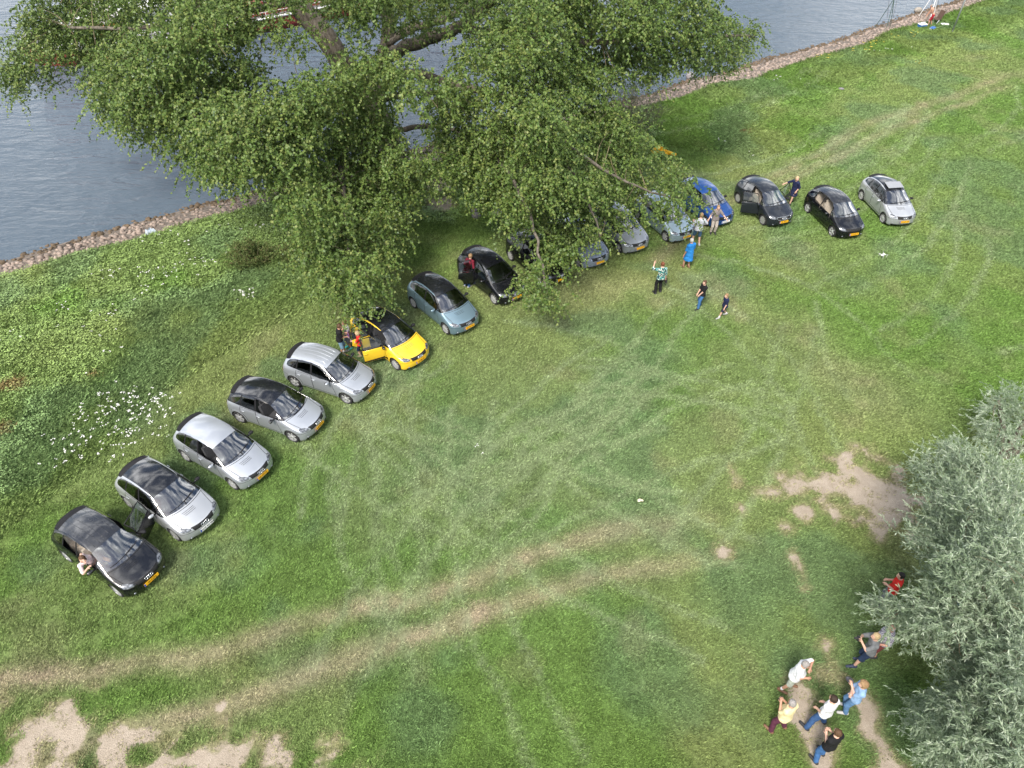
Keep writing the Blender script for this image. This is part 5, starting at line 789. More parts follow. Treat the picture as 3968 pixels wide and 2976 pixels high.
M_plate_b = mat("plate_blue", (.02, .08, .42), .45)
M_ink = mat("plate_ink", (.015, .015, .015), .6)

def surf_y(x, z):
    lo, hi = .3, 1.0
    for _ in range(20):
        m = (lo + hi) / 2
        if float(car_f(np.array([x]), np.array([m]), np.array([z]))[0]) < 0: lo = m
        else: hi = m
    return lo
def frame_loop(f, c, sy, org):
    P = []
    for t in np.linspace(0, 2 * math.pi, 33):
        lo, hi = 0.0, 1.2
        for _ in range(18):
            m = (lo + hi) / 2; x, z = c[0] + m * math.cos(t), c[1] + m * math.sin(t) * .6
            if f(np.array([x]), np.array([.9]), np.array([z]))[0] < 0: lo = m
            else: hi = m
        x, z = c[0] + lo * math.cos(t), c[1] + lo * math.sin(t) * .6; P.append((x - org[0], sy * (surf_y(x, z) - .012) - org[1], z - org[2]))
    b = MB(); b.tube(P, .022, 6, False); return b.mesh('window_frame', [M_black], True)
PM = {}
for _n, _off in (('body', 0), ('underbody', 0), ('front_bumper', 0), ('rear_bumper', 0), ('hood', 0), ('seam', -.012), ('windscreen', -.002), ('roof_panel', 0), ('rear_window', -.002), ('grille', -.018), ('lower_lip', -.004), ('arch', 0)):
    PM[_n] = panel(_n, cls == _n, _off)
for _s, _m in (('R', ~left_), ('L', left_)):
    PM['rail' + _s] = panel('roof_rail', (cls == 'rail') & _m)
    for _k in 'abc': PM['pillar_' + _k + _s] = panel('window_pillar', (cls == 'pillar_' + _k) & _m, -.002)
    PM['headlight' + _s] = panel('headlight', (cls == 'headlight') & _m, .002); PM['tail_light' + _s] = panel('tail_light', (cls == 'tail_light') & _m, .003)
    PM['quarter' + _s] = panel('window', (cls == 'win_quarter') & _m, -.003); PM['rearq' + _s] = panel('window', (cls == 'win_rearq') & _m, -.003)
    _sy = -1 if _s == 'R' else 1
    HF = (.60, _sy * .79, .6); HR = (-.33, _sy * .80, .6)
    PM['hF' + _s] = HF; PM['hR' + _s] = HR
    _low = cz_ < .962
    PM['fdoor' + _s] = panel('door', (cls == 'front_door') & _m & _low, 0, HF, 3); PM['rdoor' + _s] = panel('door', (cls == 'rear_door') & _m & _low, 0, HR, 3)
    PM['floop' + _s] = frame_loop(f_w['front'], (.15, 1.15), _sy, HF); PM['rloop' + _s] = frame_loop(f_w['rear'], (-.66, 1.16), _sy, HR)
    PM['fwin' + _s] = panel('window', (cls == 'win_front') & _m, -.003, HF); PM['rwin' + _s] = panel('window', (cls == 'win_rear') & _m, -.003, HR)

# wheels ------------------------------------------------------------
def tyre_mesh(rr=.20):
    b = MB(); b.lathe([(rr, -.075), (.255, -.092), (.282, -.085), (.293, -.055), (.293, .055), (.282, .085), (.255, .092), (rr, .075)], 28); return b.mesh('tyre', M_rubber, True)
def rim_mesh(style):
    b = MB(); b.lathe([(.222, .086), (.218, .074), (.198, .062), (.192, -.06)], 28)
    b.mi = 1; b.lathe([(.195, .0), (.0, .0)], 28); b.mi = 0
    b.lathe([(.0, .084), (.045, .082), (.060, .068), (.060, .0)], 12)
    n, w = {'six': (6, .050), 'nine': (9, .030), 'five': (5, .055), 'steel': (12, .050), 'ten': (10, .026)}[style]
    for k in range(n):
        t = 2 * math.pi * k / n
        if style == 'five':
            for d in (-.12, .12):
                q = Matrix.Rotation(-(t + d), 3, 'Y'); b.box(q @ Vector((.130, .062, 0)), (.165, .026, .034), q)
        else:
            q = Matrix.Rotation(-t, 3, 'Y'); b.box(q @ Vector((.128, .062, 0)), (.160, .026, w), q)
    return b.mesh('rim', [M_steel if style == 'steel' else M_alloy, M_black], False)
TYRE = tyre_mesh(); RIMS = {s: rim_mesh(s) for s in ('six', 'nine', 'five', 'steel', 'ten')}

# small shared pieces -------------------------------------------------
def ring_emblem():
    b = MB()
    for k in range(4):
        c = (-.099 + .066 * k); P = [(0, c + .043 * math.cos(t), .043 * math.sin(t)) for t in np.linspace(0, 2 * math.pi, 17)]
        b.tube(P, .0085, 5, False)
    return b.mesh('emblem', M_chrome, True)
EMBLEM = ring_emblem()
def wiper_mesh():
    b = MB(); pts = []
    for y in np.linspace(-.52, .40, 9):
        x = 1.06 - .10 * (y + .52) - .36 * y * y; pts.append((x, y, surf_z(x, y) + .014))
    b.tube(pts, .012, 5); b.tube([pts[5], (1.13, .02, surf_z(1.12, .02) + .012)], .011, 5)
    b.tube([(x, y, surf_z(x, y) + .012) for x, y in ((1.02, .02), (.985, .22), (.93, .42), (.86, .56))], .012, 5); return b.mesh('wiper', M_black)
WIPER = wiper_mesh()
def mirror_mesh(sy):
    b = MB(); b.mi = 0
    V = []; F = []; n = 10
    for i, (yy, s) in enumerate(((0, .55), (.04, .95), (.12, 1.0), (.17, .75), (.185, .35))):
        for k in range(n):
            t = 2 * math.pi * k / n; V.append((.055 * s * math.cos(t), sy * yy, .062 * s * math.sin(t)))
    for i in range(4):
        for k in range(n): F.append((i * n + k, i * n + (k + 1) % n, (i + 1) * n + (k + 1) % n, (i + 1) * n + k))
    F.append(tuple(range(n))); F.append(tuple(range(4 * n, 5 * n))); b.add(V, F)
    b.mi = 1; b.box((0, -sy * .03, -.03), (.05, .08, .03)); b.box((-.056, sy * .09, 0), (.006, .13, .09))
    return b.mesh('mirror', [None, M_black], True)
MIRR = {'R': mirror_mesh(-1), 'L': mirror_mesh(1)}
def handle_mesh():
    b = MB(); b.tube([(-.09, 0, 0), (-.06, .022, .004), (.06, .022, .004), (.09, 0, 0)], [.010, .014, .014, .010], 6); return b.mesh('handle', [None], True)
HANDLE = handle_mesh()
def spoiler_mesh():
    b = MB(); V = []; F = []
    for i, y in enumerate(np.linspace(-.53, .53, 17)):
        q = abs(y) / .53; x0 = -1.40 + .16 * y * y; z0 = surf_z(x0, y); z1 = surf_z(x0 - .1, y); dz = (z1 - z0) / .1 * .72
        V += [(x0, y, z0 + .004), (x0 - .12, y, z0 + dz * .12 + .010), (x0 - .25 + .05 * q ** 4, y, z0 + dz * .25 + .024), (x0 - .25 + .05 * q ** 4, y, z0 + dz * .25 + .002), (x0 - .10, y, z0 + dz * .10 - .03)]
    for i in range(16):
        for k in range(4): F.append((i * 5 + k, i * 5 + k + 1, (i + 1) * 5 + k + 1, (i + 1) * 5 + k))
    F.append((0, 1, 2, 3, 4)); F.append((84, 83, 82, 81, 80)); b.add(V, F); return b.mesh('spoiler', [None], True)
SPOILER = spoiler_mesh()
def seat_mesh(w):
    b = MB()
    for (c, s, a) in (((.05, 0, .50), (.50, w, .15), 0), ((-.26, 0, .80), (.14, w, .62), -.28), ((-.38, 0, 1.16), (.09, w * .5 if w < .8 else .2, .17), -.2)):
        b.box(c, s, Matrix.Rotation(a, 3, 'Y'), .92)
    if w > .8: b.box((-.38, .4, 1.16), (.09, .2, .17)); b.box((-.38, -.4, 1.16), (.09, .2, .17))
    return b.mesh('seat', [None])
SEATF = seat_mesh(.50); SEATR = seat_mesh(1.20)
_b = MB(); _b.box((.98, 0, .83), (.46, 1.30, .16), Matrix.Rotation(.12, 3, 'Y'), .85); _b.box((.78, 0, .62), (.25, .30, .42)); _b.box((.40, 0, .36), (1.0, .16, .22)); DASH = _b.mesh('dashboard', M_trim)
_b = MB(); _b.tube([(.60 + .06 * math.sin(t) * .9, .36 + .18 * math.cos(t), .90 + .17 * math.sin(t)) for t in np.linspace(0, 2 * math.pi, 21)], .016, 6, False); _b.tube([(.60, .36, .90), (.80, .36, .80)], .03, 6); _b.box((.61, .36, .90), (.02, .32, .05)); STEER = _b.mesh('steering_wheel', M_black, True)
_b = MB(); _b.box((0, 0, .255), (2.9, 1.36, .03)); FLOORP = _b.mesh('floor_pan', M_trim)
_b = MB(); _b.box((0, 0, 0), (.012, .52, .11)); PLATE_B = {}
for _k, _m in (('y', M_plate_y), ('w', M_plate_w)):
    _b = MB(); _b.box((0, 0, 0), (.012, .53, .115)); _b.mi = 1; _b.box((.002, -.243, 0), (.0125, .042, .112)); PLATE_B[_k] = _b.mesh('number_plate', [_m, M_plate_b])
def text_mesh(s, size, m, name='lettering'):
    cu = bpy.data.curves.new("t", 'FONT'); cu.body = s; cu.size = size; cu.align_x = 'CENTER'; cu.align_y = 'CENTER'; cu.resolution_u = 2; cu.offset = size * .02
    o = bpy.data.objects.new("t", cu); COL.objects.link(o); dg = bpy.context.evaluated_depsgraph_get(); me = bpy.data.meshes.new_from_object(o.evaluated_get(dg)); me.name = name
    bpy.data.objects.remove(o); bpy.data.curves.remove(cu); me.materials.clear(); me.materials.append(m); return me
_b = MB()
for k in range(3):
    _b.tube([(x0 - .36 * y * y * .9, y, surf_z(x0 - .36 * y * y * .9, y) + .002) for x0 in (1.27 + .055 * k,) for y in np.linspace(-.30 + .02 * k, .14, 7)], .007, 4)
LOUVRE = _b.mesh('hood_louvres', M_seam)
_b = MB()
for y in (-.36, -.18, 0, .18, .36):
    P = []
    for x in np.linspace(.28, -1.38, 14):
        x1 = x - .34 * float(sstep(-.15, .75, x)) * y * y; P.append((x1, y, surf_z(x1, y) + .001))
    _b.tube(P, .009, 4)
RIBS = _b.mesh('roof_ribs', [None], True)
_b = MB(); _b.box((0, 0, 0), (.50, .86, .018), Matrix.Rotation(.16, 3, 'Y')); _b.box((-.01, 0, -.03), (.44, .80, .04), Matrix.Rotation(.16, 3, 'Y')); SUNROOF = _b.mesh('sunroof', mat('smoked_glass', (.30, .31, .33), .15, coat=1.0))

def put(name, me, parent, m=None, loc=None):
    o = obj(name, me, parent, loc)
    if m is not None and len(o.material_slots):
        ms = m if isinstance(m, (list, tuple)) else [m]
        for i, mm in enumerate(ms):
            if mm is not None and i < len(o.material_slots): o.material_slots[i].link = 'OBJECT'; o.material_slots[i].material = mm
    return o

def make_car(loc, heading, label, paint, roof, rim='six', plate=('y', ''), mirror=None, doors=(), wins_open=(), ribs=False, seat=None, grille='dark', spoiler=None, strips=False, tilt_roof=False, arches=None, z=.0, emblem=True, windscreen=None, pillar=None, rails=None):
    root = empty('parked_car', (loc[0], loc[1], z), R(heading)); tag(root, label, 'car', 'hatchbacks parked in a curved row on the meadow')
    put('body', PM['body'], root, paint); put('front_bumper', PM['front_bumper'], root, paint); put('rear_bumper', PM['rear_bumper'], root, paint)
    hd = put('hood', PM['hood'], root, paint); put('louvres', LOUVRE, hd)
    put('underbody', PM['underbody'], root, M_black); put('wheel_arch', PM['arch'], root, M_black); put('panel_gaps', PM['seam'], root, M_seam)
    for s in 'RL':
        put('roof_rail', PM['rail' + s], root, rails or paint)
        for k in 'abc': put('window_pillar', PM['pillar_' + k + s], root, pillar or M_black)
    ws = put('windscreen', PM['windscreen'], root, windscreen or M_glass); put('wiper', WIPER, ws)
    rp = put('roof', PM['roof_panel'], root, roof)
    if ribs: put('roof_ribs', RIBS, rp, roof if roof is not M_blackroof else M_seam)
    if tilt_roof: put('sunroof', SUNROOF, rp, loc=(.02, 0, 1.565))
    put('rear_window', PM['rear_window'], root, M_blackroof); put('spoiler', SPOILER, root, spoiler or M_black)
    g = put('grille', PM['grille'], root, M_seam)
    if grille == 'chrome':
        b = MB(); P = [(1.905 - .36 * y * y * 1.15 - (z_ - .6) * .55, y, z_) for y, z_ in [(-.41, .69), (-.36, .575), (0, .565), (.36, .575), (.41, .69), (0, .70), (-.41, .69)]]; b.tube(spline(P, 3), .012, 5, False); b.build('grille_frame', M_chrome, g, smooth=True)
    if emblem:
        em = put('emblem', EMBLEM, g, loc=(1.895, 0, .632)); em.rotation_euler = (0, R(-28), 0)
    put('lower_lip', PM['lower_lip'], root, M_black)
    for s in 'RL':
        put('headlight', PM['headlight' + s], root, M_lamp); put('tail_light', PM['tail_light' + s], root, M_red)
        put('window', PM['quarter' + s], root, M_dglass); put('window', PM['rearq' + s], root, M_dglass)
        sy = -1 if s == 'R' else 1
        for k, dm, wm, hinge in (('F', 'fdoor', 'fwin', PM['hF' + s]), ('R', 'rdoor', 'rwin', PM['hR' + s])):
            d = put('door', PM[dm + s], root, [paint, M_trim, paint], hinge)
            key = k + s
            if key in dict(doors): put('window_frame', PM[('floop' if k == 'F' else 'rloop') + s], d)
            if key not in wins_open: put('window', PM[wm + s], d, M_clear if key in dict(doors) else M_dglass)
            hx = (-.25 - .60) if k == 'F' else (-.93 + .33)
            if k == 'F':
                put('handle', HANDLE, d, paint, (-.80, sy * .018, .20)).rotation_euler = (0, 0, 0 if sy > 0 else math.pi)
                put('mirror', MIRR[s], d, [mirror or paint, M_black], (-.05, sy * .06, .385))
            else:
                put('handle', HANDLE, d, paint, (-.56, sy * .008, .215)).rotation_euler = (0, 0, 0 if sy > 0 else math.pi)
            if strips:
                b = MB(); L = .86 if k == 'F' else .52; b.box((-L / 2 - .02, sy * .030, -.205), (L, .02, .05)); b.build('rub_strip', M_black, d)
            if key in dict(doors):
                d.rotation_euler = (0, 0, -sy * R(dict(doors)[key]))
                so = d.modifiers.new('thickness', 'SOLIDIFY'); so.thickness = .07; so.offset = -1; so.material_offset = 1; so.material_offset_rim = 2
    if strips:
        for sy in (-1, 1):
            b = MB(); b.tube([(1.50, sy * .79, .46), (1.66, sy * .68, .46), (1.76, sy * .52, .46)], .022, 5); b.build('bumper_strip', M_black, root)
    for sy in (-1, 1): b = MB(); b.ball((1.775, sy * .55, .30), (.03, .045, .035), 8, 5); b.build('fog_lamp', M_lamp, root, smooth=True)
    for x in WX:
        for sy in (-1, 1):
            w = empty_part('wheel', root, (x, sy * .715, WZ), 0 if sy > 0 else math.pi)
            put('tyre', TYRE, w); put('rim', RIMS[rim], w).rotation_euler = (0, random.random() * 6, 0)
    for y in (-.36, .36): put('seat', SEATF, root, seat or M_seat, (.10, y, 0))
    put('rear_seat', SEATR, root, seat or M_seat, (-.80, 0, .02)); put('dashboard', DASH, root); put('steering_wheel', STEER, root); put('floor_pan', FLOORP, root)
    pk, txt = plate
    p = put('number_plate', PLATE_B[pk], root, None, (1.918, 0, .44)); p.rotation_euler = (0, R(-6), 0)
    if txt:
        t = put('lettering', text_mesh(txt, .092, M_ink), p, None, (.009, .02, 0)); t.rotation_euler = (R(90), 0, R(90))
    return root

def empty_part(name, parent, loc, rz):
    o = bpy.data.objects.new(name, None); o.empty_display_size = .2; o.location = loc; o.rotation_euler = (0, 0, rz); return link(o, parent)
# ---------------------------------------------------------------- people
def cap(P, a, b, ra, rb):
    a = np.array(a, float); b = np.array(b, float); ab = b - a; L = ab @ ab + 1e-9
    t = np.clip(((P - a) @ ab) / L, 0, 1); return np.linalg.norm(P - a - t[..., None] * ab, axis=-1) - (ra + (rb - ra) * t)
def ell(P, c, r):
    q = (P - np.array(c)) / np.array(r); k = np.linalg.norm(q, axis=-1); return (k - 1) * min(r)
def ik(a, c, l1, l2, pole):
    a = np.array(a, float); c = np.array(c, float); d = c - a; L = np.linalg.norm(d); Lc = min(L, (l1 + l2) * .995); d = d / (L + 1e-9); c = a + d * Lc
    x = (l1 * l1 - l2 * l2 + Lc * Lc) / (2 * Lc); h = math.sqrt(max(0, l1 * l1 - x * x)); p = np.array(pole, float); p = p - d * (p @ d); p = p / (np.linalg.norm(p) + 1e-9); return a + d * x + p * h, c
M_eye = mat("eye_dark", (.02, .015, .012), .2)
SKIN = {'fair': mat("skin_fair", (.58, .36, .27), .55, noise=.12, nscale=14), 'tan': mat("skin_tan", (.46, .255, .175), .55, noise=.12, nscale=14), 'red': mat("skin_ruddy", (.56, .29, .22), .55, noise=.12, nscale=14)}
def cloth(name, c, c2=None, sc=9, amt=.25): return mat("cloth_" + name, c, .85, spec=.2, noise=amt, nscale=sc, nmix=c2, bump=.3, bscale=18)
def check_cloth(name, c1, c2, sc):
    if name in MATS: return MATS[name]
    m = mat(name, c1, .85); nt = m.node_tree; N = nt.nodes; L = nt.links; tcn = N.new("ShaderNodeTexCoord"); w = N.new("ShaderNodeTexChecker"); w.inputs['Scale'].default_value = sc; w.inputs[1].default_value = (*c1, 1); w.inputs[2].default_value = (*c2, 1); L.new(tcn.outputs['Object'], w.inputs[0]); L.new(w.outputs[0], N["Principled BSDF"].inputs['Base Color']); return m
def person(loc, yaw, label, H=1.74, skin='fair', top=None, sleeve=.5, bottom=None, leg=1.0, shoes=None, hair=None, hair_len=.0, curly=False, bald=False, dress=None, hands=((.16, .26, .82), (.16, -.26, .82)), feet=((.02, .11), (.02, -.11)), lean=(0, 0), look=(1, 0, -.05), build=1.0, hat=None, socks=None, sit=None, z=None, elbow=(-1, .6, -.35), group=None, up_heel=None, fat=0.0, pelvis_drop=0.0, long_hair=False):
    k = H / 1.75; z0 = gz(*loc) if z is None else z
    root = empty('person', (loc[0], loc[1], z0), yaw); tag(root, label, 'person', group)
    pel = np.array([0, 0, .93 - pelvis_drop]); chest = pel + np.array([lean[0] * .6, lean[1] * .6, .32]); neck = pel + np.array([lean[0], lean[1], .545]); lk = np.array(look, float); lk /= np.linalg.norm(lk)
    head = neck + np.array([.02 + lk[0] * .03, lk[1] * .03, .155 + min(0, lk[2]) * .05]); fw = np.array([lk[0], lk[1], 0]); fw /= np.linalg.norm(fw) + 1e-9; sd = np.array([-fw[1], fw[0], 0])
    S = 1.0 * build; sh = [neck + np.array([-.01, s * .168 * S, -.088]) for s in (1, -1)]; hip = [pel + np.array([0, s * .092, -.02]) for s in (1, -1)]
    hnd, elb = [], []
    for i in (0, 1):
        e, h = ik(sh[i], hands[i], .285, .255, (elbow[0], elbow[1] * (1 if i == 0 else -1), elbow[2])); elb.append(e); hnd.append(h)
    ank, kne = [], []
    for i in (0, 1):
        f = np.array([feet[i][0], feet[i][1], feet[i][2] if len(feet[i]) > 2 else .085]); kk, f = ik(hip[i], f, .43, .42, (1, .08 * (1 if i == 0 else -1), 0)); kne.append(kk); ank.append(f)
    toe = [a + np.array([.17, .03 * (1 if i == 0 else -1), -.05]) for i, a in enumerate(ank)]
    def grid(lo, hi, fn, h): return surface_nets(lambda x, y, z: fn(np.stack([x, y, z], -1)), lo, hi, h, 1)
    b = build
    def torso(P, o=0.0):
        d = smin(ell(P, pel + np.array([0, 0, .02]), (.115 * b + fat * .5 + o, .165 * b + o, .15 + o)), ell(P, chest, (.115 * b + o, .168 * b + o, .25 + o)), .08)
        d = smin(d, cap(P, sh[0], sh[1], .056 * b + o, .056 * b + o), .07); d = smin(d, cap(P, neck - np.array([0, 0, .03]), chest, .05 + o, .09 + o), .07)
        if fat: d = smin(d, ell(P, pel + np.array([.07, 0, .17]), (.13 + fat + o, .16 + o, .16 + o)), .08)
        return d
    def limb(P, o=0.0, armf=1.0, legf=1.0):
        d = np.full(P.shape[:-1], 9.0)
        for i in (0, 1):
            if armf > 0:
                e = sh[i] + (elb[i] - sh[i]) * min(1, armf * 2); d = np.minimum(d, cap(P, sh[i], e, .052 * b + o, .043 * b + o))
                if armf > .5: d = np.minimum(d, cap(P, elb[i], elb[i] + (hnd[i] - elb[i]) * (armf - .5) * 2, .042 * b + o, .029 + o))
        return d
    def legs(P, o=0.0, f=1.0, flare=0.0):
        d = np.full(P.shape[:-1], 9.0)
        for i in (0, 1):
            d = np.minimum(d, cap(P, hip[i], hip[i] + (kne[i] - hip[i]) * min(1, f * 2), .085 * b + o, .058 * b + o + flare * .5))
            if f > .5: d = np.minimum(d, cap(P, kne[i], kne[i] + (ank[i] - kne[i]) * (f - .5) * 2, .056 * b + o + flare * .5, .038 + o + flare))
        return d
    hs = 1.0 if H > 1.55 else 1.0 + .16 * min(1, (1.55 - H) / .35)
    def headf(P):
        P = head + (P - head) / hs
        d = ell(P, head, (.095, .078, .118)); d = smin(d, ell(P, head + fw * .035 + np.array([0, 0, -.05]), (.062, .058, .068)), .03); d = smin(d, cap(P, neck - np.array([0, 0, .04]), head - np.array([0, 0, .05]), .056, .052), .03)
        d = smin(d, cap(P, head + fw * .088 + np.array([0, 0, .005]), head + fw * .108 + np.array([0, 0, -.028]), .012, .017), .012)
        for s in (1, -1): d = smin(d, ell(P, head + sd * .079 * s + np.array([0, 0, -.005]), (.022, .013, .032)), .008)
        return d
    allp = np.array([*hnd, *elb, *ank, *toe, head, pel, *sh, *kne]); lo = allp.min(0) - .2; hi = allp.max(0) + .2; lo[2] = min(lo[2], -.02)
    def body(P):
        d = smin(torso(P), limb(P), .035); d = smin(d, legs(P), .04); d = smin(d, headf(P), .02)
        for i in (0, 1):
            d = smin(d, cap(P, ank[i] + np.array([-.04, 0, -.03]), toe[i], .040, .030), .03)
            u = hnd[i] - elb[i]; u /= np.linalg.norm(u) + 1e-9; d = smin(d, cap(P, hnd[i], hnd[i] + u * .07, .030, .033), .02)
        return d
    V, Q = grid(lo, hi, body, .0215); mb_v = [V]; mb_f = [tris(Q)]; nb = len(V); nfb = len(mb_f[0])
    # five fingers on each hand, unequal and slightly curled
    fm = MB()
    for i in (0, 1):
        u = hnd[i] - elb[i]; u /= np.linalg.norm(u) + 1e-9; a = np.array([0, 0, 1.]) if abs(u[2]) < .8 else np.array([1., 0, 0]); w = np.cross(u, a); w /= np.linalg.norm(w); c = np.cross(w, u); s_ = 1 if i == 0 else -1; pm = hnd[i] + u * .085
        for j, Lf in enumerate((.068, .078, .074, .058)):
            o_ = w * (-.027 + .018 * j); fm.tube([pm + o_ - u * .02, pm + o_ + u * Lf * .5 - c * .008, pm + o_ + u * Lf * .85 - c * .03, pm + o_ + u * Lf * .9 - c * .045], [.0095, .009, .008, .006], 5)
        fm.tube([hnd[i] + u * .02 - w * .025 * s_, hnd[i] + u * .055 - w * .055 * s_ - c * .01, hnd[i] + u * .09 - w * .060 * s_ - c * .02], [.012, .011, .007], 5)
    nsk = len(fm.f); fm.mi = 1
    for s in (1, -1): fm.ball(head + (fw * .083 + sd * .032 * s + np.array([0, 0, .012])) * hs, (.011, .011, .009), 6, 4)
    fm.mi = 2; fm.ball(head + (fw * .095 + np.array([0, 0, -.058])) * hs, (.008, .022, .006), 6, 4)
    bm = bpy.data.meshes.new('body'); vv = np.concatenate([V, np.array(fm.v)]) * k
    bm.from_pydata(vv.tolist(), [], [tuple(f) for f in mb_f[0].tolist()] + [tuple(q + nb for q in f) for f in fm.f])
    for m_ in (SKIN[skin], M_eye, MATS.get('lip') or mat('lip', (.36, .12, .10), .5)): bm.materials.append(m_)
    bm.polygons.foreach_set('material_index', np.array([0] * nfb + fm.m, np.int32)); bm.polygons.foreach_set('use_smooth', np.ones(len(bm.polygons), bool)); bm.update(); obj('body', bm, root)
    def garment(name, fn, m, h=.022):
        if m is None: return None
        V, Q = grid(lo - .05, hi + .05, fn, h)
        if len(Q) == 0: return None
        return obj(name, mesh_from(name, V * k, Q, [m]), root)
    wr = lambda P: .006 * np.sin(P[..., 2] * 38 + P[..., 0] * 25) * np.sin(P[..., 1] * 31 + P[..., 2] * 11)     # folds
    upz = lambda P: P[..., 2] - lean[0] * 0
    if dress is not None:
        hem, m_ = dress
        def fd(P):
            zz = np.clip((pel[2] + .1 - P[..., 2]) / (pel[2] + .1 - hem), 0, 1); sk = cap(P, pel + np.array([0, 0, .1]), np.array([(ank[0][0] + ank[1][0]) / 4, 0, hem - .1]), .15 * b, .24 * b) + wr(P) * 1.5
            d = smin(smin(torso(P, .022), sk, .08), limb(P, .022, sleeve, 0), .03) + wr(P); d = np.maximum(d, hem - P[..., 2]); return np.maximum(d, .088 - np.linalg.norm(P - (neck + np.array([.025, 0, .055])), axis=-1))
        garment('dress', fd, m_)
    if top is not None:
        def ft(P):
            d = smin(torso(P, .016), limb(P, .020, sleeve, 0), .03); d = smin(d, cap(P, pel + np.array([0, -.06, -.08]), pel + np.array([0, .06, -.08]), .128 * b + fat * .6, .128 * b + fat * .6), .10) + wr(P); d = np.maximum(d, (pel[2] - .09 + .012 * np.sin(P[..., 1] * 20)) - P[..., 2]); return np.maximum(d, .088 - np.linalg.norm(P - (neck + np.array([.025, 0, .055])), axis=-1))
        garment('shirt', ft, top)
    if bottom is not None:
        fl = .022 if leg < .9 else .014
        def fb(P):
            d = smin(ell(P, pel + np.array([0, 0, .0]), (.125 * b + fat * .4, .172 * b, .15)), legs(P, .016, leg, fl), .05) + wr(P) * .8; return np.maximum(d, P[..., 2] - (pel[2] + .08))
        garment('trousers' if leg > .7 else 'shorts', fb, bottom)
    for i in (0, 1):
        if socks is not None:
            q = MB(); q.tube([(ank[i] + (kne[i] - ank[i]) * t) * k for t in (-.05, .12, .28)], [.046 * k, .045 * k, .047 * k], 10); q.build('sock', socks, root, smooth=True)
        if shoes is not None:
            fsh = lambda P, i=i: np.maximum(smin(cap(P, ank[i] + np.array([-.045, 0, -.025]), toe[i] + np.array([.02, 0, .0]), .052, .042), cap(P, ank[i] + np.array([0, 0, .02]), ank[i] + np.array([0, 0, -.03]), .048, .05), .03), np.minimum(ank[i][2], toe[i][2] + .05) - .088 - P[..., 2])
            l2 = np.minimum(ank[i], toe[i]) - .14; h2 = np.maximum(ank[i], toe[i]) + .14; V, Q = grid(l2, h2, fsh, .018)
            if len(Q): obj('shoe', mesh_from('shoe', V * k, Q, [shoes]), root)
    if hair is not None:
        def fh(P):
            P = head + (P - head) / hs
            c = head + np.array([0, 0, .018]) - fw * .012; d = ell(P, c, (.108, .094, .122)); 
            if curly: d = smin(ell(P, c + np.array([0, 0, .01]), (.128, .118, .135)), d, .03) + .014 * np.sin(P[..., 0] * 95) * np.sin(P[..., 1] * 95) * np.sin(P[..., 2] * 95)
            else: d = d + .004 * np.sin(P[..., 1] * 120 + P[..., 0] * 40)
            if hair_len: d = smin(d, ell(P, head - fw * .045 + np.array([0, 0, -.06 - hair_len * .5]), (.07, .085, .08 + hair_len)), .05)
            face = (P - head) @ fw; lim = (P[..., 2] - head[2]); d = np.maximum(d, np.minimum(face - .035, (.045 - lim) + (face) * .3)); d = np.maximum(d, (-.05 - hair_len * 1.4) - lim) if not bald else np.maximum(d, np.maximum(-.07 - lim, lim - .035)); return d
        l2 = head - .22 - np.array([0, 0, hair_len]); V, Q = grid(l2, head + .22, fh, .015)
        if len(Q): obj('hair', mesh_from('hair', V * k, Q, [hair]), root)
    root['_k'] = k
    return root, dict(head=head * k, hands=[h * k for h in hnd], neck=neck * k, pel=pel * k, k=k, fw=fw, chest=chest * k, elb=[e * k for e in elb])
# ---------------------------------------------------------------- smaller things
M_white = mat("white_paint", (.75, .75, .74), .45, noise=.12, nscale=2); M_hull = mat("hull_red", (.16, .025, .02), .5, noise=.35, nscale=.8); M_deck = mat("deck_grey", (.16, .16, .17), .7, noise=.3, nscale=1.2)
M_orange = mat("orange_paint", (.75, .20, .04), .5, noise=.2, nscale=3); M_galv = mat("galvanised", (.52, .55, .57), .4, .6, noise=.2, nscale=5); M_hatch = mat("hatch_red", (.24, .06, .045), .55, noise=.35, nscale=.7); M_pane = mat("dark_pane", (.02, .03, .035), .08)
# river barge behind the poplar
bg = empty('river_barge', (-35.6, 54.6, WATER_Z), math.atan2(11.7, 15.8)); tag(bg, 'dark red river barge with white deckhouse passing behind the poplar', 'barge')
b = MB(); Lh, Bh = 52.0, 8.2
prof = [(0, 0.05), (.9, 1.6), (2.6, 3.1), (5.5, 4.0), (9, 4.1), (Lh - 4, 4.1), (Lh, 3.4)]
V = []; F = []; nP = len(prof)
for x, w in prof:
    for z, s in ((-.3, .9), (.35, 1.0), (1.15, 1.02), (1.15, .96)): V += [(x, 4.1 - w * s, z + .35 * max(0, 1 - x / 5) * (z > .5)), (x, 4.1 + w * s, z + .35 * max(0, 1 - x / 5) * (z > .5))]
for i in range(nP - 1):
    for k in range(3): a, c = i * 8 + 2 * k, (i + 1) * 8 + 2 * k; F += [(a, c, c + 2, a + 2), (a + 1, a + 3, c + 3, c + 1)]
F.append(tuple((nP - 1) * 8 + q for q in (0, 1, 3, 5, 4, 2))); b.add(V, F); b.build('hull', M_hull, bg)
b = MB(); V = []; F = []
for x, w in prof: V += [(x, 4.1 - w * .96, 1.0), (x, 4.1 + w * .96, 1.0)]
for i in range(nP - 1): F.append((2 * i, 2 * i + 2, 2 * i + 3, 2 * i + 1))
b.add(V, F); b.build('deck', M_deck, bg)
for s in (-1, 1):
    b = MB(); b.tube([(x, 4.1 + s * w * 1.02, 1.17 + .35 * max(0, 1 - x / 5)) for x, w in prof], .085, 5); b.build('gunwale', M_white, bg)
b = MB(); b.box((29, 4.1, 1.5), (34, 5.6, 1.1)); b.build('coaming', M_hatch, bg)
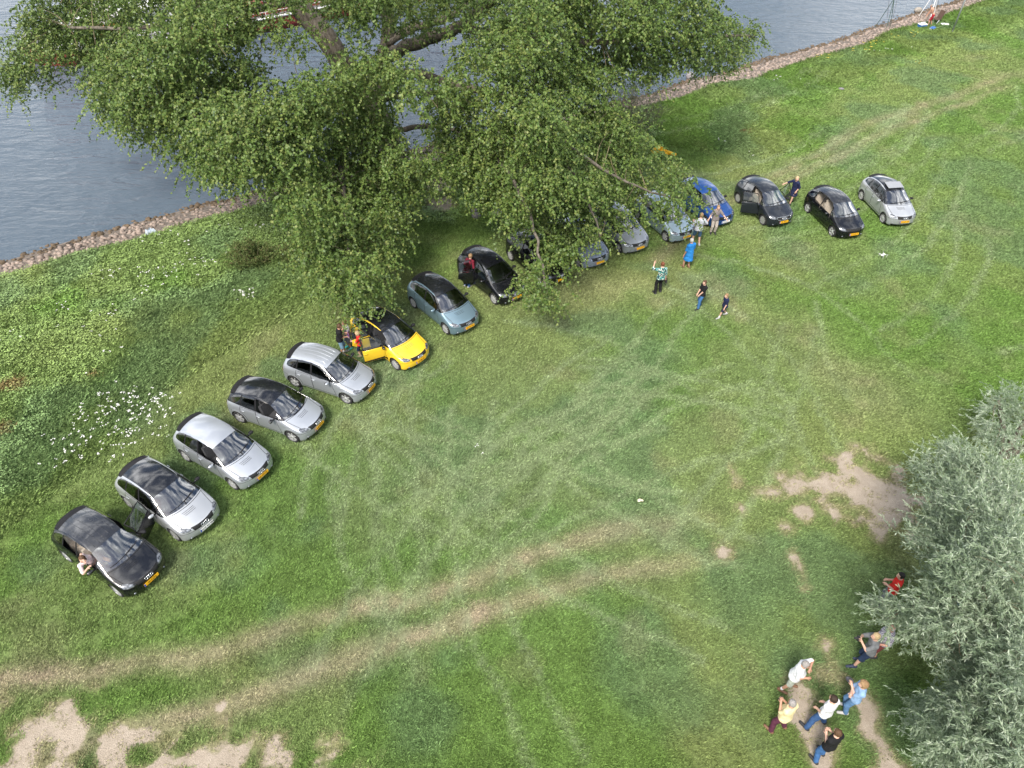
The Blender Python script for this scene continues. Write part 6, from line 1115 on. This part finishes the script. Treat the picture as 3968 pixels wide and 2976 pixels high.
for k in range(11): b = MB(); b.box((13.6 + 3.1 * k, 4.1, 2.12), (2.9, 5.9, .16), None, .97); b.build('hatch_cover', M_hatch if k % 2 else M_deck, bg)
for x in np.arange(6, 50, 3.0):
    b = MB(); b.tube([(x, .08, 1.15), (x, .08, 2.0)], .03, 5); b.build('stanchion', M_white, bg)
b = MB(); b.tube([(6, .08, 2.0), (50, .08, 2.0)], .03, 5); b.tube([(6, .08, 1.6), (50, .08, 1.6)], .02, 5); b.build('railing', M_white, bg)
def cabin(name, x, y, z, s, nwin):
    b = MB(); b.box((x, y, z + s[2] / 2), s, None, .95); c = b.build(name, M_white, bg); q = MB(); q.box((x, y, z + s[2] + .06), (s[0] + .4, s[1] + .4, .12)); q.build('cabin_roof', M_white, c)
    for k in range(nwin):
        q = MB(); q.box((x - s[0] / 2 + s[0] * (k + .5) / nwin, y - s[1] / 2 * .975, z + s[2] * .6), (s[0] / nwin * .6, .06, s[2] * .38)); q.build('window', M_pane, c)
cabin('bow_cabin', 3.6, 3.6, 1.0, (3.0, 2.6, 1.1), 2); cabin('deckhouse', 9.8, 4.4, 1.0, (4.6, 5.0, 1.9), 4); cabin('wheelhouse', 6.4, 6.6, 1.0, (2.4, 2.2, 3.6), 2)
b = MB(); b.ball((6.3, 2.6, 1.6), (1.0, .45, .45), 12, 6); b.build('lifeboat', M_orange, bg, smooth=True)
# sign pole by the bank
z0 = gz(36.04, 65.1); pl_ = empty('sign_pole', (36.04, 65.1, z0)); tag(pl_, 'tall grey metal pole standing in the grass near the angler', 'pole')
b = MB(); b.tube([(0, 0, -.2), (0, 0, 5.2)], .055, 10); b.build('post', M_galv, pl_, smooth=True)
b = MB(); b.box((0, -.05, 4.9), (.9, .04, .9)); b.build('sign_board', M_white, pl_); b = MB(); b.lathe([(.14, -.02), (.12, .12), (.055, .14)], 10, 'z'); b.build('base_collar', M_galv, pl_)
# rod pods at the water
for i, (x, y, h, lab) in enumerate(((32.2, 69.2, 2.4, 'thin green tripod with fishing rods left of the angler'), (36.9, 71.6, 2.6, 'white metal fishing tripod right beside the angler'))):
    z0 = gz(x, y); o = empty('fishing_tripod', (x, y, z0)); tag(o, lab, 'tripod', 'fishing tripods at the waterline'); mm = M_white if i else mat("dark_green_tube", (.05, .09, .07), .5)
    for k in range(3): a = 2.1 * k + .4; b = MB(); b.tube([(math.cos(a) * .75, math.sin(a) * .75, -.15), (0, 0, h)], .035 if i else .028, 6); b.build('leg', mm, o)
    for k in (-1, 1): b = MB(); b.tube([(k * .25, -.5, .9), (k * .35, .2, h), (k * .55, 1.7, h + 3.4)], [.016, .012, .005], 5); b.build('fishing_rod', mat("rod_black", (.02, .02, .022), .4), o)
    b = MB(); b.tube([(-.35, 0, h), (.35, 0, h)], .03, 6); b.build('crossbar', mm, o)
# tackle beside the angler
def crate(name, lab, x, y, s, m, m2, cat, rz=0):
    z0 = gz(x, y); o = empty(name, (x, y, z0), rz); tag(o, lab, cat); b = MB(); b.box((0, 0, s[2] * .4), (s[0], s[1], s[2] * .8), None, 1.06); b.build('box', m, o); b = MB(); b.box((0, 0, s[2] * .88), (s[0] * 1.1, s[1] * 1.1, s[2] * .16), None, .94); b.build('lid', m2, o); b = MB(); b.tube([(-s[0] * .4, 0, s[2] * .9), (-s[0] * .35, 0, s[2] * 1.2), (s[0] * .35, 0, s[2] * 1.2), (s[0] * .4, 0, s[2] * .9)], .015, 5); b.build('handle', m2, o)
M_bluep = mat("blue_plastic", (.03, .14, .42), .4)
crate('cool_box', 'blue cool box with white lid at the angler\'s feet', 34.3, 66.9, (.6, .4, .4), M_bluep, M_white, 'cooler', .3)
crate('tackle_box', 'white tackle box on the grass edge beside the angler', 34.9, 66.2, (.5, .32, .28), M_white, M_bluep, 'box', .8)
crate('bait_bucket', 'pale blue box near the foot of the grey pole', 36.4, 67.3, (.6, .3, .22), mat("pale_blue", (.30, .50, .60), .5), M_white, 'box', -.2)
z0 = gz(35.9, 68.0); o = empty('folding_chair', (35.9, 68.0, z0), R(200)); tag(o, 'dark folding fishing chair behind the angler', 'chair')
b = MB(); b.box((0, 0, .42), (.5, .5, .04)); b.build('seat', mat("brown_canvas", (.09, .055, .04), .9), o); b = MB(); b.box((-.30, 0, .75), (.05, .5, .65), Matrix.Rotation(-.3, 3, 'Y')); b.build('backrest', MATS["brown_canvas"], o)
for x in (-.2, .2):
    for y in (-.22, .22): b = MB(); b.tube([(x, y, 0), (-x * .6, y, .42)], .015, 5); b.build('leg', M_galv, o)
# yellow jacket left on the grass
def crumple(name, lab, cat, x, y, r, h, m, n=26, seed=1, z=None):
    q = np.random.default_rng(seed); V = []; F = []; z0 = gz(x, y) if z is None else z
    for i in range(6):
        t = i / 5
        for k in range(n):
            a = 2 * math.pi * k / n; rr = r * (t ** .7) * (1 + .35 * math.sin(3 * a + seed) * t + q.normal(0, .08)); V.append((rr * math.cos(a) * 1.5, rr * math.sin(a) * .8, h * (1 - t ** 1.6) * (1 + q.normal(0, .35)) + .02))
    for i in range(5):
        for k in range(n): k2 = (k + 1) % n; F.append((i * n + k, i * n + k2, (i + 1) * n + k2, (i + 1) * n + k))
    b = MB(); b.add(V, F); o = b.build(name, m, None, (x, y, z0)); return tag(o, lab, cat)
o = crumple('jacket', 'bright yellow jacket dropped on the grass right of the poplar', 'jacket', 8.7, 42.35, .38, .28, mat("yellow_fabric", (.85, .48, .02), .7), seed=4)
b = MB(); b.tube([(.35, -.05, .12), (.7, -.28, .10), (.98, -.34, .06)], [.13, .11, .07], 8); b.build('sleeve', MATS["yellow_fabric"], o, smooth=True)
crumple('litter', 'small cream scrap of paper lying on the open grass', 'litter', 4.6, 15.9, .07, .06, mat("cream_paper", (.75, .68, .50), .8), 10, 2, .06)
crumple('carrier_bag', 'white plastic bag under the poplar, the upper of two', 'bag', -.88, 35.5, .17, .22, mat("white_plastic", (.70, .71, .73), .5), 14, 3)
crumple('carrier_bag', 'white plastic bag under the poplar, the lower of two', 'bag', -.95, 34.95, .19, .18, MATS["white_plastic"], 14, 6)
crumple('carrier_bag', 'blue and white bag lying on the stone bank at left', 'bag', -19.2, 33.2, .26, .25, mat("blue_white_plastic", (.45, .52, .60), .5, noise=.5, nscale=6), 14, 8)
def rock(lab, x, y, s, m, name='boulder', z=None, sq=.75):
    V = ICO_V.copy(); F = [tuple(f) for f in ICO_F]; me = mesh_from(name, V * np.array([1, .8, sq]) * rs.uniform(.85, 1.1, (12, 1)), ICO_F, [m], True); o = obj(name, me, None, (x, y, (gz(x, y) if z is None else z) + s * .25)); o.scale = (s, s, s); o.rotation_euler = (0, 0, rs.uniform(0, 6)); sb = o.modifiers.new('round', 'SUBSURF'); sb.levels = 2; sb.render_levels = 2; return tag(o, lab, 'stone')
M_grey = stone_material("grey_boulder", (.26, .24, .25), (.20, .19, .20))
rock('rounded grey boulder under the poplar, larger of a touching pair', -2.1, 34.55, .36, M_grey); rock('small grey stone leaning on the boulder under the poplar', -2.25, 35.1, .26, M_grey)
rock('pale boulder in the shallows right of the poplar', 13.2, 57.5, .55, M_grey, z=WATER_Z); rock('white-topped boulder at the waterline left of the angler', 37.0, 74.0, .5, stone_material("pale_boulder", (.34, .31, .27), (.28, .25, .22)), z=WATER_Z + .1)
rock('flat grey stone in the grass beside the man with folded arms', 10.0, 9.6, .17, M_grey, sq=.3); rock('flat pale grey stone half sunk in the grass far right', 22.9, 52.5, .28, M_grey, sq=.3)
# small white drone on the grass
dr = empty('drone', (18.55, 31.5, gz(18.55, 31.5) + .16), .5); tag(dr, 'small white quadcopter drone low over the grass at right', 'drone')
b = MB(); b.box((0, 0, 0), (.24, .085, .06), None, .8); b.build('body', M_white, dr)
for sx_ in (-1, 1):
    for sy_ in (-1, 1):
        b = MB(); b.tube([(sx_ * .08, sy_ * .03, .01), (sx_ * .15, sy_ * .15, .02)], .013, 6); a = b.build('arm', M_white, dr); q = MB(); q.box((sx_ * .15, sy_ * .15, .045), (.19, .02, .005), Matrix.Rotation(.7 * sx_ * sy_, 3, 'Z')); q.build('propeller', M_deck, a); q = MB(); q.tube([(sx_ * .13, sy_ * .13, 0), (sx_ * .13, sy_ * .13, -.13)], .008, 5); q.build('leg', M_white, a)
# flowers
def flowers(name, lab, spots, m, size, h):
    V = []; F = []; b_ = 0
    for cx, cy, sxx, n, k in spots:
        for _ in range(int(n * (.75 if cy < 22 else .45))):
            x = cx + rs.normal(0, sxx); y = cy + rs.normal(0, sxx * k); z0 = gz(x, y) + h * rs.uniform(.7, 1.25)
            for q in range(int(rs.integers(2, 5))):
                r = size * rs.uniform(.6, 1.2); ox, oy = rs.normal(0, size * 1.3, 2); V.append((x + ox, y + oy, z0 + .02))
                for t in range(6): V.append((x + ox + r * math.cos(t * 1.047), y + oy + r * math.sin(t * 1.047), z0 + rs.normal(0, .01)))
                F += [(b_, b_ + 1 + t, b_ + 1 + (t + 1) % 6) for t in range(6)]; b_ += 7
    tag(obj(name, mesh_from(name, np.array(V), np.array(F), [m], False)), lab, kind='stuff')
M_fw = mat("white_petals", (.62, .62, .60), .8); M_fy = mat("yellow_petals", (.50, .40, .05), .8)
flowers('white_flowers', 'white umbel flowers dotted through the tall meadow grass', [(-15.4, 18.9, .75, 62, 1.2), (-15.9, 18.0, .5, 40, 1.3), (-14.6, 19.8, .5, 40, .9), (-13.65, 19.5, .38, 60, 1.7), (-14.3, 18.0, .4, 28, 1), (-12.24, 26.88, .34, 42, .7), (-17.1, 28.9, .9, 30, .5), (-15.6, 29.7, .7, 28, .4), (-18.9, 28.4, .7, 22, .4), (-16.6, 27.1, .5, 20, 1), (-18.1, 25.3, .3, 14, 1), (-20, 25.9, .4, 14, .7), (-17.5, 23.3, .6, 22, 1.3), (-20.9, 23.8, .5, 12, 1), (-15.7, 28.4, .6, 18, .7), (-16.8, 31.6, 1.0, 26, .5), (-13.6, 33.0, .8, 14, .5), (-9.6, 30.9, .25, 9, 1), (12.6, 43.5, .4, 8, .8), (14.0, 41.5, .2, 6, 1), (28.9, 60.9, .8, 14, .5), (20, 54.5, .8, 12, .5), (-1.1, 17.8, .12, 3, 1)], M_fw, .026, .42)
flowers('yellow_flowers', 'yellow flowers growing along the top of the far stone bank', [(28.65, 61.9, .6, 26, .7), (26.9, 60.5, .5, 16, .5), (23.3, 58.6, .5, 16, .4), (32.0, 64.6, .7, 12, .6), (30, 57.2, .4, 8, .6), (31.0, 63.6, .5, 10, .5)], M_fy, .035, .45)
# ---------------------------------------------------------------- the parked row
SILVER = paint_mat("paint_silver", (.50, .52, .55), .55, .34); SILVER2 = paint_mat("paint_silver_cool", (.46, .49, .54), .55, .34); BLACK = paint_mat("paint_black", (.006, .0065, .009), .0, .22); YELLOW = paint_mat("paint_yellow", (.80, .53, .03), 0, .4)
ICE = paint_mat("paint_ice_blue", (.20, .30, .37), .5, .34); GREYB = paint_mat("paint_grey_blue", (.44, .56, .64), .5, .34); BLUE = paint_mat("paint_blue", (.014, .068, .26), .3, .3); ANTH = paint_mat("paint_anthracite", (.018, .022, .030), .2, .3); DGREY = paint_mat("paint_dark_roof", (.022, .024, .030), .1, .3); LILAC = paint_mat("paint_lilac_grey", (.36, .42, .55), .5, .34)
CARS = [  # car positions fitted to wheel and plate pixels in the image
 ((-12.78, 13.10), -29.7, 'black hatchback at the near left end with a woman leaning out', BLACK, DGREY, dict(rim='five', plate=('y', 'SF-127-J'), ribs=True, doors=(('FL', 62),), wins_open=('FR', 'RR'), seat=M_seat2)),
 ((-11.65, 15.22), -32.2, 'silver hatchback with glossy black roof and white plate', SILVER, M_blackroof, dict(rim='steel', plate=('w', 'HOR AV 984'), spoiler=DGREY)),
 ((-10.39, 17.37), -30.8, 'silver hatchback with plain pale silver roof, third from the near end', SILVER2, SILVER2, dict(rim='six', plate=('y', '35-GV-TS'), wins_open=('FR',))),
 ((-8.99, 19.55), -22.6, 'silver hatchback with black roof, black pillars and black mirrors', SILVER2, M_blackroof, dict(rim='six', plate=('y', 'HB-829-X'), mirror=BLACK, wins_open=('FR',), rails=BLACK)),
 ((-7.35, 21.61), -22.2, 'silver hatchback with ribbed silver roof beside the children', SILVER2, SILVER2, dict(rim='six', plate=('y', '48-GR-DP'), ribs=True)),
 ((-5.27, 23.86), -39.7, 'yellow hatchback with black roof and two doors open', YELLOW, M_blackroof, dict(rim='nine', plate=('y', '13-SJR-57'), mirror=BLACK, doors=(('FR', 66), ('RR', 66)), strips=True)),
 ((-3.18, 26.28), -48.2, 'pale blue hatchback with glossy black roof next to the yellow car', ICE, M_blackroof, dict(rim='nine', plate=('y', '10-TD-FX'))),
 ((-1.09, 28.46), -50.0, 'black hatchback with its rear door open and someone in dark red', BLACK, BLACK, dict(rim='nine', plate=('y', '97-PR-JZ'), doors=(('RR', 68),), grille='chrome')),
 ((1.12, 30.0), -55.0, 'black car almost hidden by the low poplar leaves', BLACK, BLACK, dict(rim='nine', plate=('y', ''))),
 ((3.13, 31.52), -58.0, 'lilac grey car showing through the poplar leaves', LILAC, LILAC, dict(rim='six', plate=('y', ''))),
 ((5.28, 32.89), -60.0, 'silver car half covered by the poplar leaves', SILVER2, SILVER2, dict(rim='six', plate=('y', ''))),
 ((7.80, 34.01), -61.0, 'grey-blue hatchback whose nose sticks out of the leaves', GREYB, GREYB, dict(rim='six', plate=('y', '40-NL-JF'))),
 ((10.13, 35.59), -62.0, 'deep blue hatchback at the edge of the poplar crown', BLUE, BLUE, dict(rim='six', plate=('w', '15-ZL-RV'), windscreen=M_glass)),
 ((13.43, 35.80), -69.2, 'dark grey hatchback with both front doors open', ANTH, ANTH, dict(rim='steel', plate=('y', 'ZK-207-N'), doors=(('FR', 60), ('FL', 58)), seat=M_seat2, grille='chrome')),
 ((16.94, 34.77), -74.7, 'black hatchback with ribbed roof, second from the far right end', BLACK, DGREY, dict(rim='five', plate=('y', '67-DHD-X'), ribs=True, wins_open=('FR', 'RR'), seat=M_seat2, emblem=False)),
 ((20.23, 36.12), -81.2, 'silver hatchback with tilted sunroof at the far right end', SILVER, M_blackroof, dict(rim='ten', plate=('y', 'DN-ZT-NR'), tilt_roof=True)),
]
CAR = [make_car(l, h, lab, p, r, z=gz(*l) + .0, **kw) for l, h, lab, p, r, kw in CARS]
def in_car(i, x, y):
    (cx, cy), h = CARS[i][0], R(CARS[i][1]); return (cx + math.cos(h) * x - math.sin(h) * y, cy + math.sin(h) * x + math.cos(h) * y)

# ---------------------------------------------------------------- the people
H_ = lambda n, c: mat("hair_" + n, c, .6, spec=.3, noise=.35, nscale=40)
HBR, HGR, HBL, HAU, HDK, HWH, HSB = H_('brown', (.10, .055, .03)), H_('grey', (.30, .28, .27)), H_('blond', (.50, .38, .22)), H_('auburn', (.17, .06, .03)), H_('dark', (.04, .025, .018)), H_('white', (.60, .58, .55)), H_('sandy', (.30, .19, .10))
JEANS, DENIM, LDEN = cloth('jeans', (.045, .10, .23)), cloth('denim', (.06, .12, .20)), cloth('light_denim', (.22, .36, .50))
WHITE, BLK, NAVY, RED, GREY = cloth('white', (.72, .73, .76)), cloth('black', (.014, .014, .016)), cloth('navy', (.018, .024, .065)), cloth('red', (.62, .03, .025)), cloth('grey', (.16, .17, .18))
SN_B, SN_G, SN_BR = mat("shoe_black", (.025, .025, .028), .6), mat("shoe_grey", (.38, .38, .37), .7), mat("shoe_brown", (.17, .09, .05), .6)
GW, GM, GK = 'onlookers by the willow', 'people strolling in front of the cars', 'children by the yellow car'
def held(name, lab, cat, p, loc, yaw, s, m, up=0.0, rz=0):
    c = (p['hands'][0] + p['hands'][1]) / 2; ca, sa = math.cos(yaw), math.sin(yaw); w = (loc[0] + ca * c[0] - sa * c[1] + ca * .05, loc[1] + sa * c[0] + ca * c[1] + sa * .05, gz(*loc) + c[2] + up)
    o = empty(name, w, yaw + rz); tag(o, lab, cat); return o
L1, Y1 = (10.47, 10.11), R(172)
_, pp = person(L1, Y1, 'man in grey T-shirt and dark shorts aiming a camera', 1.8, 'fair', GREY, .42, cloth('dark_blue', (.02, .035, .075)), .5, mat("shoe_navy", (.03, .04, .08), .6), HBL, hands=((.40, .07, 1.36), (.40, -.06, 1.37)), feet=((.20, .12), (-.05, -.10)), lean=(.06, 0), look=(1, 0, -.1), group=GW)
o = held('camera', 'black camera held up by the man in grey T-shirt', 'camera', pp, L1, Y1, 1, SN_B, .03); b = MB(); b.box((.04, 0, 0), (.07, .13, .09)); b.build('body', SN_B, o); b = MB(); b.lathe([(.035, .07), (.035, .14), (.028, .15)], 12, 'x'); b.build('lens', SN_B, o); b = MB(); b.box((.03, 0, .055), (.05, .05, .03)); b.build('viewfinder', SN_B, o)
person((10.98, 10.42), R(178), 'bald man in a small-checked shirt behind the photographer', 1.76, 'red', check_cloth("check_shirt", (.55, .55, .60), (.10, .08, .14), 42), .45, cloth('maroon_shorts', (.17, .05, .05)), .5, SN_B, HWH, bald=True, hands=((.30, .25, 1.10), (.30, -.05, 1.05)), look=(1, .1, -.2), fat=.03, group=GW)
person((8.10, 9.32), R(-25), 'grey-haired man in white shirt and pale shorts rubbing his chin', 1.74, 'tan', WHITE, .45, cloth('pale_green', (.42, .46, .40)), .48, SN_BR, HGR, hands=((.25, .06, 1.46), (.26, -.08, 1.12)), feet=((.06, .15), (-.16, -.13)), lean=(.05, 0), look=(1, .1, -.25), socks=cloth('socks', (.75, .75, .74)), fat=.03, group=GW)
L4, Y4 = (7.55, 8.18), R(122)
_, pp = person(L4, Y4, 'man in pale yellow polo and maroon trousers seen from behind', 1.76, 'tan', cloth('pale_yellow', (.72, .62, .36)), .42, cloth('maroon', (.10, .03, .055)), 1.0, SN_BR, HGR, hands=((.25, .07, 1.30), (.25, -.05, 1.30)), feet=((.05, .20), (-.05, -.20)), look=(1, -.2, -.2), fat=.02, group=GW)
o = held('phone', 'dark phone held by the man in the yellow polo', 'phone', pp, L4, Y4, 1, SN_B, .05); b = MB(); b.box((.05, 0, .0), (.012, .15, .075)); b.build('case', SN_B, o); b = MB(); b.box((.043, 0, 0), (.003, .135, .066)); b.build('screen', M_pane, o)
person((8.66, 8.30), R(118), 'man in white T-shirt and jeans standing with feet apart', 1.80, 'fair', WHITE, .42, JEANS, 1.0, SN_B, HDK, hands=((.17, .17, .95), (.18, -.10, 1.0)), feet=((.06, .30), (-.02, -.24)), look=(1, -.1, -.2), group=GW)
person((9.62, 8.75), R(165), 'person in light blue shirt and jeans with folded arms', 1.76, 'fair', cloth('sky_shirt', (.24, .38, .60)), .42, cloth('faded_jeans', (.10, .20, .36)), 1.0, SN_G, HSB, curly=True, hands=((.20, -.10, 1.22), (.22, .10, 1.20)), look=(1, 0, -.25), elbow=(-.2, 1, -.5), group=GW)
person((8.52, 7.45), R(112), 'man in black T-shirt and jeans at the bottom edge', 1.76, 'fair', BLK, .42, cloth('mid_jeans', (.05, .13, .30)), 1.0, SN_B, HBR, hands=((.19, .07, 1.20), (.20, -.09, 1.22)), feet=((-.05, .18), (.06, -.12)), look=(1, -.25, -.15), group=GW)
person((11.85, 12.1), R(150), 'man in bright red shirt half hidden by the willow branch', 1.76, 'fair', RED, .45, GREY, .5, SN_B, H_('black', (.02, .018, .018)), hands=((.22, .12, 1.1), (.22, -.1, 1.1)), look=(1, .4, -.1), group=GW)
person((14.0, 11.9), R(160), 'person in pale lilac shirt hidden deep inside the willow', 1.74, 'fair', cloth('lilac', (.50, .50, .62)), .45, JEANS, 1.0, SN_B, HDK, hands=((.22, .12, 1.1), (.22, -.1, 1.1)), group=GW)
def print_cloth():
    m = mat("cloth_print", (.03, .30, .28), .85); nt = m.node_tree; N = nt.nodes; L = nt.links; tcn = N.new("ShaderNodeTexCoord"); v = N.new("ShaderNodeTexVoronoi"); v.inputs['Scale'].default_value = 26; r = N.new("ShaderNodeValToRGB"); r.color_ramp.interpolation = 'CONSTANT'
    for p, c in ((0, (.02, .04, .05)), (.38, (.03, .28, .26)), (.68, (.55, .62, .55))):
        if p == 0: r.color_ramp.elements[0].color = (*c, 1); r.color_ramp.elements[0].position = 0
        elif p == .38: r.color_ramp.elements[1].position = p; r.color_ramp.elements[1].color = (*c, 1)
        else: e = r.color_ramp.elements.new(p); e.color = (*c, 1)
    sp = N.new("ShaderNodeSeparateColor"); L.new(tcn.outputs['Object'], v.inputs[0]); L.new(v.outputs['Color'], sp.inputs[0]); L.new(sp.outputs[0], r.inputs[0]); L.new(r.outputs[0], N["Principled BSDF"].inputs['Base Color']); return m
L9, Y9 = (6.80, 28.15), R(105)
person(L9, Y9, 'woman in teal print blouse and black trousers pointing upward', 1.70, 'fair', print_cloth(), .68, BLK, 1.0, SN_B, HAU, hands=((.20, .36, 1.62), (.03, -.27, .84)), feet=((-.06, .18), (.05, -.12)), look=(1, .2, .05), elbow=(-.3, .8, -.8), group=GM)
ca, sa = math.cos(Y9), math.sin(Y9); o = empty('handbag', (L9[0] + ca * .05 + sa * .31, L9[1] + sa * .05 - ca * .31, gz(*L9) + .62), Y9); tag(o, 'small black handbag hanging from the pointing woman\'s hand', 'bag'); b = MB(); b.box((0, 0, 0), (.20, .08, .16), None, .85); b.build('pouch', SN_B, o); b = MB(); b.tube([(-.07, 0, .08), (-.05, 0, .20), (.05, 0, .20), (.07, 0, .08)], .008, 5); b.build('strap', SN_B, o)
person((8.47, 30.24), R(118), 'white-haired woman in a loose bright blue dress', 1.66, 'tan', dress=(.52, cloth('bright_blue', (.03, .22, .58))), sleeve=.45, shoes=SN_BR, hair=HWH, hands=((.05, .30, .82), (.10, -.28, .84)), feet=((.10, .14), (-.05, -.10)), build=1.1, group=GM)
person((9.25, 32.30), R(95), 'man in pale shirt and denim shorts under the leaf tips', 1.82, 'fair', cloth('pale_grey', (.50, .52, .58)), .42, DENIM, .46, SN_G, HSB, hands=((.22, .26, 1.22), (.22, -.26, 1.22)), feet=((.12, .16), (-.10, -.14)), group=GM)
person((10.32, 33.45), R(-85), 'woman in mottled blouse shrugging in front of the blue car', 1.66, 'fair', cloth('mottled', (.30, .26, .25), (.12, .10, .10), 30), .45, cloth('beige', (.42, .37, .33)), .92, SN_B, HSB, hands=((.28, .48, 1.06), (.28, -.48, 1.06)), look=(1, 0, -.1), elbow=(-.6, .4, -.9), group=GM)
L14, Y14 = (8.56, 27.1), R(205)
_, p14 = person(L14, Y14, 'boy in black T-shirt with white print and blue jeans', 1.52, 'fair', BLK, .42, cloth('boy_jeans', (.05, .14, .30)), 1.0, SN_B, HBR, hands=((.22, .06, .92), (.24, -.08, .90)), feet=((.15, .12), (-.12, -.10)), lean=(-.03, 0), look=(1, .2, -.05), group=GM)
person((9.50, 26.42), R(200), 'small boy in navy T-shirt and shorts walking left', 1.32, 'fair', NAVY, .42, cloth('navy_shorts', (.025, .03, .06)), .45, SN_G, HSB, hands=((.20, .22, .80), (-.02, -.26, .86)), feet=((.30, .08), (-.32, -.08, .16)), lean=(.04, 0), socks=cloth('socks', (.75, .75, .74)), group=GM)
person((15.24, 36.62), R(215), 'blonde woman in navy dress stepping away from an open car door', 1.70, 'fair', dress=(.56, NAVY), sleeve=.62, shoes=SN_B, hair=HBL, hair_len=.06, hands=((.12, .20, .92), (.42, -.46, 1.18)), feet=((.22, .10), (-.20, -.08)), lean=(.10, 0), look=(.3, 1, -.1), group=GM)
L17, Y17 = (-7.25, 23.36), R(18)
_, pk = person(L17, Y17, 'boy in black T-shirt and light denim shorts holding a purple bag', 1.66, 'tan', BLK, .42, LDEN, .5, SN_G, HBR, hands=((.30, .10, 1.12), (.32, -.08, 1.02)), feet=((.12, .12), (-.08, -.12)), lean=(.06, 0), look=(1, 0, -.5), curly=False, group=GK)
o = held('crisp_bag', 'purple and white foil bag held by the boy in black', 'bag', pk, L17, Y17, 1, None, -.02)
def foil():
    m = mat("purple_foil", (.20, .05, .32), .3, .2); nt = m.node_tree; N = nt.nodes; L = nt.links; tcn = N.new("ShaderNodeTexCoord"); v = N.new("ShaderNodeTexVoronoi"); v.inputs['Scale'].default_value = 9; r = N.new("ShaderNodeValToRGB"); r.color_ramp.interpolation = 'CONSTANT'; r.color_ramp.elements[0].color = (.20, .05, .32, 1); r.color_ramp.elements[1].position = .62; r.color_ramp.elements[1].color = (.75, .60, .80, 1); sp = N.new("ShaderNodeSeparateColor"); L.new(tcn.outputs['Object'], v.inputs[0]); L.new(v.outputs['Color'], sp.inputs[0]); L.new(sp.outputs[0], r.inputs[0]); L.new(r.outputs[0], N["Principled BSDF"].inputs['Base Color']); return m
b = MB(); n = 9
V = [(.06 + s * .05 * math.cos(math.pi * (u - .5)) * math.cos(math.pi * (v - .5)), (u - .5) * .30, (v - .5) * .40) for s in (1, -1) for u in np.linspace(0, 1, n) for v in np.linspace(0, 1, n)]; F = []
for s in (0, 1):
    for i in range(n - 1):
        for j in range(n - 1): a = s * n * n + i * n + j; F.append((a, a + n, a + n + 1, a + 1) if s == 0 else (a, a + 1, a + n + 1, a + n))
b.add(V, F); b.build('pouch', foil(), o, smooth=True); b = MB(); b.box((.06, 0, .205), (.008, .30, .02)); b.build('seal', M_chrome, o)
person((-6.98, 23.80), R(222), 'curly-haired boy in black and white T-shirt and grey shorts', 1.56, 'tan', cloth('half_white', (.60, .60, .62), (.015, .015, .018), 2.2), .42, GREY, .5, mat("shoe_teal", (.02, .30, .30), .6), H_('curls', (.22, .12, .06)), curly=True, hands=((.28, .14, 1.05), (.10, -.30, 1.0)), lean=(.05, 0), look=(1, 0, -.5), group=GK)
L19, Y19 = (-6.42, 23.32), R(178)
_, pk = person(L19, Y19, 'small curly blond child in red T-shirt and navy shorts', 1.32, 'fair', RED, .42, NAVY, .5, mat("shoe_khaki", (.22, .19, .13), .7), HBL, curly=True, hands=((.36, .10, 1.12), (.36, -.10, 1.0)), look=(1, 0, -.35), group=GK)
o = held('juice_pouch', 'small purple pouch held by the child in red', 'pouch', pk, L19, Y19, 1, None, .0); b = MB(); b.box((.03, 0, 0), (.035, .075, .11), None, .8); b.build('pack', MATS["purple_foil"], o); b = MB(); b.tube([(.03, 0, .05), (.03, .01, .09)], .006, 5); b.build('straw', M_white, o)
# a woman leaning out of the near black car, one person bending into another, the angler
lw = in_car(0, .08, -.40)
person(lw, R(-29.7), 'brown-haired woman in white top leaning out of the black car window', 1.66, 'fair', cloth('white_spots', (.70, .68, .68), (.55, .35, .36), 26), .42, JEANS, .9, SN_B, HBR, hair_len=.10, hands=((.14, -.42, 1.62), (.30, -.50, 1.36)), feet=((.42, .10, .66), (.42, -.06, .66)), lean=(.03, -.40), look=(.6, -1, -.4), z=gz(*lw) - .30)
lw = in_car(7, -.62, -.98)
person(lw, R(-50) + R(105), 'person in dark red shirt bending in at the open rear door', 1.70, 'fair', cloth('dark_red', (.16, .015, .03)), .5, JEANS, 1.0, SN_G, HSB, hands=((.45, .18, 1.02), (.45, -.18, 1.05)), lean=(.32, 0), look=(1, 0, -.6))
person((35.1, 67.3), R(160), 'bare-backed angler in red shorts stooping at the water', 1.76, 'tan', None, .5, cloth('red_shorts', (.32, .02, .03)), .42, SN_BR, HGR, hands=((.52, .18, .70), (.50, -.15, .68)), lean=(.34, .02), look=(1, 0, -.7), feet=((.12, .16), (-.15, -.14)))
